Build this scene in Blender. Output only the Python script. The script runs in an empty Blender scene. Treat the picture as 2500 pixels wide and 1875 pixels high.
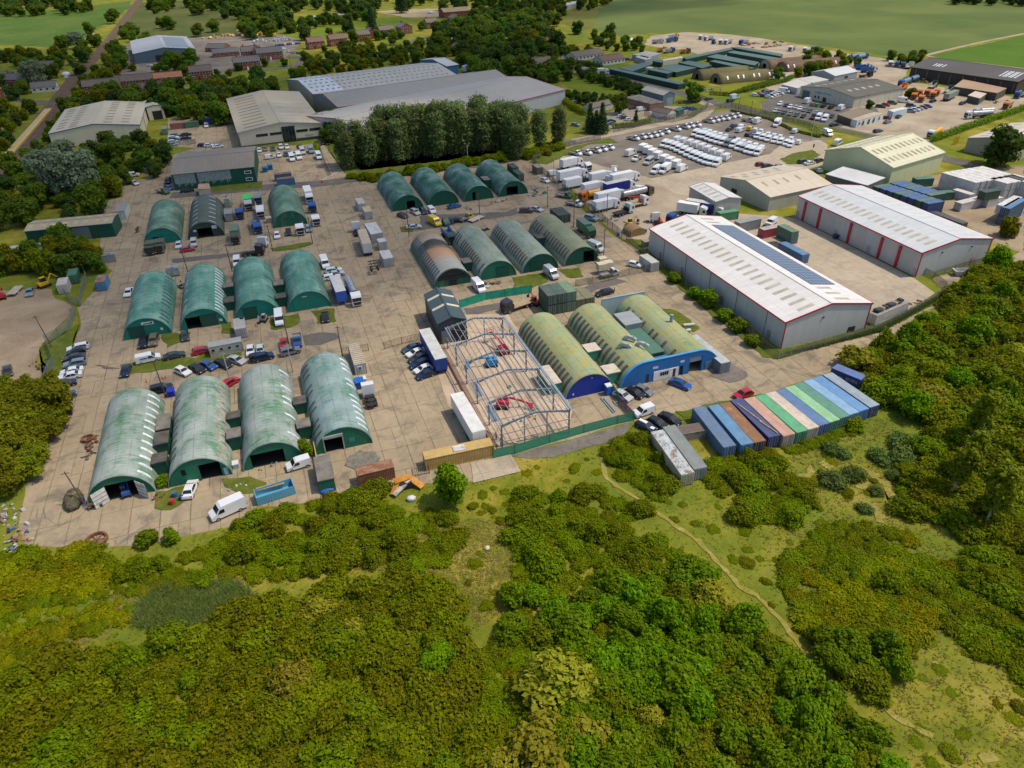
import bpy,bmesh,math,random
import numpy as np
from mathutils import Vector,Matrix
random.seed(7)
PI=math.pi
SC=bpy.context.scene
COL=SC.collection
# ---- camera, sky, sun
CAM_H,FPX=80.0,1733.0
PITCH,ROLL,YAW=math.radians(33.55),math.radians(-1.56),math.radians(18.46)
_fw=Vector((math.sin(YAW)*math.cos(PITCH),math.cos(YAW)*math.cos(PITCH),-math.sin(PITCH)))
_r0=Vector((math.cos(YAW),-math.sin(YAW),0))
_u0=_r0.cross(_fw)
_r=_r0*math.cos(ROLL)+_u0*math.sin(ROLL)
_u=-_r0*math.sin(ROLL)+_u0*math.cos(ROLL)
cd=bpy.data.cameras.new('camera');cam=bpy.data.objects.new('camera',cd);COL.objects.link(cam)
cam.matrix_world=Matrix(((_r.x,_u.x,-_fw.x,0),(_r.y,_u.y,-_fw.y,0),(_r.z,_u.z,-_fw.z,CAM_H),(0,0,0,1)))
cd.sensor_width=36;cd.lens=36*FPX/2500;cd.clip_end=6000;cd.clip_start=1
SC.camera=cam
SUN=Vector((0.46,-0.14,0.88)).normalized()
wd=bpy.data.worlds.new('World');SC.world=wd;wd.use_nodes=True
wn=wd.node_tree
sky=wn.nodes.new('ShaderNodeTexSky');sky.sky_type='NISHITA';sky.sun_disc=False
sky.sun_elevation=math.asin(SUN.z);sky.sun_rotation=math.atan2(SUN.x,SUN.y)
sky.air_density=1.0;sky.dust_density=2.0
wn.links.new(sky.outputs[0],wn.nodes['Background'].inputs[0]);wn.nodes['Background'].inputs[1].default_value=0.15
sd=bpy.data.lights.new('sun','SUN');sd.energy=3.5;sd.angle=math.radians(0.8);sd.color=(1,.88,.69)
so=bpy.data.objects.new('sun',sd);COL.objects.link(so);so.rotation_euler=SUN.to_track_quat('Z','Y').to_euler()
so.location=(0,0,300)
SC.view_settings.view_transform='Standard';SC.view_settings.look='None';SC.view_settings.exposure=0.12
SC.cycles.max_bounces=5;SC.cycles.diffuse_bounces=3;SC.cycles.transparent_max_bounces=12
SC.cycles.use_denoising=True
# ---- helpers
TI=dict(A=(0,0),B=(620,0),C=(1240,0),D=(1860,0),E=(0,440),F=(620,440),K=(1240,440),L=(1860,440),M=(0,880),N=(620,880),O=(1240,700),Q=(1860,880),X=(0,1275),Y=(800,1275),Z=(1700,1275))
def G(u,v,z=0.0):
 d=_r*((u-1250)/FPX)+_u*(-(v-937.5)/FPX)+_fw
 t=(z-CAM_H)/d.z
 return Vector((d.x*t,d.y*t,z))
def W(s,z=0.0):
 if isinstance(s,Vector):return s
 a,b=s[1:].split(',')
 if s[0]=='S':return G(float(a)*1.1302,float(b)*1.1302,z)
 if s[0]=='P':return G(float(a),float(b),z)
 t=TI[s[0]];k=2.765 if s[0]in 'XYZ' else 3.456
 return G(t[0]+float(a)/k,t[1]+float(b)/k,z)
def tag(o,label=None,cat=None,group=None,kind=None):
 if label:o['label']=label
 if cat:o['category']=cat
 if group:o['group']=group
 if kind:o['kind']=kind
 return o
def empty(name,loc,rz=0.0,label=None,cat=None,group=None):
 o=bpy.data.objects.new(name,None);COL.objects.link(o);o.location=loc;o.rotation_euler=(0,0,rz)
 o.empty_display_size=.5
 return tag(o,label,cat,group)
def link(name,me,parent=None,loc=(0,0,0),rz=0.0):
 o=bpy.data.objects.new(name,me);COL.objects.link(o);o.location=loc;o.rotation_euler=(0,0,rz)
 if parent:o.parent=parent
 return o
class MB:
 def __init__(s):s.v=[];s.f=[];s.m=[];s.sm=[]
 def add(s,vs,fs,m=0,sm=False):
  o=len(s.v);s.v+=[tuple(p)for p in vs]
  for f in fs:s.f.append([i+o for i in f]);s.m.append(m);s.sm.append(sm)
  return s
 def box(s,x0,y0,z0,x1,y1,z1,m=0,skip=''):
  v=[(x0,y0,z0),(x1,y0,z0),(x1,y1,z0),(x0,y1,z0),(x0,y0,z1),(x1,y0,z1),(x1,y1,z1),(x0,y1,z1)]
  f=[(0,3,2,1),(4,5,6,7),(0,1,5,4),(1,2,6,5),(2,3,7,6),(3,0,4,7)]
  return s.add(v,f,m)
 def prism(s,prof,a,b,m=0,axis='x',mside=None):
  n=len(prof)
  def P(t,p):
   return(t,p[0],p[1])if axis=='x' else(p[0],t,p[1])if axis=='y' else(p[0],p[1],t)
  v=[P(a,p)for p in prof]+[P(b,p)for p in prof]
  s.add(v,[[i,(i+1)%n,n+(i+1)%n,n+i]for i in range(n)],m)
  s.add(v[:n],[list(range(n-1,-1,-1))],m if mside is None else mside)
  s.add(v[n:],[list(range(n))],m if mside is None else mside)
  return s
 def cyl(s,p0,p1,r0,r1=None,n=8,m=0,cap=True,sm=True):
  p0=Vector(p0);p1=Vector(p1);r1=r0 if r1 is None else r1
  d=(p1-p0).normalized();a=d.orthogonal().normalized();b=d.cross(a)
  v=[]
  for p,r in((p0,r0),(p1,r1)):
   for i in range(n):
    t=2*PI*i/n;v.append(p+a*(r*math.cos(t))+b*(r*math.sin(t)))
  f=[[i,(i+1)%n,n+(i+1)%n,n+i]for i in range(n)]
  s.add(v,f,m,sm)
  if cap:
   s.add(v[:n],[list(range(n-1,-1,-1))],m);s.add(v[n:],[list(range(n))],m)
  return s
 def bar(s,p0,p1,w,h,m=0):
  p0=Vector(p0);p1=Vector(p1);d=(p1-p0).normalized()
  side=d.cross(Vector((0,0,1)))
  side=side.normalized()if side.length>1e-3 else Vector((1,0,0))
  up=side.cross(d).normalized()
  v=[]
  for p in(p0,p1):
   for a,b in((-1,-1),(1,-1),(1,1),(-1,1)):v.append(p+side*(a*w/2)+up*(b*h/2))
  return s.add(v,[(0,3,2,1),(4,5,6,7),(0,1,5,4),(1,2,6,5),(2,3,7,6),(3,0,4,7)],m)
 def ball(s,c,r,m=0,n=8,k=6,sx=1,sy=1,sz=1):
  v=[(c[0],c[1],c[2]+r*sz)]
  for j in range(1,k):
   t=PI*j/k
   for i in range(n):
    p=2*PI*i/n;v.append((c[0]+r*sx*math.sin(t)*math.cos(p),c[1]+r*sy*math.sin(t)*math.sin(p),c[2]+r*sz*math.cos(t)))
  v.append((c[0],c[1],c[2]-r*sz));e=len(v)-1
  f=[[0,1+i,1+(i+1)%n]for i in range(n)]
  for j in range(k-2):
   for i in range(n):f.append([1+j*n+i,1+(j+1)*n+i,1+(j+1)*n+(i+1)%n,1+j*n+(i+1)%n])
  f+=[[e,1+(k-2)*n+(i+1)%n,1+(k-2)*n+i]for i in range(n)]
  return s.add(v,f,m,True)
 def mesh(s,name,mats):
  me=bpy.data.meshes.new(name);me.from_pydata(s.v,[],s.f)
  for m in mats:me.materials.append(m)
  me.polygons.foreach_set('material_index',s.m);me.polygons.foreach_set('use_smooth',s.sm);me.update()
  return me
 def build(s,name,mats,parent=None,loc=(0,0,0),rz=0.0):
  return link(name,s.mesh(name,mats if isinstance(mats,(list,tuple))else[mats]),parent,loc,rz)
# ---- materials
def new_mat(name,rough=.7,metal=0.0,spec=.3):
 m=bpy.data.materials.new(name);m.use_nodes=True;nt=m.node_tree;b=nt.nodes['Principled BSDF']
 b.inputs['Roughness'].default_value=rough;b.inputs['Metallic'].default_value=metal
 b.inputs['Specular IOR Level'].default_value=spec
 return m,nt,b
def nd(nt,t,ins=None,**kw):
 n=nt.nodes.new('ShaderNode'+t)
 for k,v in kw.items():setattr(n,k,v)
 for k,v in(ins or{}).items():
  if isinstance(v,bpy.types.NodeSocket):nt.links.new(v,n.inputs[k])
  else:n.inputs[k].default_value=v
 return n
def c4(c):return(c[0],c[1],c[2],1)
def noise(nt,vec,scale,detail=4,rough=.55,dist=0.0):
 return nd(nt,'TexNoise',{'Vector':vec,'Scale':scale,'Detail':detail,'Roughness':rough,'Distortion':dist}).outputs['Fac']
def ramp(nt,fac,stops):
 n=nd(nt,'ValToRGB',{'Fac':fac});e=n.color_ramp.elements
 while len(e)<len(stops):e.new(.5)
 for i,(p,c)in enumerate(stops):e[i].position=p;e[i].color=c4(c)if not isinstance(c,(int,float))else(c,c,c,1)
 return n.outputs['Color']
def mix(nt,fac,a,b,mode='MIX'):
 n=nd(nt,'MixRGB',blend_type=mode)
 for k,v in(('Fac',fac),('Color1',a),('Color2',b)):
  if isinstance(v,bpy.types.NodeSocket):nt.links.new(v,n.inputs[k])
  else:n.inputs[k].default_value=v if isinstance(v,(int,float))else c4(v)
 return n.outputs['Color']
def mth(nt,op,a,b=None,c=None):
 n=nd(nt,'Math',operation=op)
 for i,v in enumerate((a,b,c)):
  if v is None:continue
  if isinstance(v,bpy.types.NodeSocket):nt.links.new(v,n.inputs[i])
  else:n.inputs[i].default_value=v
 return n.outputs[0]
def pos(nt):return nd(nt,'NewGeometry').outputs['Position']
def objc(nt,rnd=True):
 o=nd(nt,'TexCoord').outputs['Object']
 if not rnd:return o
 r=mth(nt,'MULTIPLY',nd(nt,'ObjectInfo').outputs['Random'],57.0)
 return nd(nt,'VectorMath',{0:o,1:r},operation='ADD').outputs[0]
def scl(nt,vec,s):return nd(nt,'Mapping',{'Vector':vec,'Scale':s}).outputs[0]
def setcol(nt,b,c):nt.links.new(c,b.inputs['Base Color'])
def bump(nt,b,h,strength=.3,dist=.05):
 n=nd(nt,'Bump',{'Height':h,'Strength':strength,'Distance':dist});nt.links.new(n.outputs[0],b.inputs['Normal'])
_mc={}
def paint(col,rough=.45,metal=0.0,var=.12,sc=.8,spec=.4):
 k=('p',col,rough,metal,var,sc)
 if k in _mc:return _mc[k]
 m,nt,b=new_mat('paint',rough,metal,spec)
 f=noise(nt,objc(nt),sc,5,.6)
 lo=tuple(max(0,x*(1-var*1.6))for x in col);hi=tuple(min(1,x*(1+var))for x in col)
 setcol(nt,b,ramp(nt,f,[(.3,lo),(.7,hi)]))
 _mc[k]=m;return m
def flat(name,col,rough=.5,metal=0.0,spec=.4):
 k=('f',name,col)
 if k in _mc:return _mc[k]
 m,nt,b=new_mat(name,rough,metal,spec);b.inputs['Base Color'].default_value=c4(col);_mc[k]=m;return m
def cladding(col,pitch=.33,dirt=.25,rough=.55,stain=(.16,.13,.1)):
 k=('c',col,pitch,dirt)
 if k in _mc:return _mc[k]
 m,nt,b=new_mat('cladding',rough,0,.3)
 o=objc(nt,False);sx=nd(nt,'SeparateXYZ',{0:o})
 s=mth(nt,'ADD',sx.outputs[0],sx.outputs[1])
 w=mth(nt,'SINE',mth(nt,'MULTIPLY',s,2*PI/pitch))
 pan=nd(nt,'TexNoise',{'Vector':scl(nt,o,(.9,.9,.02)),'Scale':1.0,'Detail':2}).outputs['Fac']
 c=mix(nt,.5,ramp(nt,pan,[(.3,tuple(x*.86 for x in col)),(.7,tuple(min(1,x*1.08)for x in col))]),col)
 d=noise(nt,scl(nt,objc(nt),(.8,.8,.25)),.5,6,.65)
 c=mix(nt,mth(nt,'MULTIPLY',ramp(nt,d,[(.5,0),(.8,1)]),dirt),c,stain)
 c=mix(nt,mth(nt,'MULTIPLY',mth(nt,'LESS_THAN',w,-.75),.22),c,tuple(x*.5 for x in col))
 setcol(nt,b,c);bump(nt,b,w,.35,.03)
 _mc[k]=m;return m
def sheetroof(col,axis=0,pitch=.45,dirt=.3,stain=(.2,.18,.15),big=.06,rough=.6,lich=None):
 k=('r',col,axis,pitch,dirt,stain,lich)
 if k in _mc:return _mc[k]
 m,nt,b=new_mat('roof_sheet',rough,0,.3)
 o=objc(nt,False);sx=nd(nt,'SeparateXYZ',{0:o})
 w=mth(nt,'SINE',mth(nt,'MULTIPLY',sx.outputs[1-axis],2*PI/pitch))
 oc=objc(nt)
 st=(.12,.9,.5)if axis==0 else(.9,.12,.5)
 d1=noise(nt,scl(nt,oc,st),1.2,6,.7)
 d2=noise(nt,oc,big,3,.6)
 c=ramp(nt,d1,[(.25,tuple(x*.82 for x in col)),(.75,tuple(min(1,x*1.1)for x in col))])
 c=mix(nt,mth(nt,'MULTIPLY',ramp(nt,d2,[(.4,0),(.75,1)]),dirt),c,stain)
 if lich:
  d3=noise(nt,oc,.35,8,.7)
  c=mix(nt,mth(nt,'MULTIPLY',ramp(nt,d3,[(.45,0),(.62,1)]),.75),c,lich)
 fr=mth(nt,'FRACT',mth(nt,'DIVIDE',sx.outputs[axis],3.1))
 c=mix(nt,mth(nt,'MULTIPLY',mth(nt,'LESS_THAN',fr,.03),.3),c,tuple(x*.45 for x in col))
 setcol(nt,b,c);bump(nt,b,w,.3,.03)
 _mc[k]=m;return m
def hutskin(green,pale,rust,kp,kr,lich=None,kl=0,seams=True,scorch=False):
 m,nt,b=new_mat('hut_sheet',.72,0,.25)
 o=objc(nt,False);oc=objc(nt);sx=nd(nt,'SeparateXYZ',{0:o})
 x,y,z=sx.outputs
 ang=mth(nt,'ARCTAN2',mth(nt,'ADD',z,.35),x)
 cyl=nd(nt,'CombineXYZ',{0:mth(nt,'MULTIPLY',ang,5.0),1:y,2:mth(nt,'MULTIPLY',nd(nt,'ObjectInfo').outputs['Random'],91.0)}).outputs[0]
 f1=noise(nt,scl(nt,cyl,(.45,2.6,1)),.8,10,.78)
 f2=noise(nt,scl(nt,cyl,(.5,.28,1)),.55,5,.65)
 fa=mth(nt,'ADD',mth(nt,'MULTIPLY',f1,.52),mth(nt,'MULTIPLY',f2,.48))
 c=mix(nt,ramp(nt,fa,[(kp-.05,0),(kp+.035,1)]),green,pale)
 c=mix(nt,.45,c,ramp(nt,noise(nt,scl(nt,cyl,(.5,4,1)),1.6,6,.8),[(.3,.5),(.7,1.05)]),'MULTIPLY')
 sh=noise(nt,scl(nt,cyl,(1,.7,1)),.25,2)
 c=mix(nt,.35,c,ramp(nt,sh,[(.35,tuple(v*.7 for v in green)),(.65,tuple(v*1.05 for v in pale))]))
 if lich:
  f4=noise(nt,scl(nt,cyl,(.8,.9,1)),.9,9,.75)
  top=ramp(nt,mth(nt,'SINE',ang),[(.62,.12),(.84,1)])
  c=mix(nt,mth(nt,'MULTIPLY',mth(nt,'MULTIPLY',ramp(nt,f4,[(.36,0),(.6,1)]),top),kl),c,lich)
 f3=noise(nt,scl(nt,cyl,(.5,1.6,1)),.8,8,.75)
 c=mix(nt,ramp(nt,f3,[(kr,0),(kr+.08,.85)]),c,rust)
 if seams:
  fr=mth(nt,'FRACT',mth(nt,'DIVIDE',y,1.83));l1=mth(nt,'MULTIPLY',mth(nt,'LESS_THAN',fr,.07),.6)
  fr2=mth(nt,'FRACT',mth(nt,'DIVIDE',mth(nt,'MULTIPLY',ang,5.2),2.05));l2=mth(nt,'LESS_THAN',fr2,.075)
  brk=ramp(nt,noise(nt,cyl,.6,3),[(.4,.15),(.6,.8)])
  c=mix(nt,mth(nt,'MULTIPLY',mth(nt,'MAXIMUM',l1,l2),mth(nt,'MULTIPLY',brk,.75)),c,tuple(v*.75 for v in rust))
 if scorch:
  fs=noise(nt,scl(nt,cyl,(.4,.8,1)),.6,6,.7)
  yy=mth(nt,'ADD',mth(nt,'DIVIDE',y,27.4),mth(nt,'MULTIPLY',mth(nt,'SUBTRACT',fs,.5),.22))
  burn=ramp(nt,yy,[(.0,(.40,.40,.37)),(.22,(.44,.43,.40)),(.32,(.62,.38,.26)),(.52,(.58,.31,.15)),(.62,(.06,.05,.045)),(.74,(.03,.03,.03)),(.8,(.50,.40,.29)),(.97,(.34,.26,.18))])
  hi=ramp(nt,mth(nt,'SINE',ang),[(.45,0),(.62,.85)])
  c=mix(nt,hi,c,mix(nt,.5,burn,ramp(nt,f1,[(.35,.45),(.65,1.0)]),'MULTIPLY'))
  rb=mth(nt,'MULTIPLY',mth(nt,'LESS_THAN',mth(nt,'FRACT',mth(nt,'DIVIDE',y,.92)),.16),.4);c=mix(nt,rb,c,(.05,.04,.035))
 setcol(nt,b,c)
 bump(nt,b,mth(nt,'SINE',mth(nt,'MULTIPLY',y,2*PI/.55)),.35,.05)
 return m
def leafmat(name,a,b_,rough=.75,trans=.45):
 m,nt,b=new_mat(name,rough,0,.15)
 g=nd(nt,'NewGeometry').outputs['Random Per Island'];oi=nd(nt,'ObjectInfo').outputs['Random']
 c=mix(nt,g,a,b_)
 hs=nd(nt,'HueSaturation',{'Color':c,'Hue':mth(nt,'ADD',.492,mth(nt,'MULTIPLY',oi,.034)),'Saturation':1.12,'Value':mth(nt,'ADD',.85,mth(nt,'MULTIPLY',oi,.4))})
 cl=noise(nt,pos(nt),.22,3)
 c2=mix(nt,.55,hs.outputs[0],ramp(nt,cl,[(.3,.72),(.7,1.0)]),'MULTIPLY')
 setcol(nt,b,c2)
 tr=nd(nt,'BsdfTranslucent',{'Color':c2})
 mx=nd(nt,'MixShader',{0:trans});nt.links.new(b.outputs[0],mx.inputs[1]);nt.links.new(tr.outputs[0],mx.inputs[2])
 nt.links.new(mx.outputs[0],nt.nodes['Material Output'].inputs[0])
 return m
def ground_mat(name,stops,scale,stops2=None,scale2=.02,rough=.95,fine=2.5,finek=.35,bumpk=.4):
 m,nt,b=new_mat(name,rough,0,.1)
 p=pos(nt)
 c=ramp(nt,noise(nt,p,scale,8,.65,.3),stops)
 if stops2:c=mix(nt,ramp(nt,noise(nt,p,scale2,5,.6,.5),[(.38,0),(.62,1)]),c,ramp(nt,noise(nt,p,scale*1.7,6,.7),stops2))
 f=noise(nt,p,fine,5,.7)
 c=mix(nt,finek,c,ramp(nt,f,[(.3,.35),(.7,1.0)]),'MULTIPLY')
 setcol(nt,b,c)
 if bumpk:bump(nt,b,f,bumpk,.15)
 return m
def concrete_mat(name,col,slab=(4.6,4.6),tint=.1,joint=.75,weeds=.4,crack=.5,stain=(.12,.105,.085),stk=.45):
 m,nt,b=new_mat(name,.9,0,.15)
 p=pos(nt)
 wob=nd(nt,'TexNoise',{'Vector':p,'Scale':.9,'Detail':2}).outputs['Color']
 pw=nd(nt,'VectorMath',{0:p,1:nd(nt,'VectorMath',{0:wob,'Scale':.12},operation='SCALE').outputs[0]},operation='ADD').outputs[0]
 br=nd(nt,'TexBrick',{'Vector':pw,'Color1':c4([x*(1-tint*1.6)for x in col]),'Color2':c4([min(1,x*(1+tint))for x in col]),'Mortar':c4((0,0,0)),'Scale':1.0,
       'Mortar Size':.1,'Mortar Smooth':.4,'Brick Width':slab[0],'Row Height':slab[1],'Bias':0.0},offset=.37,squash=1.0)
 c=mix(nt,br.outputs['Fac'],br.outputs['Color'],[x*.9 for x in col])
 c=mix(nt,.75,c,ramp(nt,noise(nt,p,.05,6,.65,.4),[(.32,[x*.58 for x in col]),(.66,[min(1,x*1.12)for x in col])]))
 c=mix(nt,.6,c,ramp(nt,noise(nt,p,.7,9,.75),[(.27,[x*.62 for x in col]),(.75,[min(1,x*1.15)for x in col])]))
 st=ramp(nt,noise(nt,p,.16,7,.68,.8),[(.5,0),(.64,1)])
 c=mix(nt,mth(nt,'MULTIPLY',st,stk),c,stain)
 tr=ramp(nt,noise(nt,scl(nt,p,(1,.08,1)),.7,5,.6),[(.55,0),(.72,1)])
 c=mix(nt,mth(nt,'MULTIPLY',tr,.22),c,stain)
 jm=mth(nt,'MULTIPLY',mth(nt,'MULTIPLY',br.outputs['Fac'],joint),ramp(nt,noise(nt,p,.09,4,.6),[(.4,.25),(.6,1)]))
 lx=mth(nt,'LESS_THAN',mth(nt,'FRACT',mth(nt,'DIVIDE',nd(nt,'SeparateXYZ',{0:pw}).outputs[0],slab[0])),.028);jm=mth(nt,'MAXIMUM',jm,mth(nt,'MULTIPLY',lx,joint*.75))
 wd_=ramp(nt,noise(nt,p,.12,4,.6),[(.45,0),(.6,1)])
 jc=mix(nt,mth(nt,'MULTIPLY',wd_,weeds*2),[x*.28 for x in col],(.06,.085,.02))
 c=mix(nt,jm,c,jc)
 vo=nd(nt,'TexVoronoi',{'Vector':pw,'Scale':.13},feature='DISTANCE_TO_EDGE').outputs['Distance']
 ck=mth(nt,'MULTIPLY',mth(nt,'LESS_THAN',vo,.006),ramp(nt,noise(nt,p,.07,3),[(.48,0),(.56,1)]))
 c=mix(nt,mth(nt,'MULTIPLY',ck,crack),c,[x*.3 for x in col])
 setcol(nt,b,c)
 bump(nt,b,noise(nt,p,3.0,6,.7),.25,.05)
 return m
GLASS=flat('dark_glass',(.012,.016,.02),.12,0,.6)
RUBBER=flat('rubber',(.015,.015,.016),.8)
STEEL=paint((.36,.38,.40),.4,.3)
GALV=paint((.22,.29,.35),.5,.25)
BLACK=flat('black_metal',(.02,.02,.022),.6)
DARKIN=flat('dark_interior',(.02,.02,.02),.9)  # near-black that paints the shade of open doorways; also used for dark parts
RIM=flat('rim',(.3,.3,.31),.4,.4)
LAMP=flat('lamp_lens',(.6,.6,.58),.2)
REDL=flat('tail_lens',(.35,.02,.02),.3)
WOODM=paint((.36,.26,.16),.85,0,.3,2)
RUSTM=paint((.2,.085,.04),.9,0,.4,1.5)
# ---- ground
GRASS=ground_mat('rough_grass',[(.28,(.105,.13,.012)),(.43,(.17,.18,.016)),(.54,(.27,.235,.03)),(.68,(.38,.29,.075))],.12,
    [(.35,(.09,.14,.014)),(.65,(.165,.20,.022))],.03,fine=1.4,finek=.4,bumpk=.8)
YARDG=ground_mat('yard_grass',[(.35,(.075,.115,.014)),(.55,(.12,.145,.022)),(.75,(.22,.18,.06))],.45,fine=2.5,finek=.5)
LAWN=ground_mat('lawn',[(.35,(.11,.16,.014)),(.65,(.17,.21,.022))],.05,fine=.8,finek=.3)
MEADOW=ground_mat('meadow',[(.3,(.06,.115,.02)),(.5,(.085,.15,.024)),(.7,(.13,.165,.04))],.022,fine=.25,finek=.5)
DIRT=ground_mat('yard_dirt',[(.3,(.23,.175,.115)),(.5,(.32,.25,.17)),(.7,(.40,.32,.22))],.09,fine=1.8,finek=.4)
PALE=ground_mat('pale_hardcore',[(.3,(.26,.21,.15)),(.5,(.37,.31,.23)),(.7,(.46,.39,.30))],.07,fine=1.5,finek=.35)
LOTG=ground_mat('lot_gravel',[(.3,(.14,.12,.10)),(.5,(.20,.175,.15)),(.7,(.27,.23,.19))],.07,fine=2.2,finek=.35)
ASPH=ground_mat('asphalt',[(.3,(.10,.095,.088)),(.5,(.135,.125,.115)),(.7,(.17,.155,.14))],.12,fine=3,finek=.3)
ASPD=ground_mat('dark_asphalt',[(.3,(.075,.07,.066)),(.7,(.12,.11,.10))],.3,fine=3,finek=.3)
GRAV=ground_mat('grey_gravel',[(.3,(.13,.115,.105)),(.7,(.23,.205,.185))],.35,fine=3.5,finek=.45)
BALL=ground_mat('rail_ballast',[(.3,(.10,.075,.055)),(.7,(.16,.12,.09))],.3,fine=2,finek=.4)
SAND=ground_mat('sandy_track',[(.3,(.28,.23,.14)),(.7,(.42,.35,.23))],.1,fine=1,finek=.3)
CONC=concrete_mat('yard_concrete',(.35,.28,.19),(4.6,6.4),tint=.32,stk=.7)
CONC2=concrete_mat('pale_concrete',(.42,.355,.27),(6,6),.05,.35,.1,.3,stk=.25)
def field_mat():
 m,nt,b=new_mat('crop',.9,0,.1);p=pos(nt)
 c=ramp(nt,noise(nt,p,.012,4,.55,.6),[(.35,(.085,.125,.034)),(.65,(.13,.165,.045))])
 rows=nd(nt,'Mapping',{'Vector':p,'Rotation':(0,0,.12)}).outputs[0]
 r2=noise(nt,scl(nt,rows,(.02,.5,1)),1,3,.6)
 c=mix(nt,.3,c,ramp(nt,r2,[(.35,.62),(.65,1.0)]),'MULTIPLY')
 sx=nd(nt,'SeparateXYZ',{0:rows})
 fr=mth(nt,'FRACT',mth(nt,'DIVIDE',sx.outputs[1],24.0))
 tl=mth(nt,'MAXIMUM',mth(nt,'LESS_THAN',mth(nt,'ABSOLUTE',mth(nt,'SUBTRACT',fr,.46)),.012),mth(nt,'LESS_THAN',mth(nt,'ABSOLUTE',mth(nt,'SUBTRACT',fr,.54)),.012))
 c=mix(nt,mth(nt,'MULTIPLY',tl,.3),c,(.09,.11,.03))
 setcol(nt,b,c);return m
CROP=field_mat()
def rough(pts,amp,step=2.5,closed=True):
 out=[];n=len(pts);rnd=random.Random(len(pts)*31+int(pts[0].x))
 for i in range(n if closed else n-1):
  a,b=pts[i],pts[(i+1)%n];k=max(1,int((b-a).length/step))
  for j in range(k):
   t=j/k;p=a.lerp(b,t);out.append(p+Vector((rnd.uniform(-amp,amp),rnd.uniform(-amp,amp),0)))
 return out
_zn=[0]
def sheet(name,pts,mat,z,amp=0.0,step=2.5,kind='structure'):
 P=[W(p)for p in pts]
 if amp:P=rough(P,amp,step)
 _zn[0]+=1;z+=_zn[0]*.0006
 bm=bmesh.new();f=bm.faces.new([bm.verts.new((p.x,p.y,z))for p in P]);bmesh.ops.triangulate(bm,faces=[f],ngon_method='EAR_CLIP')
 bmesh.ops.recalc_face_normals(bm,faces=bm.faces[:])
 if sum(fc.normal.z for fc in bm.faces)<0:bmesh.ops.reverse_faces(bm,faces=bm.faces[:])
 me=bpy.data.meshes.new(name);bm.to_mesh(me);bm.free();me.materials.append(mat)
 return tag(link(name,me),kind=kind)
def ribbon(name,pts,w,mat,z,amp=0.0):
 P=[W(p)for p in pts];L=[];R=[]
 for i,p in enumerate(P):
  d=(P[min(i+1,len(P)-1)]-P[max(i-1,0)]).normalized();s=Vector((-d.y,d.x,0))*(w/2);L.append(p+s);R.append(p-s)
 return sheet(name,L+R[::-1],mat,z,amp,1.0)
g=MB();g.add([(-3000,-600,0),(3500,-600,0),(3500,5000,0),(-3000,5000,0)],[(0,1,2,3)])
tag(g.build('ground',GRASS),kind='structure')
Z1,Z2,Z3=.015,.05,.09
YARD='M200,1560 M165,1400 M215,1050 M290,930 M380,640 M480,480 M510,300 M560,60 E690,1210 E650,1080 E690,1060 E820,900 E960,760 E860,720 E840,480 E870,180 E1040,140 A1040,1550 A1250,1500 A1400,1330 A1640,1250 A1430,1230 A1410,1110 A1420,1000 A1960,985 A2060,1200 B0,1250 B590,1210 B640,1290 B760,1460 B1000,1500 B1200,1440 B1900,1360 B2200,1340 C190,1340 C350,1270 C560,1180 C700,1150 C560,1240 C200,1390 K380,0 K640,260 K900,470 K1180,640 K1310,790 K1500,960 K1800,1190 K2150,1480 L140,1510 L600,1380 L1000,1280 L1330,1100 L1540,980 L1430,820 L2030,700 L2212,590 L2212,740 L1800,900 L1500,1040 L1280,1180 L740,1560 Q720,30 Q530,110 Q0,300 O1980,940 O1600,1030 O1420,1060 O1060,1130 O520,1290 O0,1420 N2030,830 N1850,1020 N1450,1040 N1000,1080 N560,1160 N300,1230 N30,1230 M2000,1400 M1150,1560 M700,1580'.split()
sheet('concrete_yard_ground',YARD,CONC,Z1,.25,3)
sheet('pale_yard_ground','K1690,260 L290,320 L1290,830 L1460,950 L1330,1050 L930,1240 L900,1200 L880,1000 L-300,470'.split(),CONC2,Z1)
sheet('van_lot_ground','C480,1330 C560,1215 C1000,1090 C1900,920 C2212,990 D560,1180 D480,1210 D69,1315 C1200,1500 C700,1500'.split(),LOTG,Z1,.5)
sheet('truck_yard_ground','C340,1290 C480,1320 C1200,1500 C1560,1659 K1530,240 K1250,400 K1190,500 K1000,520 K760,320 K560,90 C330,1600 C200,1400'.split(),PALE,Z2,.5)
sheet('bright_road','C1190,1510 C2212,1300 D150,1230 D480,1180 D560,1220 D520,1390 D380,1430 C2080,1440 C1840,1490 C1800,1620 C1560,1659 C1420,1640'.split(),CONC2,Z2,.2)
sheet('haulage_yard_ground','C1150,380 C1210,300 C1500,270 C2050,300 C2212,340 D650,440 D1000,490 D1250,545 D1200,690 D2100,820 D2212,830 D2212,930 D1400,1200 D900,1150 D0,900 C2212,840 C2090,800 C2212,760 D0,700 D100,600 C1500,430'.split(),PALE,Z1,1.0,6)
sheet('car_park_ground','D0,860 D280,770 D600,880 D760,930 D950,900 D1000,960 D640,1080 D0,930'.split(),ASPH,Z2,.3)
sheet('container_yard_ground','D1400,1480 D2212,1400 L2212,620 L1950,520 L1640,330 L1400,190'.split(),DIRT,Z1,.5)
sheet('timber_yard_ground','A1000,640 A1050,380 A1600,310 A2212,260 B420,340 B300,470 B60,560 A1800,640'.split(),LOTG,Z1,1,8)
sheet('dirt_yard_ground','E-60,930 E430,920 E480,1000 E600,1060 E620,1090 E450,1290 E330,1420 E300,1560 M420,180 M200,200 M-60,160'.split(),DIRT,Z2,.4)
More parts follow.
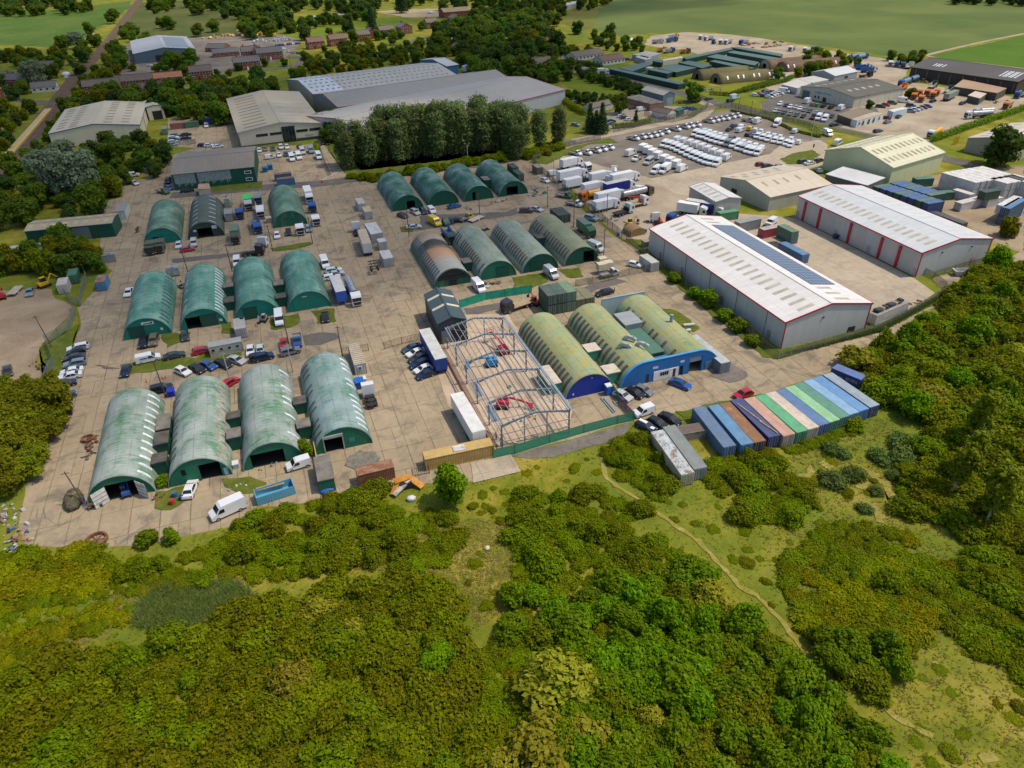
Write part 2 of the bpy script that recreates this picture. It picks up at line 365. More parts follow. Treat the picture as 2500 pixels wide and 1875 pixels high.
sheet('compound_ground','C840,960 C1010,880 C1480,900 C1560,940 C1480,1010 C1180,1060 C900,1110 C820,1060'.split(),PALE,Z1,.3)
ribbon('estate_road','B-700,1650 B0,1590 B600,1545 B1000,1490 C-100,1375 C200,1290 C560,1190 C760,1140'.split(),6.5,ASPH,Z3)
ribbon('lane_road','C420,540 C640,600 C900,650 C1150,705 C1560,820 C1900,905 C2212,985 D350,1030 D900,1150 D1350,1240 D1500,1330 D1800,1400'.split(),7.5,ASPH,Z3)
ribbon('compound_access_road','C1560,830 C1720,900 C1600,1010 C1250,1060 C560,1190'.split(),6,PALE,Z3)
ribbon('village_road','B300,470 B420,500 B330,560 B0,600'.split(),7,ASPH,Z2)
ribbon('village_street','B1290,350 B1480,310 B1700,280'.split(),8,ASPH,Z2)
sheet('crop_field_ground','C700,240 C735,120 C780,55 C920,-10 P1560,-45 P2600,-45 P2700,95 D2212,290 D1700,395 D1400,475 D1100,480 D600,405 C2212,330 C1700,270 C1200,280 C950,300'.split(),CROP,Z1,2,12)
sheet('young_crop_ground','D1440,468 D1700,408 D2212,300 D2330,280 D2330,590 D2212,572 D1500,490'.split(),ground_mat('young_crop',[(.3,(.06,.13,.012)),(.7,(.09,.165,.02))],.03,fine=.5,finek=.25),Z1,.8,10)
ribbon('sandy_track_path','D1370,470 D1550,425 D1700,390 D1950,335 D2212,285 D2400,250'.split(),3.2,SAND,Z2)
ribbon('field_edge_path','D1380,466 D1480,495 D1800,530 D2212,580 D2330,600'.split(),2.4,SAND,Z2)
sheet('far_meadow_ground','A-200,120 A480,80 A1100,15 A1110,60 A900,200 A700,330 A430,400 A0,380 A-200,360'.split(),MEADOW,Z1,2,15)
sheet('rough_meadow_ground','A1190,20 A2020,-20 A2000,290 A1600,320 A1100,310 A1060,170'.split(),ground_mat('rough_meadow',[(.3,(.055,.085,.02)),(.6,(.11,.12,.035)),(.8,(.17,.145,.055))],.02,fine=.2,finek=.4),Z1,2,15)
sheet('village_lawn_ground','B120,275 B480,200 B950,145 B1400,175 B1250,205 B1020,265 B600,335 B400,325'.split(),LAWN,Z2,1.5,12)
sheet('paddock_ground','C430,650 C560,615 C900,720 C1010,765 C860,810 C500,745'.split(),LAWN,Z2,1,6)
sheet('sandy_ground','B1000,95 B1400,75 B2000,60 B1900,130 B1300,150'.split(),SAND,Z2,2,8)
sheet('wood_edge_ground','C380,130 C650,70 C770,80 C730,230 C620,260 C440,190'.split(),ground_mat('dry_bank',[(.3,(.09,.12,.02)),(.7,(.19,.17,.04))],.03,fine=.3),Z2,1.5,8)
sheet('garden_ground','A-40,1000 A120,985 A170,1040 A110,1075 A-40,1090'.split(),SAND,Z2,1,5)
for nm,ps in(('strip','E1010,1560 E1470,1490 E1650,1500 E1800,1440 E2050,1440 E2050,1490 E1800,1520 E1480,1590 E1010,1650'),
   ('verge','E680,1210 E640,1235 E330,1430 E420,1659 M380,230 M470,300 M510,160 E600,1400'),
   ('patch','E1350,1310 E1480,1290 E1600,1290 E1600,1330 E1420,1410'),('patch','E1870,1210 E1940,1200 E1990,1300 E1870,1290'),
   ('patch','F490,1105 F680,1080 F690,1190 F540,1210'),('patch','F260,1150 F380,1130 F390,1210 F310,1250 F140,1260 F130,1190'),
   ('strip','F130,580 F480,520 F510,540 F330,590 F160,600'),('patch','K30,820 K310,780 K340,860 K190,910 K60,890'),
   ('patch','K420,760 K600,740 K640,820 K520,830'),('patch','M1310,1120 M1560,1060 M1660,1090 M1600,1170 M1440,1270 M1300,1240'),
   ('patch','M1880,1000 M2100,980 M2250,1040 M2240,1100 M2080,1130 M1900,1070'),('patch','F1230,400 F1290,385 F1350,400 F1340,435 F1250,435'),
   ('island','D150,1345 D280,1290 D430,1268 D490,1310 D380,1390 D210,1385'),('verge','K1000,500 K1190,500 K1190,600 K1330,740 K2140,1370 L150,1430 L860,1250 L1220,1100 L1540,990 L1550,1010 L1000,1280 L600,1380 L140,1510 K2150,1490 K1310,800'),
   ('bank','K1300,1090 K1380,1090 K1500,1150 K1620,1260 K1560,1280 K1400,1200'),('verge','C560,1235 C860,1165 C930,1205 C700,1215 C470,1320 C330,1390 C180,1370 C330,1305'),
   ('verge','D0,930 D640,1090 D900,1140 D900,1160 D560,1100 D0,960'),('verge','B780,1470 B1000,1490 B2212,1320 B2212,1290 B900,1440 B650,1195 B620,1250'),
   ('verge','A1500,1560 A2000,1540 A2212,1530 A2212,1590 A1800,1620'),('verge','L1850,690 L1900,580 L2090,640 L2060,690'),
   ('edge','O1420,1060 O1600,1020 O1980,930 O2212,900 O2212,960 O1500,1110')):
 sheet('grass_%s_ground'%nm,ps.split(),YARDG,Z3,.35,1.5)
sheet('gravel_track_ground','O520,1290 O1060,1140 O1000,1240 O700,1360 O380,1450 O160,1460 O0,1430'.split(),GRAV,Z2,.4)
for ps in('O1700,750 O1850,630 O2010,720 O2020,760 O1980,790 O1870,812','K640,900 K900,830 K1010,850 K700,945','F420,1310 F560,1285 F700,1290 F725,1330 F560,1390 F430,1400',
  'F1780,1085 F2090,1030 F2120,1080 F1800,1150','F1400,300 F2120,270 F2212,240 F2212,290 F1400,420','E1450,665 E1900,620 E2212,590 E2212,620 E1460,700','M800,40 M960,60 M1010,75 M930,80'):
 sheet('asphalt_patch_ground',ps.split(),ASPH if ps[0]!='O' else GRAV,Z2,.3,1.5)
sheet('building_site_ground','P1090,990 P1070,915 P1100,770 P1240,765 P1400,1000 P1390,1040 P1240,1085'.split(),ground_mat('screed',[(.3,(.36,.28,.20)),(.5,(.48,.37,.27)),(.7,(.58,.46,.35))],.12,fine=1.2,finek=.3),Z2,.3)
sheet('rubble_ground','N780,830 N900,765 N1040,770 N1060,830 N1000,900 N860,930 N780,890'.split(),ground_mat('rubble',[(.3,(.13,.13,.11)),(.7,(.26,.25,.21))],1.2,fine=3,finek=.6),Z3,.3,1)
TRK=ground_mat('trodden_grass',[(.3,(.19,.19,.03)),(.55,(.29,.25,.06)),(.75,(.42,.35,.17))],.5,fine=2,finek=.4)
for ps in('Q500,880 Q560,840 Q670,840 Q650,880 Q560,920','Q330,980 Q400,900 Q470,930 Q400,980','Q850,930 Q930,920 Q1010,1000 Q1110,1060 Q1110,1150 Q1060,1200 Q1030,1090 Q940,1020','Q770,1040 Q860,980 Q920,1060 Q860,1090','Q910,1220 Q980,1230 Q1010,1330 Q1070,1400 Q960,1350','Z1900,1560 Z2010,1540 Z2000,1600 Z1920,1600','Z1600,950 Z1660,960 Z1640,990'):sheet('sand_patch_ground',ps.split(),TRK,Z2,.7,.8)
ribbon('trodden_path','P1466,1095 P1479,1170 P1567,1226 P1630,1270 P1706,1321 P1756,1378 Z300,440 Z400,490 Z560,650 Z700,840 Z810,990 Z1000,1110 Z1200,1215 Z1400,1350 Z1600,1450'.split(),.7,TRK,Z2,.22)
sheet('slab_ground','P1150,1132 P1246,1108 P1272,1152 P1156,1180'.split(),CONC2,Z3)
ribbon('railway_ground','A-200,1600 A0,1480 A200,1230 A400,960 A500,830 A640,650 A880,400 A1010,230 A1110,90 A1180,0 A1260,-120'.split(),9,BALL,Z2)
ribbon('crossing_road','A150,840 A330,870 A540,880 A640,850'.split(),7,ASPH,Z3)
RAILP=[W(s)for s in 'A0,1480 A200,1230 A400,960 A500,830 A640,650 A880,400 A1010,230 A1110,90 A1180,0'.split()]
for off in(-2.6,-1.1,1.1,2.6):
 mb=MB()
 for a,b in zip(RAILP,RAILP[1:]):
  d=(b-a).normalized();s=Vector((-d.y,d.x,0))*off;mb.bar(a+s+Vector((0,0,.2)),b+s+Vector((0,0,.2)),.14,.16)
 tag(mb.build('steel_rail',RUSTM),'long steel rail on the brown ballast of the railway line','rail','rails of the railway line')
pa,pb=W('A45,1322',.9),W('A405,915',.9);mb=MB();mb.bar(pa-Vector((0,0,.45)),pb-Vector((0,0,.45)),3.2,.9,0);d=(pb-pa).normalized();s=Vector((d.y,-d.x,0))
pl=mb.build('station_platform',paint((.42,.33,.17),.9));tag(pl,'long low station platform beside the railway with a yellow edge','platform')
mb=MB();mb.bar(pa+s*1.2+Vector((0,0,.03)),pb+s*1.2+Vector((0,0,.03)),.9,.05);o=mb.build('platform_edge',paint((.55,.40,.06),.8),pl)
# ---- arched huts
HR,HC=5.22,-.35
def arcpt(x,R=HR,c=HC):return c+math.sqrt(max(0,R*R-x*x))
def arch_wall(mb,R,c,y0,y1,hole=None,m=0,n=20):
 x0=math.sqrt(R*R-c*c)*.995
 xs=sorted(set([-x0+2*x0*i/n for i in range(n+1)]+([hole[0],hole[1]]if hole else[])))
 for a,b in zip(xs,xs[1:]):
  zb=hole[2]if hole and hole[0]-1e-6<=a and b<=hole[1]+1e-6 else 0
  za,zc=max(zb+.01,arcpt(a,R,c)),max(zb+.01,arcpt(b,R,c))
  v=[(a,y0,zb),(b,y0,zb),(b,y0,zc),(a,y0,za),(a,y1,zb),(b,y1,zb),(b,y1,zc),(a,y1,za)]
  mb.add(v,[(0,1,2,3),(5,4,7,6),(0,4,5,1)],m)
 if hole:
  for x in hole[:2]:mb.add([(x,y0,0),(x,y1,0),(x,y1,hole[2]),(x,y0,hole[2])],[(0,1,2,3)],m)
_shell={}
def hut(loc,skin,wallm,label,L=27.4,R=HR,c=HC,rz=0.0,door=None,opening=None,lights=(),n_l=12,lw=.62,lmat=None,a0=24,a1=52,group='green curved huts',name='arched_hut',back=True,kind='hut',leafm=None,frontwall=True):
 root=empty(name,loc,rz,label,kind,group)
 k=(L,R,c)
 t0=math.asin(-c/R)if c<0 else 0
 if k not in _shell:
  mb=MB();n=32
  ts=[t0+(PI-2*t0)*i/n for i in range(n+1)]
  for r_ in(R,R-.1):
   rings=[]
   for y in[-.12]+[L*i/14 for i in range(1,14)]+[L+.12]:
    rings.append([(r_*math.cos(t),y,c+r_*math.sin(t))for t in ts])
   o=len(mb.v);mb.v+=[p for rg in rings for p in rg];q=n+1
   for j in range(len(rings)-1):
    for i in range(n):mb.f.append([o+j*q+i,o+j*q+i+1,o+(j+1)*q+i+1,o+(j+1)*q+i][::(-1 if r_==R else 1)]);mb.m.append(0);mb.sm.append(True)
  q=n+1;tot=15*q
  for j in(0,14):
   for i in range(n):mb.f.append([j*q+i,j*q+i+1,tot+j*q+i+1,tot+j*q+i]);mb.m.append(0);mb.sm.append(False)
  _shell[k]=mb
 _shell[k].build('roof_shell',skin,root)
 if frontwall:
  mb=MB();arch_wall(mb,R-.12,c,.05,.22,opening);mb.build('front_wall',wallm,root)
 if back:
  mb=MB();arch_wall(mb,R-.12,c,L-.22,L-.05);mb.build('back_wall',wallm,root)
 if opening:
  mb=MB();mb.box(-R*.96,.3,.06,R*.96,L-.4,.1);mb.build('floor_slab',DARKIN,root)
 if door:
  for d in(door if isinstance(door,list)else[door]):
   x0,x1,h=d[:3];mb=MB();mb.box(x0,-.03,.05,x1,.05,h);mb.bar((x0-.3,-.06,h+.06),(x1+.3,-.06,h+.06),.08,.14)
   mb.build('door',leafm or wallm,root)
 me={}
 for(side,mat_,skipn)in lights:
  for i in range(n_l):
   if(i*7+len(label)*3)%11<skipn:continue
   y=1.6+(L-3.2)*i/(n_l-1)
   ky=(side,mat_.name)
   if ky not in me:
    mb=MB();vs=[]
    for j in range(7):
     t=math.radians(a0+(a1-a0)*j/6);t=t if side>0 else PI-t
     for y_ in(-lw/2,lw/2):vs.append(((R+.035)*math.cos(t),y_,c+(R+.035)*math.sin(t)))
    mb.add(vs,[(2*j,2*j+1,2*j+3,2*j+2)[::side]for j in range(6)]);me[ky]=mb.mesh('skylight',[mat_])
   link('skylight',me[ky],root,(0,y,0))
 return root
HG=hutskin((.038,.185,.15),(.18,.34,.29),(.19,.085,.04),.53,.585)
HG2=hutskin((.038,.195,.15),(.18,.34,.285),(.19,.09,.045),.51,.60)
HG3=hutskin((.035,.165,.115),(.18,.32,.26),(.17,.095,.05),.53,.52)
HW=hutskin((.035,.18,.08),(.32,.36,.345),(.22,.17,.12),.475,.70)
HW2=hutskin((.035,.18,.08),(.31,.355,.345),(.22,.14,.09),.47,.71)
HW4=hutskin((.03,.16,.10),(.25,.335,.34),(.14,.16,.13),.475,.70)
HD=hutskin((.014,.11,.075),(.20,.30,.29),(.10,.085,.05),.53,.60)
HL=hutskin((.045,.19,.12),(.30,.37,.35),(.16,.15,.06),.42,.62,(.17,.17,.05),.45)
HL2=hutskin((.05,.17,.10),(.25,.30,.25),(.16,.13,.06),.42,.62,(.20,.20,.07),.7)
HB=hutskin((.03,.14,.10),(.15,.22,.18),(.30,.15,.07),.5,.56,scorch=True)
HY=hutskin((.06,.27,.18),(.26,.36,.27),(.20,.15,.06),.45,.66,(.34,.30,.09),.95)
HGY=hutskin((.055,.08,.068),(.09,.12,.105),(.05,.05,.045),.5,.8)
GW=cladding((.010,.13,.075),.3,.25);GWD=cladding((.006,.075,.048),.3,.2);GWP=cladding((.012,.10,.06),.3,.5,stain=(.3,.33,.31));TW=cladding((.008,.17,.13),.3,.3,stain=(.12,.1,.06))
DG=flat('dark_green_door',(.006,.06,.045),.5)
SKW=paint((.62,.66,.68),.4,0,.25,1.2);SKT=paint((.33,.27,.16),.6,0,.5,1.0);SKB=paint((.13,.085,.05),.7,0,.35,1);SKD=paint((.04,.075,.085),.4,0,.3);SKR=paint((.11,.075,.05),.7,0,.4,1)
def wtxt(root,name,x0,x1,z0,z1,y,mat=None,border=None):
 mb=MB();mb.box(x0,y-.04,z0,x1,y,z1);return mb.build(name,mat or paint((.6,.6,.58),.5),root)
def text_on(root,s,size,loc,rot,mat,name='lettering',ext=.01):
 cu=bpy.data.curves.new(name,'FONT');cu.body=s;cu.size=size;cu.extrude=ext;cu.align_x='CENTER';cu.align_y='CENTER'
 o=bpy.data.objects.new(name,cu);COL.objects.link(o);me=bpy.data.meshes.new_from_object(o);bpy.data.objects.remove(o);bpy.data.curves.remove(cu)
 me.materials.clear();me.materials.append(mat)
 q=bpy.data.objects.new(name,me);COL.objects.link(q);q.parent=root;q.location=loc;q.rotation_euler=rot;return q
h1=hut((-33.9,105.4,0),HW,GW,'pale streaked hut at the corner with two white container doors swung open',opening=(-1.9,2.6,3.3),lights=((1,SKW,0),),n_l=12)
for x,a in((-1.9,-.6),(2.6,.75)):
 mb=MB();s_=-1 if x<0 else 1;e=Vector((x+s_*2.3*math.cos(a),.0-2.0*abs(math.sin(a))-.3,0))
 p=Vector((x,-.02,.1));q=e+Vector((0,0,.1));mb.add([p,q,q+Vector((0,0,3.0)),p+Vector((0,0,3.0)),p+Vector((0,.08,0)),q+Vector((0,.08,0)),q+Vector((0,.08,3)),p+Vector((0,.08,3))],[(0,1,2,3),(5,4,7,6),(3,2,6,7),(1,5,6,2),(4,0,3,7)])
 for k in range(1,4):mb.bar(p+Vector((0,-.03,.75*k)),q+Vector((0,-.03,.75*k)),.05,.05,1)
 mb.build('open_door',[paint((.55,.56,.56),.6,0,.25,1.5),RUSTM],h1)
h2=hut((-21.5,105.4,0),HW2,GW,'pale streaked hut with tan skylight strips and a dark open doorway',opening=(.2,3.6,3.3),lights=((1,SKT,0),(-1,SKR,2)),n_l=12)
wtxt(h2,'window',-2.6,-1.9,1.9,3.1,.05,GLASS);wtxt(h2,'side_door',3.95,4.6,.2,1.7,.05,paint((.25,.45,.5)))
h3=hut((-9.3,105.4,0),HW2,GW,'pale hut with a bright green moss stripe and a wide open doorway full of clutter',opening=(-3.6,2.0,3.0),lights=((1,SKW,3),(1,SKT,8)),n_l=13)
h4=hut((2.9,105.4,0),HW4,GW,'blue green hut with a grey roller shutter box over its open doorway',opening=(-3.2,.0,3.1),lights=((1,SKW,2),(-1,SKR,3)),n_l=13)
mb=MB();mb.box(-3.4,-.3,3.1,.2,.04,3.6);mb.box(-3.4,-.1,0,-3.2,.04,3.1);mb.box(0,-.1,0,.2,.04,3.1);mb.build('shutter_frame',STEEL,h4)
wtxt(h4,'window',1.1,2.2,1.2,2.1,.05,paint((.04,.2,.2),.3))
h5=hut((-33.9,163.8,0),HG2,TW,'teal green hut with a white sign board over its double door',door=[(-3.7,-.3,3.0)],lights=((1,SKD,1),),n_l=13,leafm=DG)
wtxt(h5,'sign_board',-.6,2.0,3.0,3.75,.04,paint((.62,.62,.6)));wtxt(h5,'sign_logo',-.2,1.6,3.2,3.5,.01,paint((.16,.15,.12)));wtxt(h5,'sign_logo',1.3,1.75,3.3,3.62,.0,BLACK)
wtxt(h5,'notice',3.0,3.5,1.1,1.7,.04)
h6=hut((-21.6,163.8,0),HG2,TW,'teal hut with one leaf of its big door slid open and white skylight strips',opening=(-3.7,-.5,3.0),door=[(-.45,3.2,3.1)],lights=((1,SKW,0),(-1,SKW,5)),n_l=14,leafm=DG)
wtxt(h6,'notice',3.6,4.3,.9,1.5,.04)
h7=hut((-9.4,163.8,0),HG,TW,'teal hut with rusty roof seams and a closed dark door between two similar huts',door=[(-3.0,.2,3.1)],lights=((-1,SKD,2),(1,SKD,7)),n_l=13,leafm=DG)
h8=hut((2.9,163.8,0),HG,TW,'teal hut with rusty roof seams beside the tanker lorry',door=[(-3.6,.3,3.3)],lights=((1,SKR,2),(-1,SKR,4)),n_l=13)
wtxt(h8,'notice',-1.3,-.2,3.35,3.7,.04,paint((.3,.38,.3)))
h9=hut((-33.9,224.0,0),HG3,TW,'green hut with rust brown patches, a barred window and army trucks in front',door=[(.0,2.8,2.6)],lights=((1,SKR,3),),n_l=12)
wtxt(h9,'window',-2.4,-.9,1.3,2.3,.05,GLASS)
h10=hut((-21.6,224.0,0),HGY,cladding((.03,.05,.042),.3,.1),'dark grey hut with six pairs of bright white skylight strips',opening=(-2.2,2.0,3.0),lights=((1,SKW,0),(-1,SKW,0)),n_l=7,a0=50,a1=72,lw=.35)
wtxt(h10,'sign_board',2.1,3.5,2.5,3.5,.04,paint((.45,.55,.55)));wtxt(h10,'notice',-3.3,-2.4,2.2,2.8,.04,paint((.3,.45,.7)))
h11=hut((3.3,224.0,0),HG3,GWP,'moss green hut with flaking paint on its front beside the parked lorries',door=[(-2.8,.2,2.8)],lights=((-1,SKR,3),(1,SKR,5)),n_l=12)
XR=(40.7,52.7,64.9,77.2)
hut((XR[0],224.0,0),HD,GWD,'dark green mottled hut nearest the poplars with a half open door',opening=(-.3,2.4,2.8),lights=((-1,SKD,6),),n_l=12)
hut((XR[1],224.0,0),HD,GWD,'dark green mottled hut with its front door shut and a blue car outside',door=[(-2.7,.3,2.8)])
hut((XR[2],224.0,0),HD,GWD,'dark green mottled hut with a narrow open door slot',opening=(-2.2,-1.2,2.8),door=[(-1.1,2.0,2.9)])
hut((XR[3],224.0,0),HD,GWD,'dark green mottled hut at the row end next to crates and dark containers',opening=(-2.4,1.6,3.0))
XM=(39.3,51.5,63.5,75.6)
hb=hut((XM[0],163.5,0),HB,GWP,'burnt out hut with scorched rusty roof and charred front',door=[(-1.0,1.0,1.6)],lights=((-1,SKD,0),),n_l=16,a0=20,a1=56,lw=.95,leafm=DARKIN)
mb=MB()
for i in range(9):
 x=-3.6+i*.85;mb.bar((x,-.02,1.9),(x,-.02,arcpt(x)-.35),.14,.08)
for z in(2.2,3.2):mb.bar((-3.4,-.04,z),(3.4,-.04,z),.1,.1)
mb.build('charred_frame',paint((.03,.03,.03),.9),hb)
mb=MB();arch_wall(mb,HR-.6,HC+.1,-.0,.04,(-HR,HR,1.9));mb.build('burnt_gap_sheet',DARKIN,hb)  # flat near-black sheet over the solid front wall, behind the charred bars
hut((XM[1],163.5,0),HL,GW,'weathered grey green hut with dark roof strips beside the burnt out hut',door=[(-.3,3.2,3.1)],lights=((-1,SKB,1),),n_l=16,a0=22,a1=54,lw=.85,leafm=GWD)
hut((XM[2],163.5,0),HL,GWD,'weathered grey hut with a silver van parked at its front',door=[(-2.8,.4,3.1)],lights=((-1,SKB,1),),n_l=16,a0=22,a1=54,lw=.85)
hut((XM[3],163.5,0),HL2,GWD,'weathered mossy hut at the row end with its door wide open beside a pole',opening=(.4,3.6,3.4),lights=((-1,SKB,1),),n_l=15,a0=22,a1=54,lw=.85)
XB=(51.2,63.3,75.3)
BLUE=cladding((.02,.13,.37),.25,.12,stain=(.05,.2,.5));NAVY=cladding((.012,.035,.28),.25,.08,stain=(.02,.03,.2))
hy=hut((XB[0],105.2,0),HY,NAVY,'mossy yellow hut with a plain navy blue front beside the steel frame',lights=((-1,SKB,0),),n_l=15,a0=12,a1=54,lw=.9,group='huts with blue fronts')
wtxt(hy,'notice',-3.6,-3.3,.7,1.1,.04);mb=MB();mb.ball((.4,-.05,3.9),.12);mb.build('lamp',STEEL,hy)
hy2=hut((XB[1],105.2,0),HY,BLUE,'mossy yellow hut with three curved grey ventilation ducts on its roof',lights=((-1,SKB,0),),n_l=14,a0=12,a1=54,lw=.9,group='huts with blue fronts',frontwall=False)
for dx,y in((-1.6,7.5),(.5,9.5),(1.9,6.6)):
 mb=MB();pts=[(-.2,0,4.2),(-.2,0,5.4),(.2,0,5.75),(1.0,0,5.6),(1.5,0,5.2)]
 for a,b in zip(pts,pts[1:]):mb.bar((a[0]+dx,y-a[0],a[2]-abs(dx)*.18),(b[0]+dx,y-b[0]*.9,b[2]-abs(dx)*.18),.7,.7)
 mb.build('roof_duct',paint((.36,.40,.42),.4,.3),hy2)
hy3=hut((XB[2],105.2,0),HY,BLUE,'mossy hut with a grey chimney flue and a stepped grey parapet at its far end',lights=((-1,SKB,4),),n_l=14,a0=12,a1=54,lw=.9,group='huts with blue fronts',frontwall=False)
mb=MB();mb.cyl((1.2,13,3.5),(1.2,13,6.4),.35,n=12);mb.cyl((1.2,13,6.4),(1.2,13,6.5),.42,n=12);mb.build('flue',GALV,hy3)
mb=MB();mb.box(-8.6,27.5,0,2.6,27.8,5.1);mb.box(-8.6,27.45,5.1,2.6,27.85,5.25);mb.build('parapet',cladding((.30,.37,.40),.3,.2),hy3)
fr=empty('blue_facade',(XB[1],105.2,0),0,'long bright blue cladding front with rounded ends joining two huts','building front')
W2=XB[2]-XB[1]
prof=[(-HR,0)]+[(HR*1.02*math.cos(t),HC+HR*1.03*math.sin(t))for t in[PI-.07-(PI/2-.07)*i/12 for i in range(13)]]+[(W2+HR*1.02*math.cos(t),HC+HR*1.03*math.sin(t))for t in[PI/2-(PI/2-.07)*i/12 for i in range(13)]]+[(W2+HR*1.02,0)]
hx0,hx1,hh=10.1,13.0,3.7
mb=MB()
def top_at(x):
 if x<0:return HC+HR*1.03*math.sqrt(max(0,1-(x/(HR*1.02))**2))
 if x>W2:return HC+HR*1.03*math.sqrt(max(0,1-((x-W2)/(HR*1.02))**2))
 return HC+HR*1.03
xs=sorted(set([-HR+(W2+2*HR)*i/44 for i in range(45)]+[hx0,hx1,7.9,8.7]))
for a,b in zip(xs,xs[1:]):
 zb=hh if hx0-1e-6<=a and b<=hx1+1e-6 else 2.3 if 7.9-1e-6<=a and b<=8.7+1e-6 else 0
 za,zc=max(zb,top_at(a)),max(zb,top_at(b))
 mb.add([(a,-.3,zb),(b,-.3,zb),(b,-.3,zc),(a,-.3,za),(a,0,zb),(b,0,zb),(b,0,zc),(a,0,za)],[(0,1,2,3),(5,4,7,6),(3,2,6,7),(0,4,5,1)])
for x,h_ in((hx0,hh),(hx1,hh)):mb.add([(x,-.3,0),(x,0,0),(x,0,h_),(x,-.3,h_)],[(0,1,2,3)])
mb.build('facade_wall',BLUE,fr)
mb=MB()
for a,b in zip(prof,prof[1:]):mb.bar((a[0],-.12,a[1]+.05),(b[0],-.12,b[1]+.05),.5,.14)
mb.build('facade_trim',paint((.06,.30,.60),.4),fr)
mb=MB();mb.box(1.9,-.42,.1,7.6,-.3,2.3);mb.build('shopfront',paint((.62,.62,.6),.5),fr)
for x in(3.4,3.9,4.4,4.9):mb=MB();mb.box(x,-.45,1.1,x+.38,-.42,1.9);mb.build('window',GLASS,fr)
mb=MB();mb.box(6.3,-.45,.2,6.9,-.42,2.1);mb.build('door',GLASS,fr)
mb=MB();mb.box(.3,-.36,.1,.9,-.3,2.1);mb.build('door',BLACK,fr)
mb=MB();mb.box(1.6,-.34,3.0,2.8,-.3,3.5);mb.build('sign_board',paint((.45,.55,.65)),fr)
mb=MB();mb.box(7.9,-.34,3.1,8.8,-.3,3.6);mb.build('sign_board',paint((.45,.55,.65)),fr)
mb=MB();mb.box(hx0,-.05,2.5,hx1,.05,hh);mb.build('roller_shutter',paint((.30,.36,.36),.5),fr)
mb=MB();mb.box(14.0,-.36,.1,16.0,-.3,2.0);mb.build('panel_door',paint((.10,.17,.20),.5),fr)
def flatbox(name,label,cat,x0,y0,x1,y1,h,wm,rm,group=None,over=.15,z0=0.0):
 r=empty(name,((x0+x1)/2,(y0+y1)/2,z0),0,label,cat,group);a,b=(x1-x0)/2,(y1-y0)/2
 mb=MB();mb.box(-a,-b,0,a,b,h);mb.build('wall',wm,r)
 mb=MB();mb.box(-a-over,-b-over,h,a+over,b+over,h+.18);mb.build('flat_roof',rm,r);return r
FELT=paint((.085,.078,.07),.9,0,.3,.6);FELT2=paint((.16,.15,.13),.9,0,.3,.5)
for i,(x,y,l_,h)in enumerate(((-27.8,117,3.6,2.6),(-27.8,122.5,4.8,2.4),(-27.8,111.0,2.6,2.6),(-15.4,113.5,2.8,2.8),(-15.4,120,2.0,2.4),(-3.2,112,2.6,2.8),(-3.2,120.5,2.4,2.4),
        (-15.5,180,2.4,2.6),(-15.5,172,3.0,2.2),(-3.3,177,3,2.4),(-3.3,169,2.4,2.4),(45.4,172,3,2.4),(69.6,180,3,2.6),(71.1,236,4,3.0))):
 lb=['low flat roofed link room between %s'%s for s in('the open doored corner hut and its neighbour, middle one','the corner hut and its neighbour, far one','the corner hut and its neighbour, by the yellow shrub','the second and third pale huts, near end','the second and third pale huts, far end',
  'the third and fourth pale huts, near the young willow','the third and fourth pale huts, far end','two teal huts, deeper one','two teal huts beside the white generator','the two teal huts by the tanker, deeper one','the two teal huts by the tanker, near end','the burnt hut and the weathered hut','two weathered huts','two dark green huts')][i]
 flatbox('link_room',lb,'annex',x-1.1,y-l_/2,x+1.1,y+l_/2,h,GWD,FELT2 if i%2 else FELT,'link rooms between the huts')
flatbox('grey_plant_room','grey flat roofed plant room behind the green containers','annex',67.2,121.5,71.2,127.0,4.0,cladding((.26,.31,.33),.3),sheetroof((.27,.31,.33)))
flatbox('green_store','long dark green flat topped store wedged between two mossy huts','store',67.6,110.5,70.6,121,2.8,cladding((.05,.13,.10),.3),sheetroof((.07,.16,.12)))
flatbox('blue_tank_cover','small blue square roof between the mossy huts','store',67.9,106.8,70.8,109.7,2.2,BLUE,paint((.07,.16,.26)))
CREAMR=paint((.50,.44,.36),.8,0,.15,.8)
flatbox('link_room','cream roofed green box joining the mossy huts at their far end','annex',56.0,116.4,58.8,119.4,2.5,cladding((.05,.25,.18),.3),CREAMR,'link rooms between the huts')
flatbox('link_room','cream roofed green box joining the mossy huts at their blue front','annex',56.0,107.2,58.8,110.2,2.5,cladding((.05,.25,.18),.3),CREAMR,'link rooms between the huts')
flatbox('link_room','cream roofed lean-to between the steel frame and the mossy hut','annex',43.7,107.8,46.2,114.5,2.5,cladding((.05,.25,.18),.3),CREAMR,'link rooms between the huts')
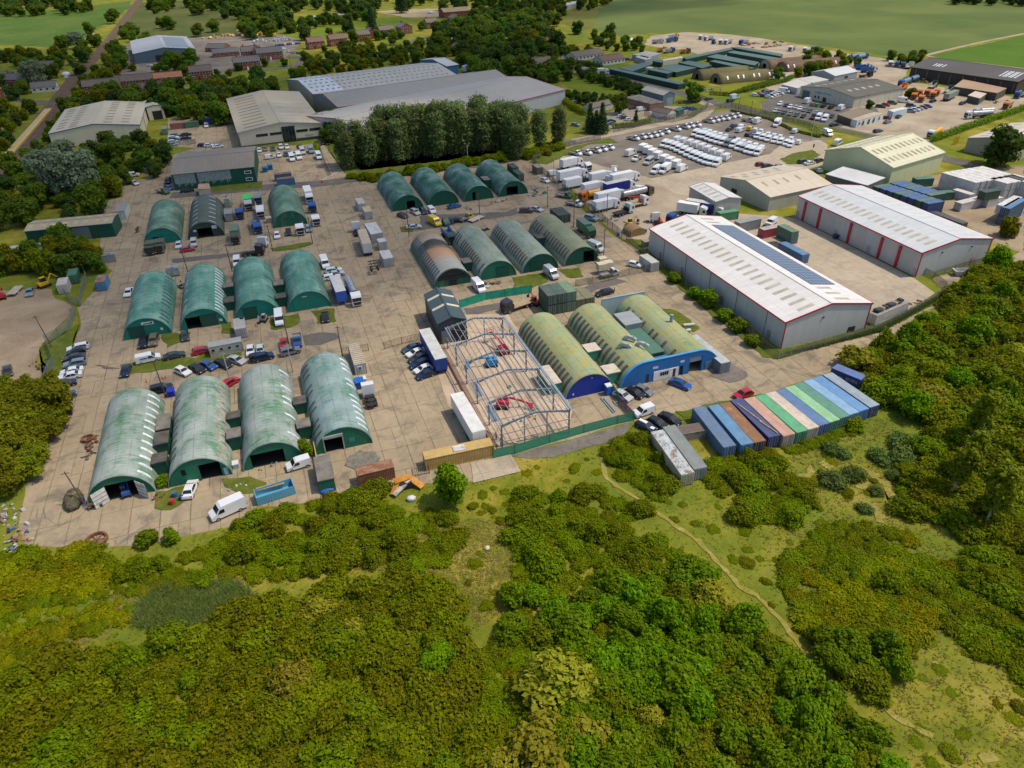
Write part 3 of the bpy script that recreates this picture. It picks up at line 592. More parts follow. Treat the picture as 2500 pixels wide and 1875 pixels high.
# ---- sheds and warehouses
class Bld:pass
def gable3(name,label,cat,A,B,C,eave,ridge,wm,rm,over=.3,trim=None,group=None,rot=None,w=None,l=None):
 """A corner at eave height, B the corner across the gable, C the corner along the ridge direction"""
 A,B,C=W(A,eave),W(B,eave),W(C,eave)
 dl=C-A;l=l or dl.length;yd=dl.normalized();xd=Vector((yd.y,-yd.x,0));wv=(B-A).dot(xd);w=w or abs(wv);s=1 if wv>0 else-1
 ctr=A+xd*(s*w/2)+yd*(l/2)
 rz=math.atan2(-yd.x,yd.y)
 r=empty(name,(ctr.x,ctr.y,0),rz,label,cat,group)
 return gable_fill(r,w,l,eave,ridge,wm,rm,over,trim)
def gable_fill(r,w,l,eave,ridge,wm,rm,over=.3,trim=None,t=.16,hip=0):
 b=Bld();b.r=r;b.w=w;b.l=l;b.e=eave;b.h=ridge
 a,c=w/2,l/2
 mb=MB();mb.prism([(-a,0),(a,0),(a,eave),(0,ridge),(-a,eave)],-c,c,0,'y');mb.build('wall',wm,r)
 k=(ridge-eave)/a
 for s in(-1,1):
  mb=MB();e=a+over;ze=eave-over*k
  p=[(0,-c-over*.6-s*.002,ridge+.02),(s*e,-c-over*.6,ze+.02),(s*e,c+over*.6,ze+.02),(0,c+over*.6,ridge+.02)]
  q=[(x,y,z+t)for x,y,z in p]
  o=[tuple(v)for v in p+q]
  mb.add(o,[(0,1,2,3),(7,6,5,4),(0,4,5,1),(1,5,6,2),(2,6,7,3),(3,7,4,0)]if s>0 else[(3,2,1,0),(4,5,6,7),(1,5,4,0),(2,6,5,1),(3,7,6,2),(0,4,7,3)])
  mb.build('roof',rm,r)
 mb=MB();mb.bar((0,-c-over*.6,ridge+t+.05),(0,c+over*.6,ridge+t+.05),.5,.1);mb.build('ridge_cap',rm,r)
 if trim:
  for y in(-c-over*.6-.03,c+over*.6+.03):
   mb=MB()
   for s in(-1,1):mb.bar((0,y,ridge+.1),(s*(a+over),y,eave-over*k+.1),.12,.34)
   mb.build('verge_trim',trim,r)
  for s in(-1,1):
   mb=MB();mb.bar((s*(a+over+.05),-c-over*.6,eave-over*k+.06),(s*(a+over+.05),c+over*.6,eave-over*k+.06),.14,.26);mb.build('eaves_trim',trim,r)
 return b
def lights3(b,side,ys,s0,s1,w,mat,name='rooflight'):
 """flush rooflights on one slope: side +1/-1, ys along the ridge (0..1), s0..s1 from ridge to eave"""
 a=b.w/2;k=(b.h-b.e)/a;me=None
 for y in ys:
  if me is None:
   mb=MB();z=lambda s:b.h-s*a*k+.02+.16+.03
   mb.add([(side*s0*a,-w/2,z(s0)),(side*s1*a,-w/2,z(s1)),(side*s1*a,w/2,z(s1)),(side*s0*a,w/2,z(s0))],[(0,1,2,3)[::side]])
   me=mb.mesh(name,[mat])
  link(name,me,b.r,(0,-b.l/2+y*b.l,0))
def panel(b,face,u0,u1,z0,z1,mat,name='door',t=.05):
 """a panel on a wall; u measured in metres along the wall from its start (F,B: from -x; L,R: from -y)"""
 mb=MB();a,c=b.w/2,b.l/2
 if face=='F':mb.box(-a+u0,-c-t,z0,-a+u1,-c+.02,z1)
 if face=='B':mb.box(-a+u0,c-.02,z0,-a+u1,c+t,z1)
 if face=='L':mb.box(-a-t,-c+u0,z0,-a+.02,-c+u1,z1)
 if face=='R':mb.box(a-.02,-c+u0,z0,a+t,-c+u1,z1)
 return mb.build(name,mat,b.r)
RED=paint((.42,.012,.03),.45);GREYW=cladding((.46,.465,.45),.33,.15);GREYW2=cladding((.34,.355,.36),.33,.15)
RWHITE=sheetroof((.63,.625,.62),0,.5,.4,(.47,.455,.42));RLIT=sheetroof((.50,.53,.57),0,.5,.12,(.42,.44,.46))
SKY1=paint((.40,.375,.30),.5,0,.15,.5);SKY2=paint((.30,.25,.16),.6,0,.3,.5)
SHUT=cladding((.48,.46,.42),.2,.15)
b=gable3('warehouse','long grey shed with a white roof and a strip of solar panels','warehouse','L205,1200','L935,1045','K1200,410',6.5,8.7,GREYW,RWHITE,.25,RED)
lights3(b,-1,[.035+.0478*i for i in range(20)],.28,.62,1.0,SKY1)
lights3(b,1,[.04,.09,.14,.90,.95],.25,.6,1.0,SKY1)
a=b.w/2;k=(b.h-b.e)/a
mb=MB();z=lambda s:b.h-s*a*k+.02+.16+.12
P0,P1,Y0,Y1=.24,.86,-b.l/2+.17*b.l,-b.l/2+.86*b.l
mb.add([(P0*a,Y0,z(P0)),(P1*a,Y0,z(P1)),(P1*a,Y1,z(P1)),(P0*a,Y1,z(P0))],[(0,1,2,3)])
def solar_mat():
 m,nt,bs=new_mat('solar_cells',.18,.1,.6);o=objc(nt,False)
 br=nd(nt,'TexBrick',{'Vector':nd(nt,'Mapping',{'Vector':o,'Rotation':(0,0,PI/2)}).outputs[0],'Color1':c4((.035,.06,.13)),'Color2':c4((.045,.075,.16)),'Mortar':c4((.30,.34,.42)),'Scale':1.0,'Mortar Size':.045,'Brick Width':1.66,'Row Height':1.0},offset=0.0)
 setcol(nt,bs,br.outputs['Color']);return m
mb.build('solar_panel',solar_mat(),b.r)
for u in(6,17,28,39,50):panel(b,'L',u,u+.12,.1,6.1,paint((.2,.2,.2)),'downpipe',.12)
for u in(4,22,40,51):panel(b,'L',u,u+1.0,0,2.1,paint((.27,.28,.28)),'door');
for u in(4,22,40,51):panel(b,'L',u-.08,u,0,2.2,RED,'door_trim');panel(b,'L',u+1.0,u+1.08,0,2.2,RED,'door_trim');panel(b,'L',u,u+1,2.1,2.2,RED,'door_trim')
panel(b,'F',-.05,.2,0,6.4,RED,'corner_trim',.1);panel(b,'F',b.w-.15,b.w+.05,0,6.4,RED,'corner_trim',.1)
panel(b,'F',b.w-5,b.w-3,.1,1.6,DARKIN,'hatch_shade_panel');panel(b,'F',9.6,10.0,5.6,5.9,BLACK,'wall_lamp',.2)  # hatch opening is a flat panel, its inner shade put in the colour
b=gable3('warehouse','long grey shed with five roller shutters between tall red posts','warehouse','L1355,615','L1950,497','L315,135',6.5,8.4,GREYW,sheetroof((.52,.54,.565),0,.5,.35,(.42,.42,.41)),.25,RED)
lights3(b,-1,[.06+.0525*i for i in range(18)],.42,.72,1.0,SKY1);lights3(b,1,[.06+.075*i for i in range(12)],.4,.75,1.0,paint((.50,.53,.53),.5))
for u in(.8,7.0,18.5,31.0,37.5):
 panel(b,'L',u,u+5.4,.05,5.4,SHUT,'roller_shutter',.06);panel(b,'L',u+5.4,u+6.2,.05,5.9,RED,'red_post',.35)
for u in(16.2,29.0,45.5,.05):
 panel(b,'L',u,u+.9,.05,2.1,GREYW2,'door',.05);panel(b,'L',u-.06,u,.05,2.2,RED,'door_trim',.08);panel(b,'L',u+.9,u+.96,.05,2.2,RED,'door_trim',.08)
panel(b,'F',-.05,.25,0,6.4,RED,'corner_trim',.1);panel(b,'F',b.w-.2,b.w+.05,0,6.4,RED,'corner_trim',.1);panel(b,'F',18,19.2,0,2.1,RED,'door');panel(b,'F',18.15,19.05,.05,1.98,GREYW2,'door_leaf',.08)
for u in(6.6,16.5):panel(b,'F',u,u+.4,5.4,5.7,BLACK,'wall_lamp',.2)
b=gable3('small_shed','small tall grey shed with five rooflights behind the solar shed','shed','K1760,185','K1925,130','K1535,55',5.0,5.8,cladding((.40,.40,.36),.33,.2),sheetroof((.55,.55,.55),0,.5,.1),.2,paint((.3,.3,.3)))
lights3(b,-1,[.2,.38,.56,.74,.9],.15,.85,.8,SKY1);panel(b,'L',9,11,.1,3,paint((.5,.5,.47)),'door')
b=gable3('cream_shed','low cream roofed shed with scattered brown rooflights','shed','L70,145','C1845,1485','D590,1555',4.5,6.6,cladding((.40,.39,.34),.33,.2),sheetroof((.52,.46,.37),0,.5,.35,(.36,.30,.22)),.25)
lights3(b,-1,[.08,.25,.42,.6,.78],.55,.8,.9,SKY2);lights3(b,-1,[.16,.34,.5,.7],.25,.5,.9,SKY2);lights3(b,1,[.16,.34,.5,.7],.25,.5,.9,SKY2);panel(b,'L',5,9,0,3,DARKIN,'door');panel(b,'F',6,8.6,0,2.6,DARKIN,'door');panel(b,'L',.9,1.7,0,2,paint((.25,.4,.5)),'door');panel(b,'R',.9,1.7,0,2,paint((.25,.4,.5)),'door')  # dark doors are flat panels coloured for the shade inside open doorways
b=gable3('pale_green_warehouse','tall pale yellow green warehouse with two rows of rooflights','warehouse','D1105,1415','D550,1265','D1540,1285',6.8,10.6,cladding((.50,.53,.33),.33,.12,stain=(.3,.33,.2)),sheetroof((.56,.55,.40),0,.5,.12,(.45,.45,.33)),.3,paint((.5,.52,.36)))
for s_ in(-1,1):lights3(b,s_,[.08+.086*i for i in range(11)],.22,.42,1.1,SKY2);lights3(b,s_,[.06+.086*i for i in range(11)],.62,.82,1.1,SKY2)
def polybox(name,label,cat,pts,h,wm,rm,group=None,z0=0.0,lip=.1):
 P=[W(p,z0+h)for p in pts];c=sum(P,Vector())/len(P)
 if sum(P[i].x*P[(i+1)%len(P)].y-P[(i+1)%len(P)].x*P[i].y for i in range(len(P)))<0:P=P[::-1]
 r=empty(name,(c.x,c.y,z0),0,label,cat,group);q=[(p.x-c.x,p.y-c.y)for p in P]
 mb=MB();mb.prism(q,0,h-.1,0,'z');mb.build('wall',wm,r)
 mb=MB();mb.prism([(x*(1+lip/max(.5,math.hypot(x,y))),y*(1+lip/max(.5,math.hypot(x,y))))for x,y in q],h-.1,h+.08,0,'z');mb.build('flat_roof',rm,r)
 return r
polybox('lean_to','white sheeted lean-to roof against the pale green warehouse','lean-to',['D540,1470','D890,1565','D1040,1500','D690,1405'],4,cladding((.12,.13,.13),.33),sheetroof((.56,.57,.60),1))
b=gable3('garage_building','pale workshop with a flat looking dark mossy roof and parked cars along it','workshop','D785,825','D310,735','D1200,745',4.8,6.6,cladding((.52,.49,.40),3,.25),sheetroof((.085,.08,.065),0,.9,.3,(.13,.12,.09),lich=(.12,.11,.07)),.3)
lights3(b,-1,[.12+.14*i for i in range(6)],.5,.68,1.6,SKY1);lights3(b,1,[.18+.14*i for i in range(5)],.4,.55,1.6,SKY1)
panel(b,'F',1.5,6.0,0,3.6,paint((.10,.14,.15)),'roller_door');panel(b,'F',9,12.5,3.3,4.1,paint((.18,.27,.36)),'fascia_sign');panel(b,'F',12.6,18.5,3.5,4.2,paint((.22,.34,.40)),'fascia_sign');panel(b,'F',14,16,.2,2.2,GLASS,'window');panel(b,'F',9,10,1.2,2.2,GLASS,'window');panel(b,'F',11,12,1.2,2.2,GLASS,'window')
panel(b,'B',1.5,6.0,0,3.6,paint((.10,.14,.15)),'roller_door')
b=gable3('open_barn','long dark open fronted barn with white broken roof sheets','barn','D1262,565','D1385,480','D2165,690',5.8,8.6,paint((.06,.05,.045),.9),sheetroof((.085,.075,.07),0,.9,.3,(.13,.12,.1)),.6)
for s_ in(1,-1):lights3(b,s_,[.16,.19,.215,.25],.45,.7,.7,SKW,'new_sheet');lights3(b,s_,[.80,.83,.85,.88,.90,.93],.3,.8,.7,SKW,'new_sheet')
for i in range(9):panel(b,'R',3+i*6.2,3.5+i*6.2,0,5,paint((.14,.12,.10)),'post',.25);panel(b,'L',3+i*6.2,3.5+i*6.2,0,5,paint((.14,.12,.10)),'post',.25)
polybox('rusty_canopy','low rusty sheeted canopy in front of the open barn','canopy',['D1620,730','D1985,785','D2065,745','D1700,670'],3.6,paint((.08,.07,.06),.9),sheetroof((.36,.24,.15),1,1.1,.5,(.24,.14,.08)))
polybox('site_hut','cream roofed dark hut beside the orange lorries','hut',['D1740,805','D1840,830','D1895,790','D1800,770'],3,paint((.07,.08,.06),.8),CREAMR)
b=gable3('grey_shed','small grey shed with a pale roof behind the mossy roofed workshop','shed','D615,642','D442,605','D810,602',4.2,6.0,cladding((.26,.28,.30),.33),sheetroof((.50,.52,.54),0,.5,.1),.25)
panel(b,'L',9,12,0,3,DARKIN,'door');panel(b,'R',9,12,0,3,DARKIN,'door')  # near-black panels paint the shade of a doorway on both walls
for i,(ps,lb)in enumerate(((['D168,712','D300,745','D420,700','D300,668'],'pale flat roofed units behind the parked cars'),(['D300,665','D430,700','D565,672','D440,640'],'long pale flat roofed unit next to the small grey shed'))):
 polybox('portable_unit',lb,'cabin',ps,3,cladding((.36,.40,.44),.6),sheetroof((.50,.48,.44),0))
r=polybox('office_cabin','white portable office with dark windows and a tan roof','cabin',['D735,1000','D805,1020','D1030,960','D950,945'],2.8,cladding((.55,.60,.62),1.2,.1),sheetroof((.40,.34,.25),1))
A_,B_=W('D812,1020',2.8),W('D1028,962',2.8);d=(B_-A_);n_=Vector((d.y,-d.x,0)).normalized()
for t0,t1,z0,z1 in((.2,.26,.4,2.2),(.42,.48,.2,2.2),(.62,.67,.2,2.2),(.84,.88,.8,2.1),(.05,.1,1,2)):
 mb=MB();p,q=A_.lerp(B_,t0)+n_*.06,A_.lerp(B_,t1)+n_*.06;mb.add([(p.x-r.location.x,p.y-r.location.y,z0),(q.x-r.location.x,q.y-r.location.y,z0),(q.x-r.location.x,q.y-r.location.y,z1),(p.x-r.location.x,p.y-r.location.y,z1)],[(0,1,2,3)]);mb.build('window',GLASS,r)
polybox('timber_canopy','brown flat canopy roof behind the white portable office','canopy',['D640,965','D750,1005','D950,940','D830,905'],2.9,paint((.07,.06,.05)),sheetroof((.20,.155,.095),1,.6,.4))
polybox('office_cabin','small white cabin with blue panels among the parked cars','cabin',['D1065,930','D1110,945','D1230,915','D1190,905'],2.6,cladding((.45,.55,.62),1.2,.1),paint((.55,.56,.55)))
b=gable3('beige_warehouse','big beige roofed warehouse half cut by the picture edge, behind the hedge','warehouse','D1740,1165','D2060,1290','D2110,1040',5,7,cladding((.36,.34,.28),.5),sheetroof((.50,.46,.39),0,.6,.3,(.38,.35,.28)),.3)
for s_ in(-1,1):lights3(b,s_,[.1,.25,.4,.55,.7,.85],.4,.7,1.2,SKY2)
BEI=cladding((.58,.53,.40),.4,.15,stain=(.36,.33,.26));RBEI=sheetroof((.44,.40,.30),0,.6,.3,(.34,.31,.23));TEAL=paint((.03,.13,.17),.5)
b=gable3('beige_warehouse','big beige warehouse with teal trim and dark lettering near the railway platform','warehouse','A410,1132','A1172,1072','A555,925',6,8.2,BEI,RBEI,.3,TEAL)
lights3(b,-1,[.08,.16,.24,.34,.44,.54,.64,.74,.84,.92],.40,.58,1.1,SKR);lights3(b,-1,[.12,.22,.32,.45,.6,.72,.82,.9],.70,.88,1.1,SKR)
lights3(b,1,[.08,.2,.3,.42,.55,.66,.75,.84,.92],.2,.38,1.1,SKR);lights3(b,1,[.1,.22,.34,.46,.58,.7,.78,.86,.93],.58,.76,1.1,SKR)
for x,w_,z_ in((b.w*.56,4.4,4.6),(b.w*.555,5.2,3.7)):panel(b,'F',x,x+w_,z_,z_+.42,paint((.04,.05,.07)),'sign_mark',.08)
panel(b,'F',b.w-5,b.w-1,0,3.4,DARKIN,'door');panel(b,'R',2,6,0,4,GREYW2,'door');panel(b,'R',b.l*.4,b.l*.42,0,6,TEAL,'column',.1)  # front door panel is near-black, painting the shade of an open doorway
bb=gable3('warehouse_wing','low beige wing with a loading door beside the big teal trimmed warehouse','warehouse','A1232,908','A1362,883','A1200,860',6,6.6,BEI,RBEI,.2,TEAL);panel(bb,'F',2,bb.w-1,0,4,DARKIN,'door')  # loading doorway is a solid panel, painted dark for its shaded inside
b=gable3('office_warehouse','beige warehouse with a dark glazed entrance bay and strip windows','warehouse','B-130,1120','B597,1066','B-225,835',6.2,8.4,BEI,sheetroof((.42,.37,.265),0,.6,.4,(.30,.26,.19)),.4,paint((.45,.42,.34)))
lights3(b,-1,[.06+.085*i for i in range(11)],.3,.85,1.0,SKR);lights3(b,1,[.06,.14,.24,.36,.5,.6],.1,.55,.55,SKW);lights3(b,1,[.1,.3,.42,.56,.7],.6,.95,.55,SKY2)
w_=b.w
panel(b,'F',w_*.50,w_*.655,0,6.6,GLASS,'glazed_bay',.12)
for i in range(5):panel(b,'F',w_*(.50+.155*i/4)-.05,w_*(.50+.155*i/4)+.05,0,6.6,TEAL,'mullion',.16)
for u in(.19,.355,.67,.83):panel(b,'F',w_*u,w_*(u+.14),3.6,4.7,GLASS,'strip_window',.06)
panel(b,'F',w_*.77,w_*.87,1.9,2.5,paint((.30,.36,.42)),'sign_mark',.08);panel(b,'F',w_*.66,w_,0,1.2,paint((.03,.06,.07)),'plinth',.08);panel(b,'F',0,w_*.49,0,.7,paint((.12,.09,.07)),'plinth',.08)
GR=cladding((.46,.48,.49),.6,.15);RGR=sheetroof((.27,.265,.24),0,1.0,.3,(.26,.25,.22));RTR=paint((.42,.03,.04),.5)
PNL=paint((.16,.155,.15),.4,.2)
b=gable3('long_warehouse','farthest of three joined long sheds, with rows of dark square roof panels','warehouse','B500,796','B276,672','B1712,636',6.5,9.5,cladding((.36,.33,.27),.6),sheetroof((.38,.37,.34),0,1.0,.3,(.30,.29,.26)),.4)
b.r['label']='rear shed of three joined long ones, with rows of dark square roof panels'
for s_ in(-1,1):
 for j,s0 in enumerate((.12,.34,.56,.78)):lights3(b,s_,[.03+.0365*i+(.01*(j%2))for i in range(26)],s0,s0+.07,1.3,PNL,'roof_panel')
mb=MB();a=b.w/2;k=(b.h-b.e)/a;zz=lambda s:b.h-s*a*k+.02+.16+.015
for s_ in(-1,1):
 for y0,y1,m_ in((0,.20,sheetroof((.50,.56,.62),0)),):
  mb=MB();mb.add([(s_*.02*a,-b.l/2,zz(.02)),(s_*.99*a,-b.l/2,zz(.99)),(s_*.99*a,-b.l/2+y1*b.l,zz(.99)),(s_*.02*a,-b.l/2+y1*b.l,zz(.02))],[(0,1,2,3)[::s_]]);mb.build('new_roof_sheet',m_,b.r)
b2=gable3('long_warehouse','middle shed of three joined long ones, plain grey roof with red verge','warehouse','B705,906','B502,800','B2185,682',6.5,9.6,cladding((.14,.165,.185),.6),RGR,.3,RTR)
b3=gable3('long_warehouse','front shed of three joined long ones, pale roof behind the poplar row','warehouse','B1005,1152','B722,916','C483,756',6.5,9.4,GR,sheetroof((.34,.33,.30),0,1.0,.35,(.25,.24,.21)),.3,RTR)
for u in(3,11,19):panel(b3,'B',u,u+.15,0,6,paint((.2,.22,.24)),'downpipe',.12);panel(b3,'F',u,u+.15,0,6,paint((.2,.22,.24)),'downpipe',.12)
b=gable3('blue_end_shed','grey shed end with a blue gable at the far corner of the long sheds','warehouse','B1625,560','B1440,500','B1725,545',6,8,cladding((.06,.18,.30),.5),sheetroof((.45,.48,.50),0),.3)
b=gable3('dark_barn','dark green barn with a grey patched roof and two white windows','barn','A1443,1476','A1462,1300','A2142,1408',5.6,7.4,GWD,sheetroof((.20,.18,.15),0,1.0,.35,(.27,.21,.15)),.3)
DRIP=paint((.22,.27,.26),.7,0,.3,2)
for f in 'LR':
 panel(b,f,.6,b.l*.27,2.2,5.4,DRIP,'worn_cladding',.03);panel(b,f,b.l*.30,b.l*.70,2.2,5.4,DRIP,'worn_cladding',.03)
 for i in range(26):
  u=.8+i*(b.l*.69-.8)/26;panel(b,f,u,u+.35,2.3-1.5*((i*37%10)/10),2.2,DRIP,'paint_drip',.03)if abs(u/b.l-.285)>.02 else None
 for z in(3.4,.9):panel(b,f,b.l*.87,b.l*.87+2.4,z,z+1.1,paint((.7,.7,.7)),'window_frame',.07);panel(b,f,b.l*.87+.2,b.l*.87+2.2,z+.2,z+.9,GLASS,'window',.1)
mb=MB();mb.bar((0,0,0),(0,0,.01),.01,.01)
b=gable3('low_shed','long low mono pitch shed with yellow rooflights and a dark green wall','shed','E206,432','E222,352','E942,362',4.3,4.9,GWD,sheetroof((.33,.28,.22),0,.9,.3,(.25,.2,.15)),.25)
for s_ in(-1,1):lights3(b,s_,[.07+.122*i for i in range(8)],.3,.75,1.4,paint((.42,.37,.13),.6,0,.2,.4))
for f in 'LR':panel(b,f,b.l*.53,b.l*.72,0,3.9,cladding((.13,.17,.19),.4),'sliding_door',.08)
polybox('tin_roof','pale rusty tin roof half hidden by trees below the low shed','shed',['E20,600','E60,560','E410,522','E440,575','E380,620'],2.5,paint((.1,.1,.09)),sheetroof((.34,.36,.35),1,.6,.4,(.24,.18,.13)))
hut(W('A985,1600')+Vector((-6,-7,0)),HGY if 0 else hutskin((.20,.20,.17),(.3,.3,.27),(.14,.13,.11),.5,.7),cladding((.12,.12,.11)),'half hidden grey hut behind the silver leaved willow',L=16,R=5,group=None)
r=polybox('gatehouse_cabin','pale green cabin with a grey roof at the end of the low shed','cabin',['E965,268','E1048,258','E1080,190','E985,200'],2.9,cladding((.40,.47,.42),1.0,.2),sheetroof((.24,.23,.23),1))
polybox('brick_kiosk','small cream kiosk with a dark doorway in front of the dark barn','kiosk',['E1670,75','E1775,72','E1762,28','E1675,33'],2.8,paint((.45,.41,.33)),paint((.36,.24,.17),.9))
b=gable3('slate_blue_shed','dark slate blue shed with two cream rooflight bands beside the steel frame','shed','F1555,1215','F1790,1175','F1438,968',5.2,6.4,cladding((.035,.045,.055),.33,.1),sheetroof((.045,.075,.09),0,.5,.1,(.06,.08,.09)),.2)
for s_ in(-1,1):lights3(b,s_,[.42,.76],.02,.98,1.0,paint((.52,.47,.36),.5),'rooflight_band')
panel(b,'F',.5,2.6,0,3.2,cladding((.16,.18,.20),.3),'door');panel(b,'F',3.0,6.4,0,3.5,DARKIN,'open_door')  # open doorway is a near-black panel, shade put in its colour
SG=paint((.012,.05,.042),.6,0,.25,.5);SGR=sheetroof((.075,.13,.118),1,2.4,.2,(.09,.12,.1));SGW=cladding((.014,.05,.040),2.4,.2)
for ps,lb in((['C840,580','C885,572','C1500,700','C1440,712'],'long outer row of green storage units along the lane'),(['C940,577','C1050,602','C1215,543','C1150,527'],'green storage row beside the white gabled bungalow'),
   (['C1265,575','C1420,610','C1590,572','C1400,540'],'broad green storage row in the middle of the compound'),(['C1180,588','C1345,622','C1392,606','C1215,572'],'short green storage row behind the cream tank'),
   (['C1478,483','C1508,500','C1900,415','C1870,404'],'long green storage row along the lorry yard'),(['C1440,528','C1640,575','C1720,550','C1530,513'],'green storage row between the long row and the broad row'),
   (['C1680,480','C2080,552','C2120,525','C1765,458'],'long green storage row in front of the brown hut'),(['C1702,517','C2030,588','C2080,572','C1745,507'],'narrow green storage row beside the mossy huts'),
   (['C1850,442','C2300,520','C2320,495','C1905,428'],'green storage row next to the outermost one'),(['C1880,400','C2300,475','C2320,455','C1935,393'],'outermost green storage row by the crop field'),
   (['C1222,515','C1300,530','C1310,510','C1240,500'],'short dark green unit beside the cream containers')):
 polybox('storage_row',lb,'storage units',ps,2.7,SGW,SGR,'green storage rows in the compound')
polybox('cream_container','row of cream containers end to end in the compound','container',['C1300,505','C1310,515','C1478,487','C1465,475'],2.7,cladding((.52,.48,.36),.5),paint((.50,.46,.36)))
mb=MB();p=W('C1190,620');mb.cyl((0,0,0),(0,0,3.2),2.2,n=14);mb.cyl((0,0,3.2),(0,0,3.6),2.2,1.0,n=14);tag(mb.build('cream_tank',paint((.42,.38,.28)),None,p),'round cream tank between green storage rows','tank')
for p0,L_,R_,lb,sk in(('C1592,668',32,5.2,'olive mossy arched hut by the storage rows, rear one of two',HY),('C1748,700',33,5.2,'olive mossy arched hut with white strips along its side',HY),('C2160,578',38,5.2,'rust brown arched hut with a pale end wall',None),('D160,598',40,5.2,'rust brown arched hut half hidden by bushes',None)):
 if sk is None:sk=hutskin((.11,.065,.04),(.17,.11,.07),(.24,.12,.06),.5,.55)
 else:sk=hutskin((.07,.065,.025),(.14,.12,.05),(.16,.1,.04),.45,.7,(.15,.13,.04),.8)
 p=W(p0)
 hut((p.x,p.y,0),sk,paint((.36,.33,.28))if 'pale end' in lb else paint((.12,.11,.09)),lb,L=L_,R=R_,rz=-PI/2-.02,lights=((-1,SKW,4),(1,SKW,4))if 'white strips' in lb or 'half hidden' in lb else(),n_l=10,a0=28,a1=50,lw=.9,opening=(-1.5,1.5,2.6),group='arched huts of the compound')
b=gable3('blue_grey_shed','blue grey shed with a roller door beside the flat roofed office','shed','C1312,805','C1400,786','C1130,757',5,6.4,cladding((.12,.18,.21),.4),sheetroof((.34,.34,.30),0,.6),.25);panel(b,'F',2.4,6.4,0,3.5,paint((.24,.28,.30)),'roller_door')
BRK=None
polybox('flat_office','brick office with flat grey felt roofs and a glazed porch','office',['C990,822','C1200,878','C1322,862','C1110,798'],3.2,paint((.22,.14,.10),.9,0,.2,2),FELT2)
b=gable3('white_bungalow','low white building with a brown tiled roof inside the curved fence','bungalow','C1350,962','C1432,945','C1215,935',2.6,4,paint((.58,.57,.54)),sheetroof((.13,.10,.08),0,.6),.3)
b=gable3('white_bungalow','white low building with a mossy tan roof behind the conifers','bungalow','C705,912','C690,880','C885,870',2.6,3.8,paint((.55,.54,.5)),sheetroof((.20,.16,.11),0,.6),.3)
polybox('green_container','dark green container beside the white low building at the fence','container',['C1400,925','C1440,938','C1490,915','C1450,903'],2.6,cladding((.02,.10,.07),.4),paint((.02,.10,.07)))
b=gable3('timber_shed','large blue grey shed with two dark doors and a silver roof in the timber yard','warehouse','A1125,456','A1648,416','A1100,347',6.2,8.6,cladding((.09,.13,.165),.5,.1),sheetroof((.38,.40,.42),0,1.0,.2,(.33,.34,.35)),.4)
panel(b,'F',b.w*.33,b.w*.46,0,4.2,DARKIN,'door');panel(b,'F',b.w*.76,b.w*.88,0,4.2,DARKIN,'door')  # both openings are panels with the inner shade painted near-black
mb=MB();a=b.w/2;k=(b.h-b.e)/a;zz=lambda s:b.h-s*a*k+.02+.16+.05
mb.add([(.12*a,-b.l*.42,zz(.12)),(.85*a,-b.l*.42,zz(.85)),(.85*a,b.l*.35,zz(.85)),(.12*a,b.l*.35,zz(.12))],[(0,1,2,3)]);mb.build('solar_panel',paint((.16,.18,.21),.3),b.r)
SLATE=sheetroof((.115,.11,.11),0,.7,.3,(.15,.13,.11))
# ---- houses
def brick_mat(col):
 m,nt,bs=new_mat('brickwork',.9);o=objc(nt,False)
 c=ramp(nt,noise(nt,o,3.0,4,.7),[(.3,[x*.7 for x in col]),(.7,[x*1.15 for x in col])]);setcol(nt,bs,c);return m
BRICK=brick_mat((.24,.085,.05));BRICK2=brick_mat((.20,.10,.065));TILE=sheetroof((.15,.085,.06),1,.35,.35,(.10,.085,.07));TILE2=sheetroof((.13,.105,.085),1,.35,.35,(.09,.08,.06));TILE3=sheetroof((.34,.15,.08),1,.35,.3,(.22,.12,.08))
WFR=flat('white_frame',(.7,.7,.7),.5)
def house(c,w,l,rz,label,e=4.8,rd=7.6,wm=None,rm=None,chim=True,cat='house',win=True,name='brick_house',cw=None):
 p=W(c,e*.6)if isinstance(c,str)else c
 r=empty(name,(p.x,p.y,0),math.radians(rz),label,cat,'houses of the village' if name=='brick_house' else None)
 b=gable_fill(r,w,l,e,rd,wm or BRICK,rm or TILE,.3)
 if chim:mb=MB();mb.box(-.45,l*.3,rd-.6,.45,l*.3+.9,rd+1.1);mb.box(-.2,l*.3+.2,rd+1.1,.2,l*.3+.6,rd+1.45);mb.build('chimney',wm or BRICK,r)
 if win:
  rows=(1.2,3.6)if e>4 else(1.0,)
  for f,L_ in(('L',l),('R',l),('F',w),('B',w)):
   n=max(1,int(L_/3))
   for i in range(n):
    for z in rows:
     if f in 'LR' and z==1.2 and i==n//2:panel(b,f,L_*(i+.5)/n-.5,L_*(i+.5)/n+.5,0,2.1,WFR if n%2 else BLACK,'door',.05);continue
     u=L_*(i+.5)/n;fr_=panel(b,f,u-.75,u+.75,z,z+1.2,WFR,'window',.04);q=panel(b,f,u-.6,u+.6,z+.12,z+1.08,GLASS,'pane',.07);q.parent=fr_;
     if f in 'FB' and i>0:pass
 return b
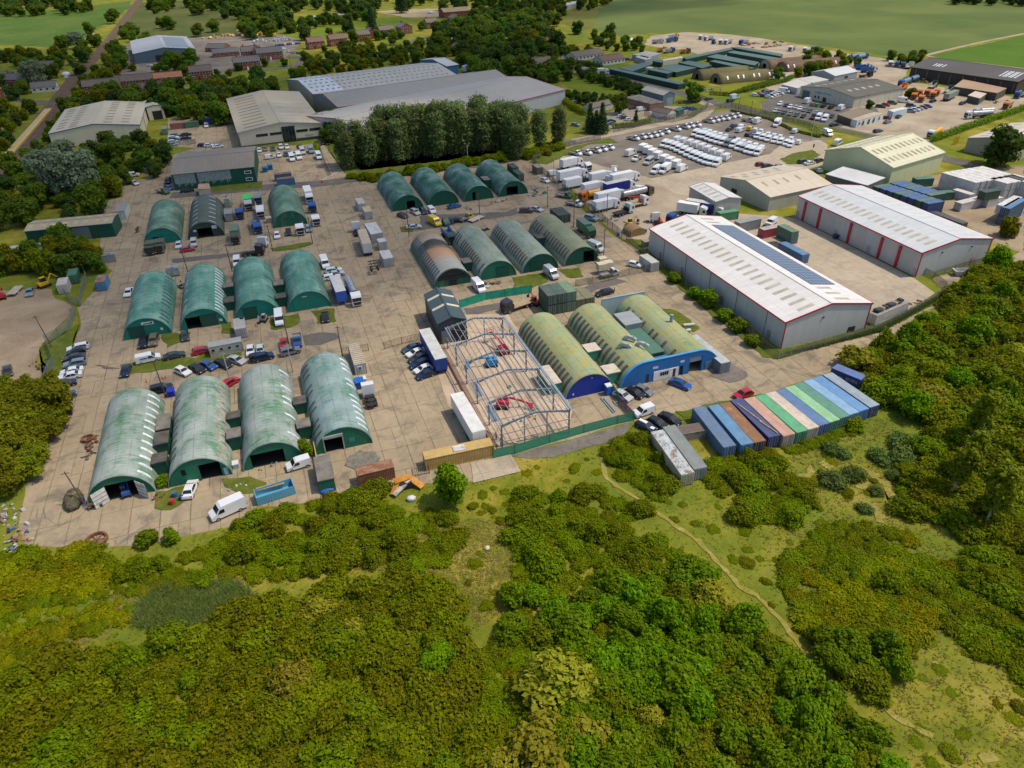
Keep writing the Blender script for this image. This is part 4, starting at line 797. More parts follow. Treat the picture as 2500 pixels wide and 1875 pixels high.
HS=[('A865,740',8,19,92,'dark tiled brick terrace with pale windows close to the railway',TILE2),('A1140,700',8,20,92,'brick house with one dark solar patch on a brown roof',TILE2),('A1415,660',8,17,92,'brick house with a bright orange half of its tiled roof',TILE3),
 ('A1290,745',5,24,92,'low brown roofed outbuilding in front of the brick terrace',TILE),('A1700,620',10,13,92,'tall red brick house with two gables near the timber yard',TILE2),
 ('B130,460',9,17,95,'red brick hall with small arched windows by the village road',SLATE),('B-30,450',9,12,95,'red brick block with a grey roof behind the brick hall',SLATE),
 ('B515,370',9,12,100,'red brick house with a plain brown roof, first of the village row',TILE),('B700,345',9,13,100,'red brick house with a blue solar panel on its roof',TILE),('B905,310',9,12,96,'brown roofed brick house between two trees in the village row',TILE2),
 ('B980,290',8,9,8,'brick house with its gable to the lane in the village row',TILE2),('B1110,270',9,12,100,'brick house with a brown hipped look roof, fourth in the village row',TILE2),('B1265,245',10,12,10,'house with two dark grey gables at the end of the village row',SLATE),
 ('B1490,205',9,10,96,'square brown brick house beside the village street',TILE2),('B1700,170',9,12,8,'brown roofed house with a wide gable behind the village street',TILE2),('B1970,110',9,12,70,'orange roofed house among the far trees',TILE3),('B1690,110',14,26,96,'long tan roofed barn in the far farmyard',sheetroof((.36,.27,.15),0)),
 ('A380,740',9,13,92,'grey roofed bungalow close to the level crossing',SLATE),('A150,690',8,12,60,'grey roofed house hidden in trees beyond the crossing',SLATE),('A20,680',8,12,90,'pale grey roofed house cut by the picture edge',SLATE),('A5,790',7,10,20,'orange tiled house cut by the picture edge',TILE3),
 ('A420,560',6,9,80,'small shed roof among garden trees',SLATE),('A1840,410',10,15,60,'dark slate roofed range in the timber yard',SLATE),('A1905,450',8,18,95,'grey roofed workshop with open bays in the timber yard',SLATE),('A2080,540',9,16,95,'brick shop with a small red sign near the timber yard',SLATE),('A2170,450',8,10,10,'red brick gabled house beside the timber yard',TILE),
 ('C245,555',10,17,96,'brick house with a dark hipped looking roof behind the long sheds',TILE2),('C380,370',8,12,100,'brown arched brick building in the woodland edge',TILE),
 ('C650,470',10,24,105,'white bungalow with a dark brown roof by the lane',TILE2),('C850,510',10,18,105,'white gabled bungalow with a red brown roof by the lane',TILE),('B1690,400',8,9,10,'small white cottage with a dark roof between the woods',SLATE)]
for c,w_,l_,rz,lb,rm in HS:
 low='bungalow' in lb or 'low brown' in lb or 'shed roof' in lb or 'workshop' in lb or 'range' in lb
 white='white' in lb or 'bungalow' in lb
 house(c,w_,l_,rz,lb,2.7 if low else 4.9,5.0 if low else 7.6,paint((.55,.53,.48))if white else(BRICK2 if 'brown brick' in lb else BRICK),rm,chim=not low,win=not('shed roof' in lb or 'far farmyard' in lb))
polybox('grey_flat_shed','grey flat roofed sheds beyond the white bungalow','shed',['C1050,460','C1180,490','C1290,450','C1170,432'],3,cladding((.25,.27,.28),.6),sheetroof((.28,.29,.29),0))
polybox('grey_flat_shed','low pale roofed sales office among the parked cars','shed',['C1075,480','C1160,505','C1215,490','C1130,468'],3,cladding((.3,.32,.34),.6),sheetroof((.38,.38,.36),0))
polybox('grey_flat_shed','long white flat roof at the top among trees','shed',['C430,30','C470,50','C600,25','C570,5'],4,cladding((.4,.4,.4),.6),sheetroof((.5,.5,.49),0))
polybox('grey_flat_shed','low grey sheds beyond the village lawn','shed',['B440,140','B470,150','B830,115','B800,105'],3,paint((.2,.2,.2)),sheetroof((.33,.34,.35),1))
# ---- shipping containers
def contskin(col,rust=.25,fade=.15):
 g_=.3*col[0]+.5*col[1]+.2*col[2];col=tuple(x*.86+g_*.14+.004 for x in col)
 k=('k',col,rust)
 if k in _mc:return _mc[k]
 m,nt,b=new_mat('container_paint',.55,.1,.35);oc=objc(nt);o=objc(nt,False);sx=nd(nt,'SeparateXYZ',{0:o})
 c=ramp(nt,noise(nt,oc,.7,6,.65),[(.3,[x*(1-fade)for x in col]),(.7,[min(1,x*(1+fade)+.01)for x in col])])
 c=mix(nt,mth(nt,'MULTIPLY',ramp(nt,noise(nt,scl(nt,oc,(1.2,.35,1)),.9,8,.75),[(.45,0),(.7,1)]),.45),c,(.17,.14,.105))
 r_=noise(nt,scl(nt,oc,(.8,.5,.8)),1.1,8,.75)
 c=mix(nt,ramp(nt,r_,[(.72-rust*.55,0),(.80-rust*.55,.85)]),c,(.20,.085,.035))
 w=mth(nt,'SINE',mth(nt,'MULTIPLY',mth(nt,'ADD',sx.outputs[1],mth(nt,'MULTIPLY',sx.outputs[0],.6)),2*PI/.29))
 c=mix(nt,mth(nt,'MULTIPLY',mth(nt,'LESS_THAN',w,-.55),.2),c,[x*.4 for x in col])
 setcol(nt,b,c);bump(nt,b,w,.5,.04);_mc[k]=m;return m
def container(x,y,rz,col,label,L=12.19,top=None,z=0.0,rust=.12,group=None,h=2.6,w=2.44,doors=True,name='shipping_container',toprust=None):
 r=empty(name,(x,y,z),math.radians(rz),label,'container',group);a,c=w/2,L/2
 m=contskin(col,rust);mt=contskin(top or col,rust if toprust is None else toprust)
 mb=MB();mb.box(-a+.05,-c+.05,.15,a-.05,c-.05,h-.06)
 for sx in(-1,1):
  for sy in(-1,1):mb.box(sx*a-.09*(sx>0),sy*c-.12*(sy>0),0,sx*a+.09*(sx<0),sy*c+.12*(sy<0),h)
  mb.box(sx*a-.08*(sx>0),-c+.12,0,sx*a+.08*(sx<0),c-.12,.15);mb.box(sx*a-.07*(sx>0),-c+.12,h-.1,sx*a+.07*(sx<0),c-.12,h-.005)
 mb.build('body',m,r)
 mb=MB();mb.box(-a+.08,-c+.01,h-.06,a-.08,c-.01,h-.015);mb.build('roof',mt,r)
 if doors:
  for s in(-1,1):
   mb=MB();mb.box(min(s*.03,s*(a-.1)),-c-.02,.18,max(s*.03,s*(a-.1)),-c+.05,h-.12,0)
   for q in(.3,.75):mb.bar((s*q,-c-.05,.2),(s*q,-c-.05,h-.15),.05,.04,1)
   mb.build('door',[m,STEEL],r)
 return r
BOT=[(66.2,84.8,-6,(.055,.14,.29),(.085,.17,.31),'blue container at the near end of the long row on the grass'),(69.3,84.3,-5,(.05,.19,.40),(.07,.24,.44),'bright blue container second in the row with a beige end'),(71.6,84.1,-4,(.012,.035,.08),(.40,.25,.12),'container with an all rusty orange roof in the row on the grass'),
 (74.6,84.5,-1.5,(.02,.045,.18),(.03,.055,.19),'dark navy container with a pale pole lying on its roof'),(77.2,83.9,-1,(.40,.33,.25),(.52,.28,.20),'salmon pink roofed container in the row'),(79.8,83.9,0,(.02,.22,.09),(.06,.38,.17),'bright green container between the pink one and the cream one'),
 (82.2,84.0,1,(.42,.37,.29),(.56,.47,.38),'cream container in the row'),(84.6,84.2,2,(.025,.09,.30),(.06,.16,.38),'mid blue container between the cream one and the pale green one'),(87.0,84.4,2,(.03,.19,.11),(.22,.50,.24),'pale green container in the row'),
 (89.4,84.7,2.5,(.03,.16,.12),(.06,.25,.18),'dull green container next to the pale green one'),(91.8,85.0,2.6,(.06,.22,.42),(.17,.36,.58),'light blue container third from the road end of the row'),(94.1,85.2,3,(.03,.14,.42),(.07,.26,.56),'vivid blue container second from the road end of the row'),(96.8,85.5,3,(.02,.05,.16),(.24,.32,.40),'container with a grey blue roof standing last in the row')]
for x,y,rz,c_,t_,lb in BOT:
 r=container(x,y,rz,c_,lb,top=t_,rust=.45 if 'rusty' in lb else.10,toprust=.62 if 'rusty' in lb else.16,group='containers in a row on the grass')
 if 'pole lying' in lb:
  for p_,q_ in(((-.7,4.5,2.7),(.3,-2,2.7)),((0,-1.5,2.72),(.9,-5.6,2.72))):
   mb=MB();mb.bar(p_,q_,.22,.1);tag(link('loose_pole',mb.mesh('loose_pole',[WOODM]),None,r.location,r.rotation_euler.z),'pale %s pole lying on the navy container roof'%('longer' if p_[1]>0 else 'shorter'),'pole')
container(100.9,90.6,22,(.018,.055,.26),'short blue container with white lettering standing askew at the row end',L=6.06,top=(.06,.14,.40))
p=W('Q745,190',1.3)
sv=[o for o in COL.objects if o.get('label','').startswith('short blue container with white')][0]
text_on(sv,'SEVEN',.85,(-1.25,-1.3,1.55),(PI/2,0,-PI/2),flat('white_letter',(.6,.62,.64)),'lettering')
mb=MB();mb.box(-1.245,.3,1.3,-1.225,1.2,1.55);mb.build('logo_mark',flat('yellow_mark',(.5,.4,.15)),sv)
text_on([o for o in COL.objects if o.get('label','').startswith('container with a grey blue roof')][0],'SEVEN',.6,(-1.25,3.7,1.9),(PI/2,0,-PI/2),flat('white_letter',(.6,.62,.64)),'lettering')
container(55.6,81.1,-4.5,(.45,.40,.27),'pale blue roofed container with rust streaks standing in the scrub',top=(.42,.52,.56),rust=.15,toprust=.42)
container(58.3,81.6,-4.5,(.20,.25,.27),'grey container standing beside the rust streaked pale one',top=(.20,.235,.24),rust=.08)
p=W('O1695,520',2.6);container(p.x,p.y,2,(.16,.22,.25),'long grey container with a rusty end beside the third mossy hut',L=12.2,top=(.40,.44,.46),rust=.12,toprust=.2)
container(63.2,86.3,84,(.26,.24,.21),'low brown roofed grey box behind the pair of pale containers',L=6.06,top=(.12,.09,.075),rust=.3,h=1.9)
for i,x in enumerate((57.0,59.45)):
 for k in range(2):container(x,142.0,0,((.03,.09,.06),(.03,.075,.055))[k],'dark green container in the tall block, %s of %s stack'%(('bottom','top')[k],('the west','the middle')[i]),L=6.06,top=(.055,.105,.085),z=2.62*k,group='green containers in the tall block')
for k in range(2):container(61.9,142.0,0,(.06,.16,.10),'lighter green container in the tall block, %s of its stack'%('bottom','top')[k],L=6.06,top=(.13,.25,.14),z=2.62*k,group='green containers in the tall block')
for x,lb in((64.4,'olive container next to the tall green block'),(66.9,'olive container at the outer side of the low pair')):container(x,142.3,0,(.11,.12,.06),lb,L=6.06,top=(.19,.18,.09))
yc=container(W('N1725,790',1.3).x,W('N1725,790',1.3).y,88,(.42,.26,.05),'yellow container behind the lone round tree',top=(.52,.34,.08),rust=.2)
mb=MB();mb.box(-.8,-1.2,2.59,.7,.9,2.75);tag(link('roof_sheet',mb.mesh('roof_sheet',[paint((.5,.5,.5),.5,0,.3)]),None,yc.location,yc.rotation_euler.z),'crumpled pale sheet lying on the yellow container','sheet')
p=W('N1025,950',1.3);container(p.x,p.y,91,(.26,.11,.06),'rust red shed like box at the edge of the thicket',L=6.2,top=(.34,.16,.10),rust=.5,name='rusty_box')
p=W('N600,950',1.5);r=flatbox('block_hut','long narrow hut with a flat grey roof and green end by the tarpaulin','hut',p.x-1.25,p.y-3.2,p.x+1.25,p.y+3.2,2.6,paint((.2,.18,.15)),FELT2)
mb=MB();mb.box(-1.2,-3.26,.1,1.2,-3.2,2.5);mb.build('end_panel',GW,r)
mb=MB();mb.ball((0,0,.3),1.1,sz=.45,sx=1.2);tag(mb.build('tarpaulin',paint((.02,.12,.45),.5,0,.4,2),None,W('N620,1105')),'bright blue tarpaulin heap at the edge of the thicket','tarpaulin')
LG=(.42,.44,.45)
for s,rz,L_,c_,t_,lb in(('F900,205',2,6.06,(.40,.41,.41),(.44,.43,.40),'off white container at the top of the middle road line'),('F957,275',2,5.2,(.40,.43,.43),(.46,.39,.24),'tan roofed white container second in the middle road line'),
      ('F1082,540',2,3.0,(.42,.44,.44),(.50,.51,.52),'short white cabin with a roof hatch in the middle road line'),('F1120,660',1.5,6.06,(.36,.38,.38),(.54,.55,.56),'white container with a grey shuttered end in the middle road line')):
 p=W(s,1.3);container(p.x,p.y,rz,c_,lb,L=L_,top=t_,rust=.03,w=2.9 if 'shuttered' in lb else 2.44)
p=W('F1012,440',1.5);container(p.x,p.y,2,(.34,.36,.37),'double width pale grey container in the middle road line',L=9.5,top=(.52,.53,.54),rust=.02,w=3.6,h=2.9)
p=W('E590,845',1.3);container(p.x+.6,p.y+2.6,3,(.02,.13,.08),'dark green container behind a white one in the dirt yard',L=5,top=(.05,.19,.11));container(p.x-1.0,p.y-3.0,3,(.46,.45,.43),'white container in the dirt yard by the curved fence',L=5,top=(.50,.45,.40),rust=.05)
p=W('E865,865',1.3);container(p.x,p.y,-2,(.02,.20,.40),'bright blue cabin with a rusty roof outside the curved fence',L=5,top=(.32,.22,.14),rust=.1,toprust=.5,name='blue_cabin')
p=W('F878,1500',1.3);r=container(p.x-.2,p.y-.2,0,(.38,.39,.38),'striped roof white cabin with a small window beside the pale hut',L=9.0,top=(.54,.50,.42),rust=.05,name='site_cabin',doors=False)
mb=MB();mb.box(-.55,-4.56,1.1,.35,-4.5,2.0);f_=mb.build('window',WFR,r);mb=MB();mb.box(-.42,-4.6,1.2,.22,-4.56,1.9);mb.build('pane',flat('blue_glass',(.06,.12,.22),.1),f_)
mb=MB()
for i in range(11):mb.box(-1.2,-4.2+i*.8,2.6,1.2,-3.85+i*.8,2.66)
mb.build('roof_sheeting',paint((.32,.24,.17),.8),r)
p=W('E1800,0');r=container(W('E1908,1410',1.2).x,W('E1908,1410',1.2).y,92,(.42,.42,.34),'cream cabin with a grey blue roof and small windows in the parking strip',L=7,top=(.30,.33,.35),rust=.03,name='site_cabin',doors=False)
for i in range(4):mb=MB();mb.box(1.2,-2.7+i*1.7,1.4,1.26,-2.2+i*1.7,1.9);mb.build('window',GLASS,r);mb=MB();mb.box(-1.26,-2.7+i*1.7,1.4,-1.2,-2.2+i*1.7,1.9);mb.build('window',GLASS,r)
p=W('E2030,1250',1.2);container(p.x,p.y,2,(.34,.35,.36),'grey ribbed cabin with a roof fan between teal huts',L=5.6,top=(.36,.37,.37),rust=.02,name='plant_cabin',w=2.6)
mb=MB();mb.cyl((0,0,0),(0,0,.35),.5,n=10);tag(mb.build('roof_fan',BLACK,None,W('E2040,1165',2.6)),'black fan unit on the grey ribbed cabin','fan')
p=W('K1190,700',1.2);container(p.x,p.y,3,(.40,.42,.43),'white container with a brown stained roof by the chain link corner',L=6.06,top=(.48,.47,.44),rust=.1)
p=W('C250,1430',1.2);container(p.x,p.y,2,(.16,.14,.11),'small brown box body beside the truck yard fence',L=4.5,top=(.30,.26,.20),rust=.15,name='truck_box')
for s,lb in(('C42,1425','dark green container by the last dark green hut, rear one'),('C85,1480','dark green container by the last dark green hut, front one')):p=W(s,1.3);container(p.x,p.y,0,(.012,.06,.045),lb,L=6.06,top=(.02,.08,.06),rust=.03)
p=W('K440,295',1.3);container(p.x,p.y,1,(.03,.06,.05),'dark green flat topped unit behind the mossy end hut',L=7,top=(.025,.05,.04),w=4.0,rust=.02,name='green_unit')
p=W('K1850,295',1.3);container(p.x,p.y,88,(.04,.22,.10),'bright green container beside the small tall shed',L=6.5,top=(.07,.32,.15),rust=.05)
for s,lb,c_ in(('B245,1490','blue container with a rusty roof, rear of the pair by the barrier',(.02,.12,.22)),('B270,1530','blue container with a rusty roof, front of the pair by the barrier',(.02,.14,.28))):p=W(s,1.3);container(p.x,p.y,90,c_,lb,L=6.06,top=(.26,.11,.07),rust=.12,toprust=.5)
for s,rz,c_,t_,lb in(('A1495,1060',90,(.28,.10,.07),(.30,.13,.10),'red roofed container beside the big beige warehouse'),('A1615,1050',92,(.05,.16,.08),(.08,.14,.06),'green roofed container between two red ones'),('A1690,1020',90,(.03,.10,.25),(.04,.12,.28),'blue container in the yard of the beige warehouse'),('A1390,1100',2,(.10,.20,.10),(.16,.26,.13),'green topped box beside the beige warehouse'),('A1770,1020',95,(.02,.05,.22),(.02,.06,.3),'dark blue container at the hedge')):
 p=W(s,1.3);container(p.x,p.y,rz,c_,lb,L=6.06,top=t_,rust=.1)
for s,rz,c_,t_,L_,lb,z_ in(('L95,425',-86,(.34,.02,.05),(.42,.37,.32),9,'dark red trailer box with a cream roof behind the solar shed',0),('L265,610',2,(.03,.14,.33),(.07,.20,.40),9.5,'blue container along the back of the solar shed',0),('L215,440',2,(.05,.14,.09),(.10,.20,.12),6.06,'green container stacked on a blue one in the shed yard',2.62),('L215,470',2,(.03,.13,.26),(.05,.16,.3),6.06,'blue container under a green one in the shed yard',0)):
 p=W(s,1.3+z_);container(p.x,p.y,rz,c_,lb,L=L_,top=t_,rust=.06,z=z_)
p=W('K2020,375',1.5);container(p.x,p.y,-84,(.22,.23,.24),'grey cabin with a window behind the solar shed',L=8,top=(.27,.28,.29),rust=.01,name='grey_cabin',h=3)
p=W('L1060,1110',1.3);r=container(p.x,p.y,-77,(.50,.49,.47),'dirty white container with scrap piled on its roof by the shed gable',L=12.2,top=(.30,.27,.24),rust=.18)
for i in range(9):
 mb=MB();rnd=random.Random(i)
 for j in range(5):mb.box(*[q for q in(-.6+rnd.uniform(-.3,.2),-.7+rnd.uniform(0,.5),0,.2+rnd.uniform(0,.4),.1+rnd.uniform(0,.5),.25+rnd.uniform(0,.45))])
 c_=((.02,.03,.05),(.03,.06,.10),(.32,.24,.15),(.04,.04,.04))[i%4];a=math.radians(-77);q=Vector((0,-4.6+i*1.15,2.62));q=Vector((q.x*math.cos(a)-q.y*math.sin(a),q.x*math.sin(a)+q.y*math.cos(a),q.z))
 tag(link('scrap_bundle',mb.mesh('scrap_bundle',[paint(c_,.7,0,.3,2)]),None,Vector((p.x,p.y,0))+q,a),'bundle of scrap on the roof of the dirty white container','scrap','scrap bundles on the white container')
n=0
rnd=random.Random(5)
for row,(x0,y0,nn)in enumerate(((186.2,153.2,8),(192.4,158.5,6))):
 for i in range(nn):
  for k in range(2):
   blue=(i+row+(k*3))%3!=1
   c_,t_=((.012,.05,.17),(.045,.13,.33))if blue else((.015,.075,.055),(.08,.17,.14))
   n+=1
   container(x0-i*.38,y0+1.22+i*2.47,90-8*0,c_,'%s container in the blue and green stacks, %s %s'%('blue' if blue else 'green',('lower layer','upper layer')[k],('of the near block','of the rear block')[row]),L=6.06,top=t_,z=2.62*k,rust=.05,group='%s containers %s %s'%('blue' if blue else 'green',('below','above')[k],('near block','rear block')[row]))
for s,c_,t_,lb,z_ in(('D1365,1500',(.02,.11,.08),(.04,.19,.14),'green container on top at the rear of the coloured stacks',2.62),('L1540,95',(.02,.11,.08),(.05,.18,.13),'green container on the ground at the end of the coloured stacks',0)):
 p=W(s,2.6+z_);container(p.x,p.y,78,c_,lb,L=6.06,top=t_,z=z_,rust=.04)
p=W('L1560,310',2.4);container(p.x,p.y,4,(.03,.04,.08),'low dark container along the back of the red door shed',L=12.2,top=(.05,.055,.075),rust=.05)
WT=(.52,.53,.54)
def whites(s,nx,dx,nk,lb,L_=12.19,rz=0,dy=0):
 p=W(s,2.6)
 for i in range(nx):
  for k in range(nk):container(p.x+dx*i,p.y+dy*i,rz,WT,lb,L=L_,top=(.62,.61,.60),z=2.62*k,rust=.03,group=lb)
whites('D1660,1560',7,2.55,2,'white container in the big double height white block',rz=6)
whites('D1990,1590',4,2.55,2,'white container in the smaller white block behind the green one',L_=6.06,rz=6)
whites('D2185,1590',2,2.55,2,'white container in the block cut by the picture edge',rz=6)
container(W('L1760,195',1.3).x,W('L1760,195',1.3).y,-83,WT,'long white container lying crosswise in the container yard',top=(.60,.56,.48),rust=.04)
container(W('L1700,110',2).x,W('L1700,110',2).y,8,WT,'single white container between the coloured stacks and the white block',L=6.06,top=(.6,.57,.5),rust=.04)
container(W('L1915,120',3.9).x,W('L1915,120',3.9).y,90,(.02,.07,.04),'dark green container sitting on white ones',L=6.06,top=(.025,.08,.045),z=2.62)
container(W('L1940,180',1.3).x,W('L1940,180',1.3).y,90,WT,'white container carrying the dark green one',L=6.06,top=WT)
container(W('L2080,210',3.9).x,W('L2080,210',3.9).y,-70,WT,'white container above the blue ones at the picture edge',top=(.6,.61,.62),z=2.62)
for k in range(2):container(W('L2090,300',1.3).x,W('L2090,300',1.3).y,-70,(.015,.06,.17),'dark blue container at the picture edge, %s one'%('lower','upper')[k],top=(.06,.2,.4),z=2.62*k)
# ---- steel frame under construction
FX0,FX1,FE,FRD=29.6,42.5,5.2,6.5
FY=(95.2,102.7,110.2,117.7,125.2,132.8)
fr=empty('steel_skeleton',(FX0,FY[0],0),0,'open grey steel portal frame of a new building on the pale site','steel frame')
mid=(FX1-FX0)/2
for y in FY:
 yy=y-FY[0]
 for x in(0,FX1-FX0):
  mb=MB();mb.box(x-.09,yy-.15,0,x+.09,yy-.12,FE);mb.box(x-.02,yy-.15,0,x+.02,yy+.15,FE);mb.box(x-.11,yy-.17,0,x-.08,yy+.17,FE);mb.box(x+.08,yy-.17,0,x+.11,yy+.17,FE);mb.box(x-.2,yy-.2,0,x+.2,yy+.2,.04);mb.build('column',GALV,fr)
 for s,x in((1,0),(-1,FX1-FX0)):
  mb=MB();mb.bar((x,yy,FE-.05),(mid,yy,FRD-.05),.17,.36);mb.bar((x,yy,FE-.35),(x+s*1.6,yy,FE+.08),.15,.22);mb.build('rafter',GALV,fr)
LF=FY[-1]-FY[0]
for s,x in((1,0),(-1,FX1-FX0)):
 for j in range(6):
  t=(j+.3)/6;mb=MB();xx=x+s*mid*t;zz_=FE+(FRD-FE)*t+.2;mb.bar((xx,-.2,zz_),(xx,LF+.2,zz_),.09,.18);mb.build('purlin',STEEL,fr)
 for z_ in(1.4,3.0,FE+.05):
  mb=MB();mb.bar((x-s*.16,-.2,z_),(x-s*.16,LF+.2,z_),.08,.16);mb.build('side_rail',STEEL,fr)
mb=MB();mb.bar((FX1-FX0+.3,-.2,FE+.3),(FX1-FX0+.3,LF,FE+.3),.5,.12);mb.build('gutter',GALV,fr)
mb=MB();mb.bar((0-.2,-.2,FE+.25),(0-.2,LF,FE+.25),.2,.1);mb.build('gutter',GALV,fr)
for z_ in(1.7,3.4):mb=MB();mb.bar((0,-.2,z_),(FX1-FX0,-.2,z_),.07,.15);mb.build('gable_rail',STEEL,fr)
for x in(FX1-FX0)*.333,(FX1-FX0)*.667:
 for yy in(0,LF):mb=MB();mb.box(x-.08,yy-.1,0,x+.08,yy+.1,FE+.75);mb.build('gable_post',GALV,fr)
for y0,y1 in((0,1),(4,5)):
 for s,x in((1,0),(-1,FX1-FX0)):
  a_,b_=FY[y0]-FY[0],FY[y1]-FY[0]
  mb=MB();mb.bar((x,a_,FE),(mid,b_,FRD),.06,.06);mb.bar((mid,a_,FRD),(x,b_,FE),.06,.06);mb.build('roof_brace',STEEL,fr)
tag((lambda o:o)(MB().box(-.12,0,0,.12,38.5,.7).build('brick_wall',brick_mat((.42,.20,.13)),None,(28.2,94.6,0))),'low orange brick wall along the side of the steel frame','wall')
for i,(s,n_)in enumerate((('P1157,952',5),('P1193,1012',6))):
 for j in range(n_):
  p=W(s);mb=MB();mb.bar((j*.22,-2.8,.1),(j*.22+.2,2.6,.1),.16,.18);tag(mb.build('steel_section',GALV,None,p),'loose galvanised steel section on the ground inside the frame','steel section','loose steel sections beside the frame')
for j,(o_,l_)in enumerate(((0,5.5),(.5,4.8),(1.7,1.8))):
 p=W('O835,1005');mb=MB();mb.bar((o_,l_/2,.12),(o_+.1,-l_/2,.12),.25,.22);tag(mb.build('steel_beam',GALV,None,p),('longest','middle','shortest')[j]+' steel beam lying outside the navy fronted hut','beam')
def boomlift(name,label,loc,rz,col,reach,cat='boom lift',tele=False):
 r=empty(name,loc,math.radians(rz),label,cat);m=paint(col,.4)
 mb=MB();mb.box(-.9,-1.2,.45,.9,1.2,.9);mb.build('chassis',m,r)
 for x in(-1,1):
  for y in(-.85,.85):mb=MB();mb.cyl((x*.75,y,.42),(x*1.08,y,.42),.42,n=12);mb.build('wheel',RUBBER,r)
 mb=MB();mb.prism([(-1.3,.95),(1.1,.95),(1.1,1.6),(.5,1.9),(-1.0,1.9),(-1.3,1.6)],-.85,.85,0,'x');mb.build('turret',m,r)
 pts=reach;mb=MB()
 for a_,b_ in zip(pts,pts[1:]):mb.bar(a_,b_,.32,.34)
 mb.build('boom',m,r)
 e=pts[-1];mb=MB()
 for z_ in(0,.55,1.1):
  for dx0,dy0,dx1,dy1 in((-.8,0,.8,0),(.8,0,.8,.8),(.8,.8,-.8,.8),(-.8,.8,-.8,0)):mb.bar((e[0]+dx0,e[1]+dy0,e[2]-.5+z_),(e[0]+dx1,e[1]+dy1,e[2]-.5+z_),.06,.06)
 mb.box(e[0]-.8,e[1],e[2]-.55,e[0]+.8,e[1]+.8,e[2]-.48);mb.build('basket',m,r)
 return r
boomlift('boom_lift','bright blue boom lift parked inside the steel frame',W('P1200,893'),80,(.03,.25,.50),[(0,-.6,2.0),(0,2.0,2.2),(.1,3.6,1.9),(.2,4.8,.9)])
boomlift('boom_lift','red boom lift with a rounded cover at the pale end of the frame',W('P1228,995'),-110,(.45,.03,.05),[(0,-.8,2.1),(0,1.5,2.3),(0,3.6,1.6),(.0,5.0,.9)])
boomlift('boom_lift','dark red boom lift between the far frames',W('P1228,862'),8,(.40,.02,.03),[(0,-.8,2.0),(0,2.2,2.4),(-.3,5.2,2.8)])
# ---- fences, poles, walls
def fence(name,label,pts,h=2.1,mat=None,pale=.1,gap=.2,postm=None,rails=(.3,1.8),step=2.7,cat='fence',solid=False,thick=.03):
 P=[W(p)for p in pts];o=P[0];r=empty(name,o,0,label,cat);m=mat or STEEL
 mb=MB();posts=[]
 for a,b in zip(P,P[1:]):
  L_=(b-a).length;d=(b-a).normalized();n_=max(1,int(L_/gap))
  if solid:mb.bar(a-o+Vector((0,0,h/2)),b-o+Vector((0,0,h/2)),thick,h)
  else:
   for i in range(n_):
    q=a-o+d*(L_*(i+.5)/n_);u=d*(pale/2);mb.add([q-u,q+u,q+u+Vector((0,0,h)),q-u+Vector((0,0,h))],[(0,1,2,3)])
   for z_ in rails:mb.bar(a-o+Vector((0,0,z_)),b-o+Vector((0,0,z_)),.04,.06)
  k=max(1,int(L_/step));posts+=[a-o+d*(L_*i/k)for i in range(k)]
 posts.append(P[-1]-o)
 mb.build('fence_panel',m,r)
 pm=MB().box(-.05,-.05,0,.05,.05,h+.12).mesh('post',[postm or m])
 for q in posts[:100]:link('post',pm,r,q)
 return r
PALE_F=paint((.24,.28,.28),.45,.4)
fence('palisade_fence','curving grey palisade fence between the dirt yard and the grass, upper run','E-40,810 E120,775 E250,750 E400,728 E540,715 E640,725 E700,765 E738,830 E715,920 E690,1000 E682,1062 E620,1045 E560,985'.split(),2.2,PALE_F,.11,.19)
fence('palisade_fence','curving grey palisade fence beside the parked cars, lower run','E615,1085 E642,1135 E600,1240 E500,1320 E395,1378 E420,1440 E465,1550 M430,80 M390,190'.split(),2.2,PALE_F,.11,.19)
CHAIN=None
def mesh_mat(name,col,dens):
 m,nt,b=new_mat(name,.7);b.inputs['Base Color'].default_value=c4(col);t=nd(nt,'BsdfTransparent');mx=nd(nt,'MixShader',{0:dens})
 nt.links.new(t.outputs[0],mx.inputs[1]);nt.links.new(b.outputs[0],mx.inputs[2]);nt.links.new(mx.outputs[0],nt.nodes['Material Output'].inputs[0]);return m
CHAIN=mesh_mat('chain_link',(.12,.13,.11),.30);GNET=mesh_mat('green_net',(.02,.27,.16),.72);GNET2=mesh_mat('green_net_dark',(.02,.20,.15),.5)
POST=paint((.10,.09,.075),.8);BRP=paint((.10,.07,.05),.9)
fence('chain_link_fence','chain link fence along the grass in front of the solar shed','K1000,505 K1180,660 K1320,745 K1500,890 K1900,1190 K2140,1400 L140,1510 L620,1370 L1000,1260 L1240,1130 L1530,970 L1545,915 L1440,830 L1370,800'.split(),1.9,CHAIN,postm=paint((.25,.26,.24)),solid=True,step=3)
fence('chain_link_fence','chain link fence at the gable of the red door shed','L1450,820 L1700,745 L2020,670 L2040,640 L1960,600'.split(),1.9,CHAIN,postm=paint((.25,.26,.24)),solid=True,step=3)
fence('chain_link_fence','chain link fence between the vans and the bright road verge','C200,1375 C330,1290 C560,1225 C780,1180'.split(),2.2,CHAIN,postm=POST,solid=True,step=3)
fence('chain_link_fence','chain link fence in front of the dark green hedge and van lot','C890,1120 C1200,1050 C1700,935 C1880,905 C2212,990 D400,1080 D500,1160'.split(),2.4,CHAIN,postm=POST,solid=True,step=3)
fence('chain_link_fence','tall chain link fence round the low white building and green container','C1150,960 C1250,1035 C1400,1035 C1580,985 C1690,905 C1690,870 C1600,830'.split(),2.4,CHAIN,postm=paint((.3,.3,.28)),solid=True,step=3)
fence('chain_link_fence','chain link fence along the truck yard with tall brown posts','C215,1390 C330,1500 C420,1590 K500,110 K640,230 K760,310 K880,420 K1000,520'.split(),2.4,CHAIN,postm=BRP,solid=True,step=3)
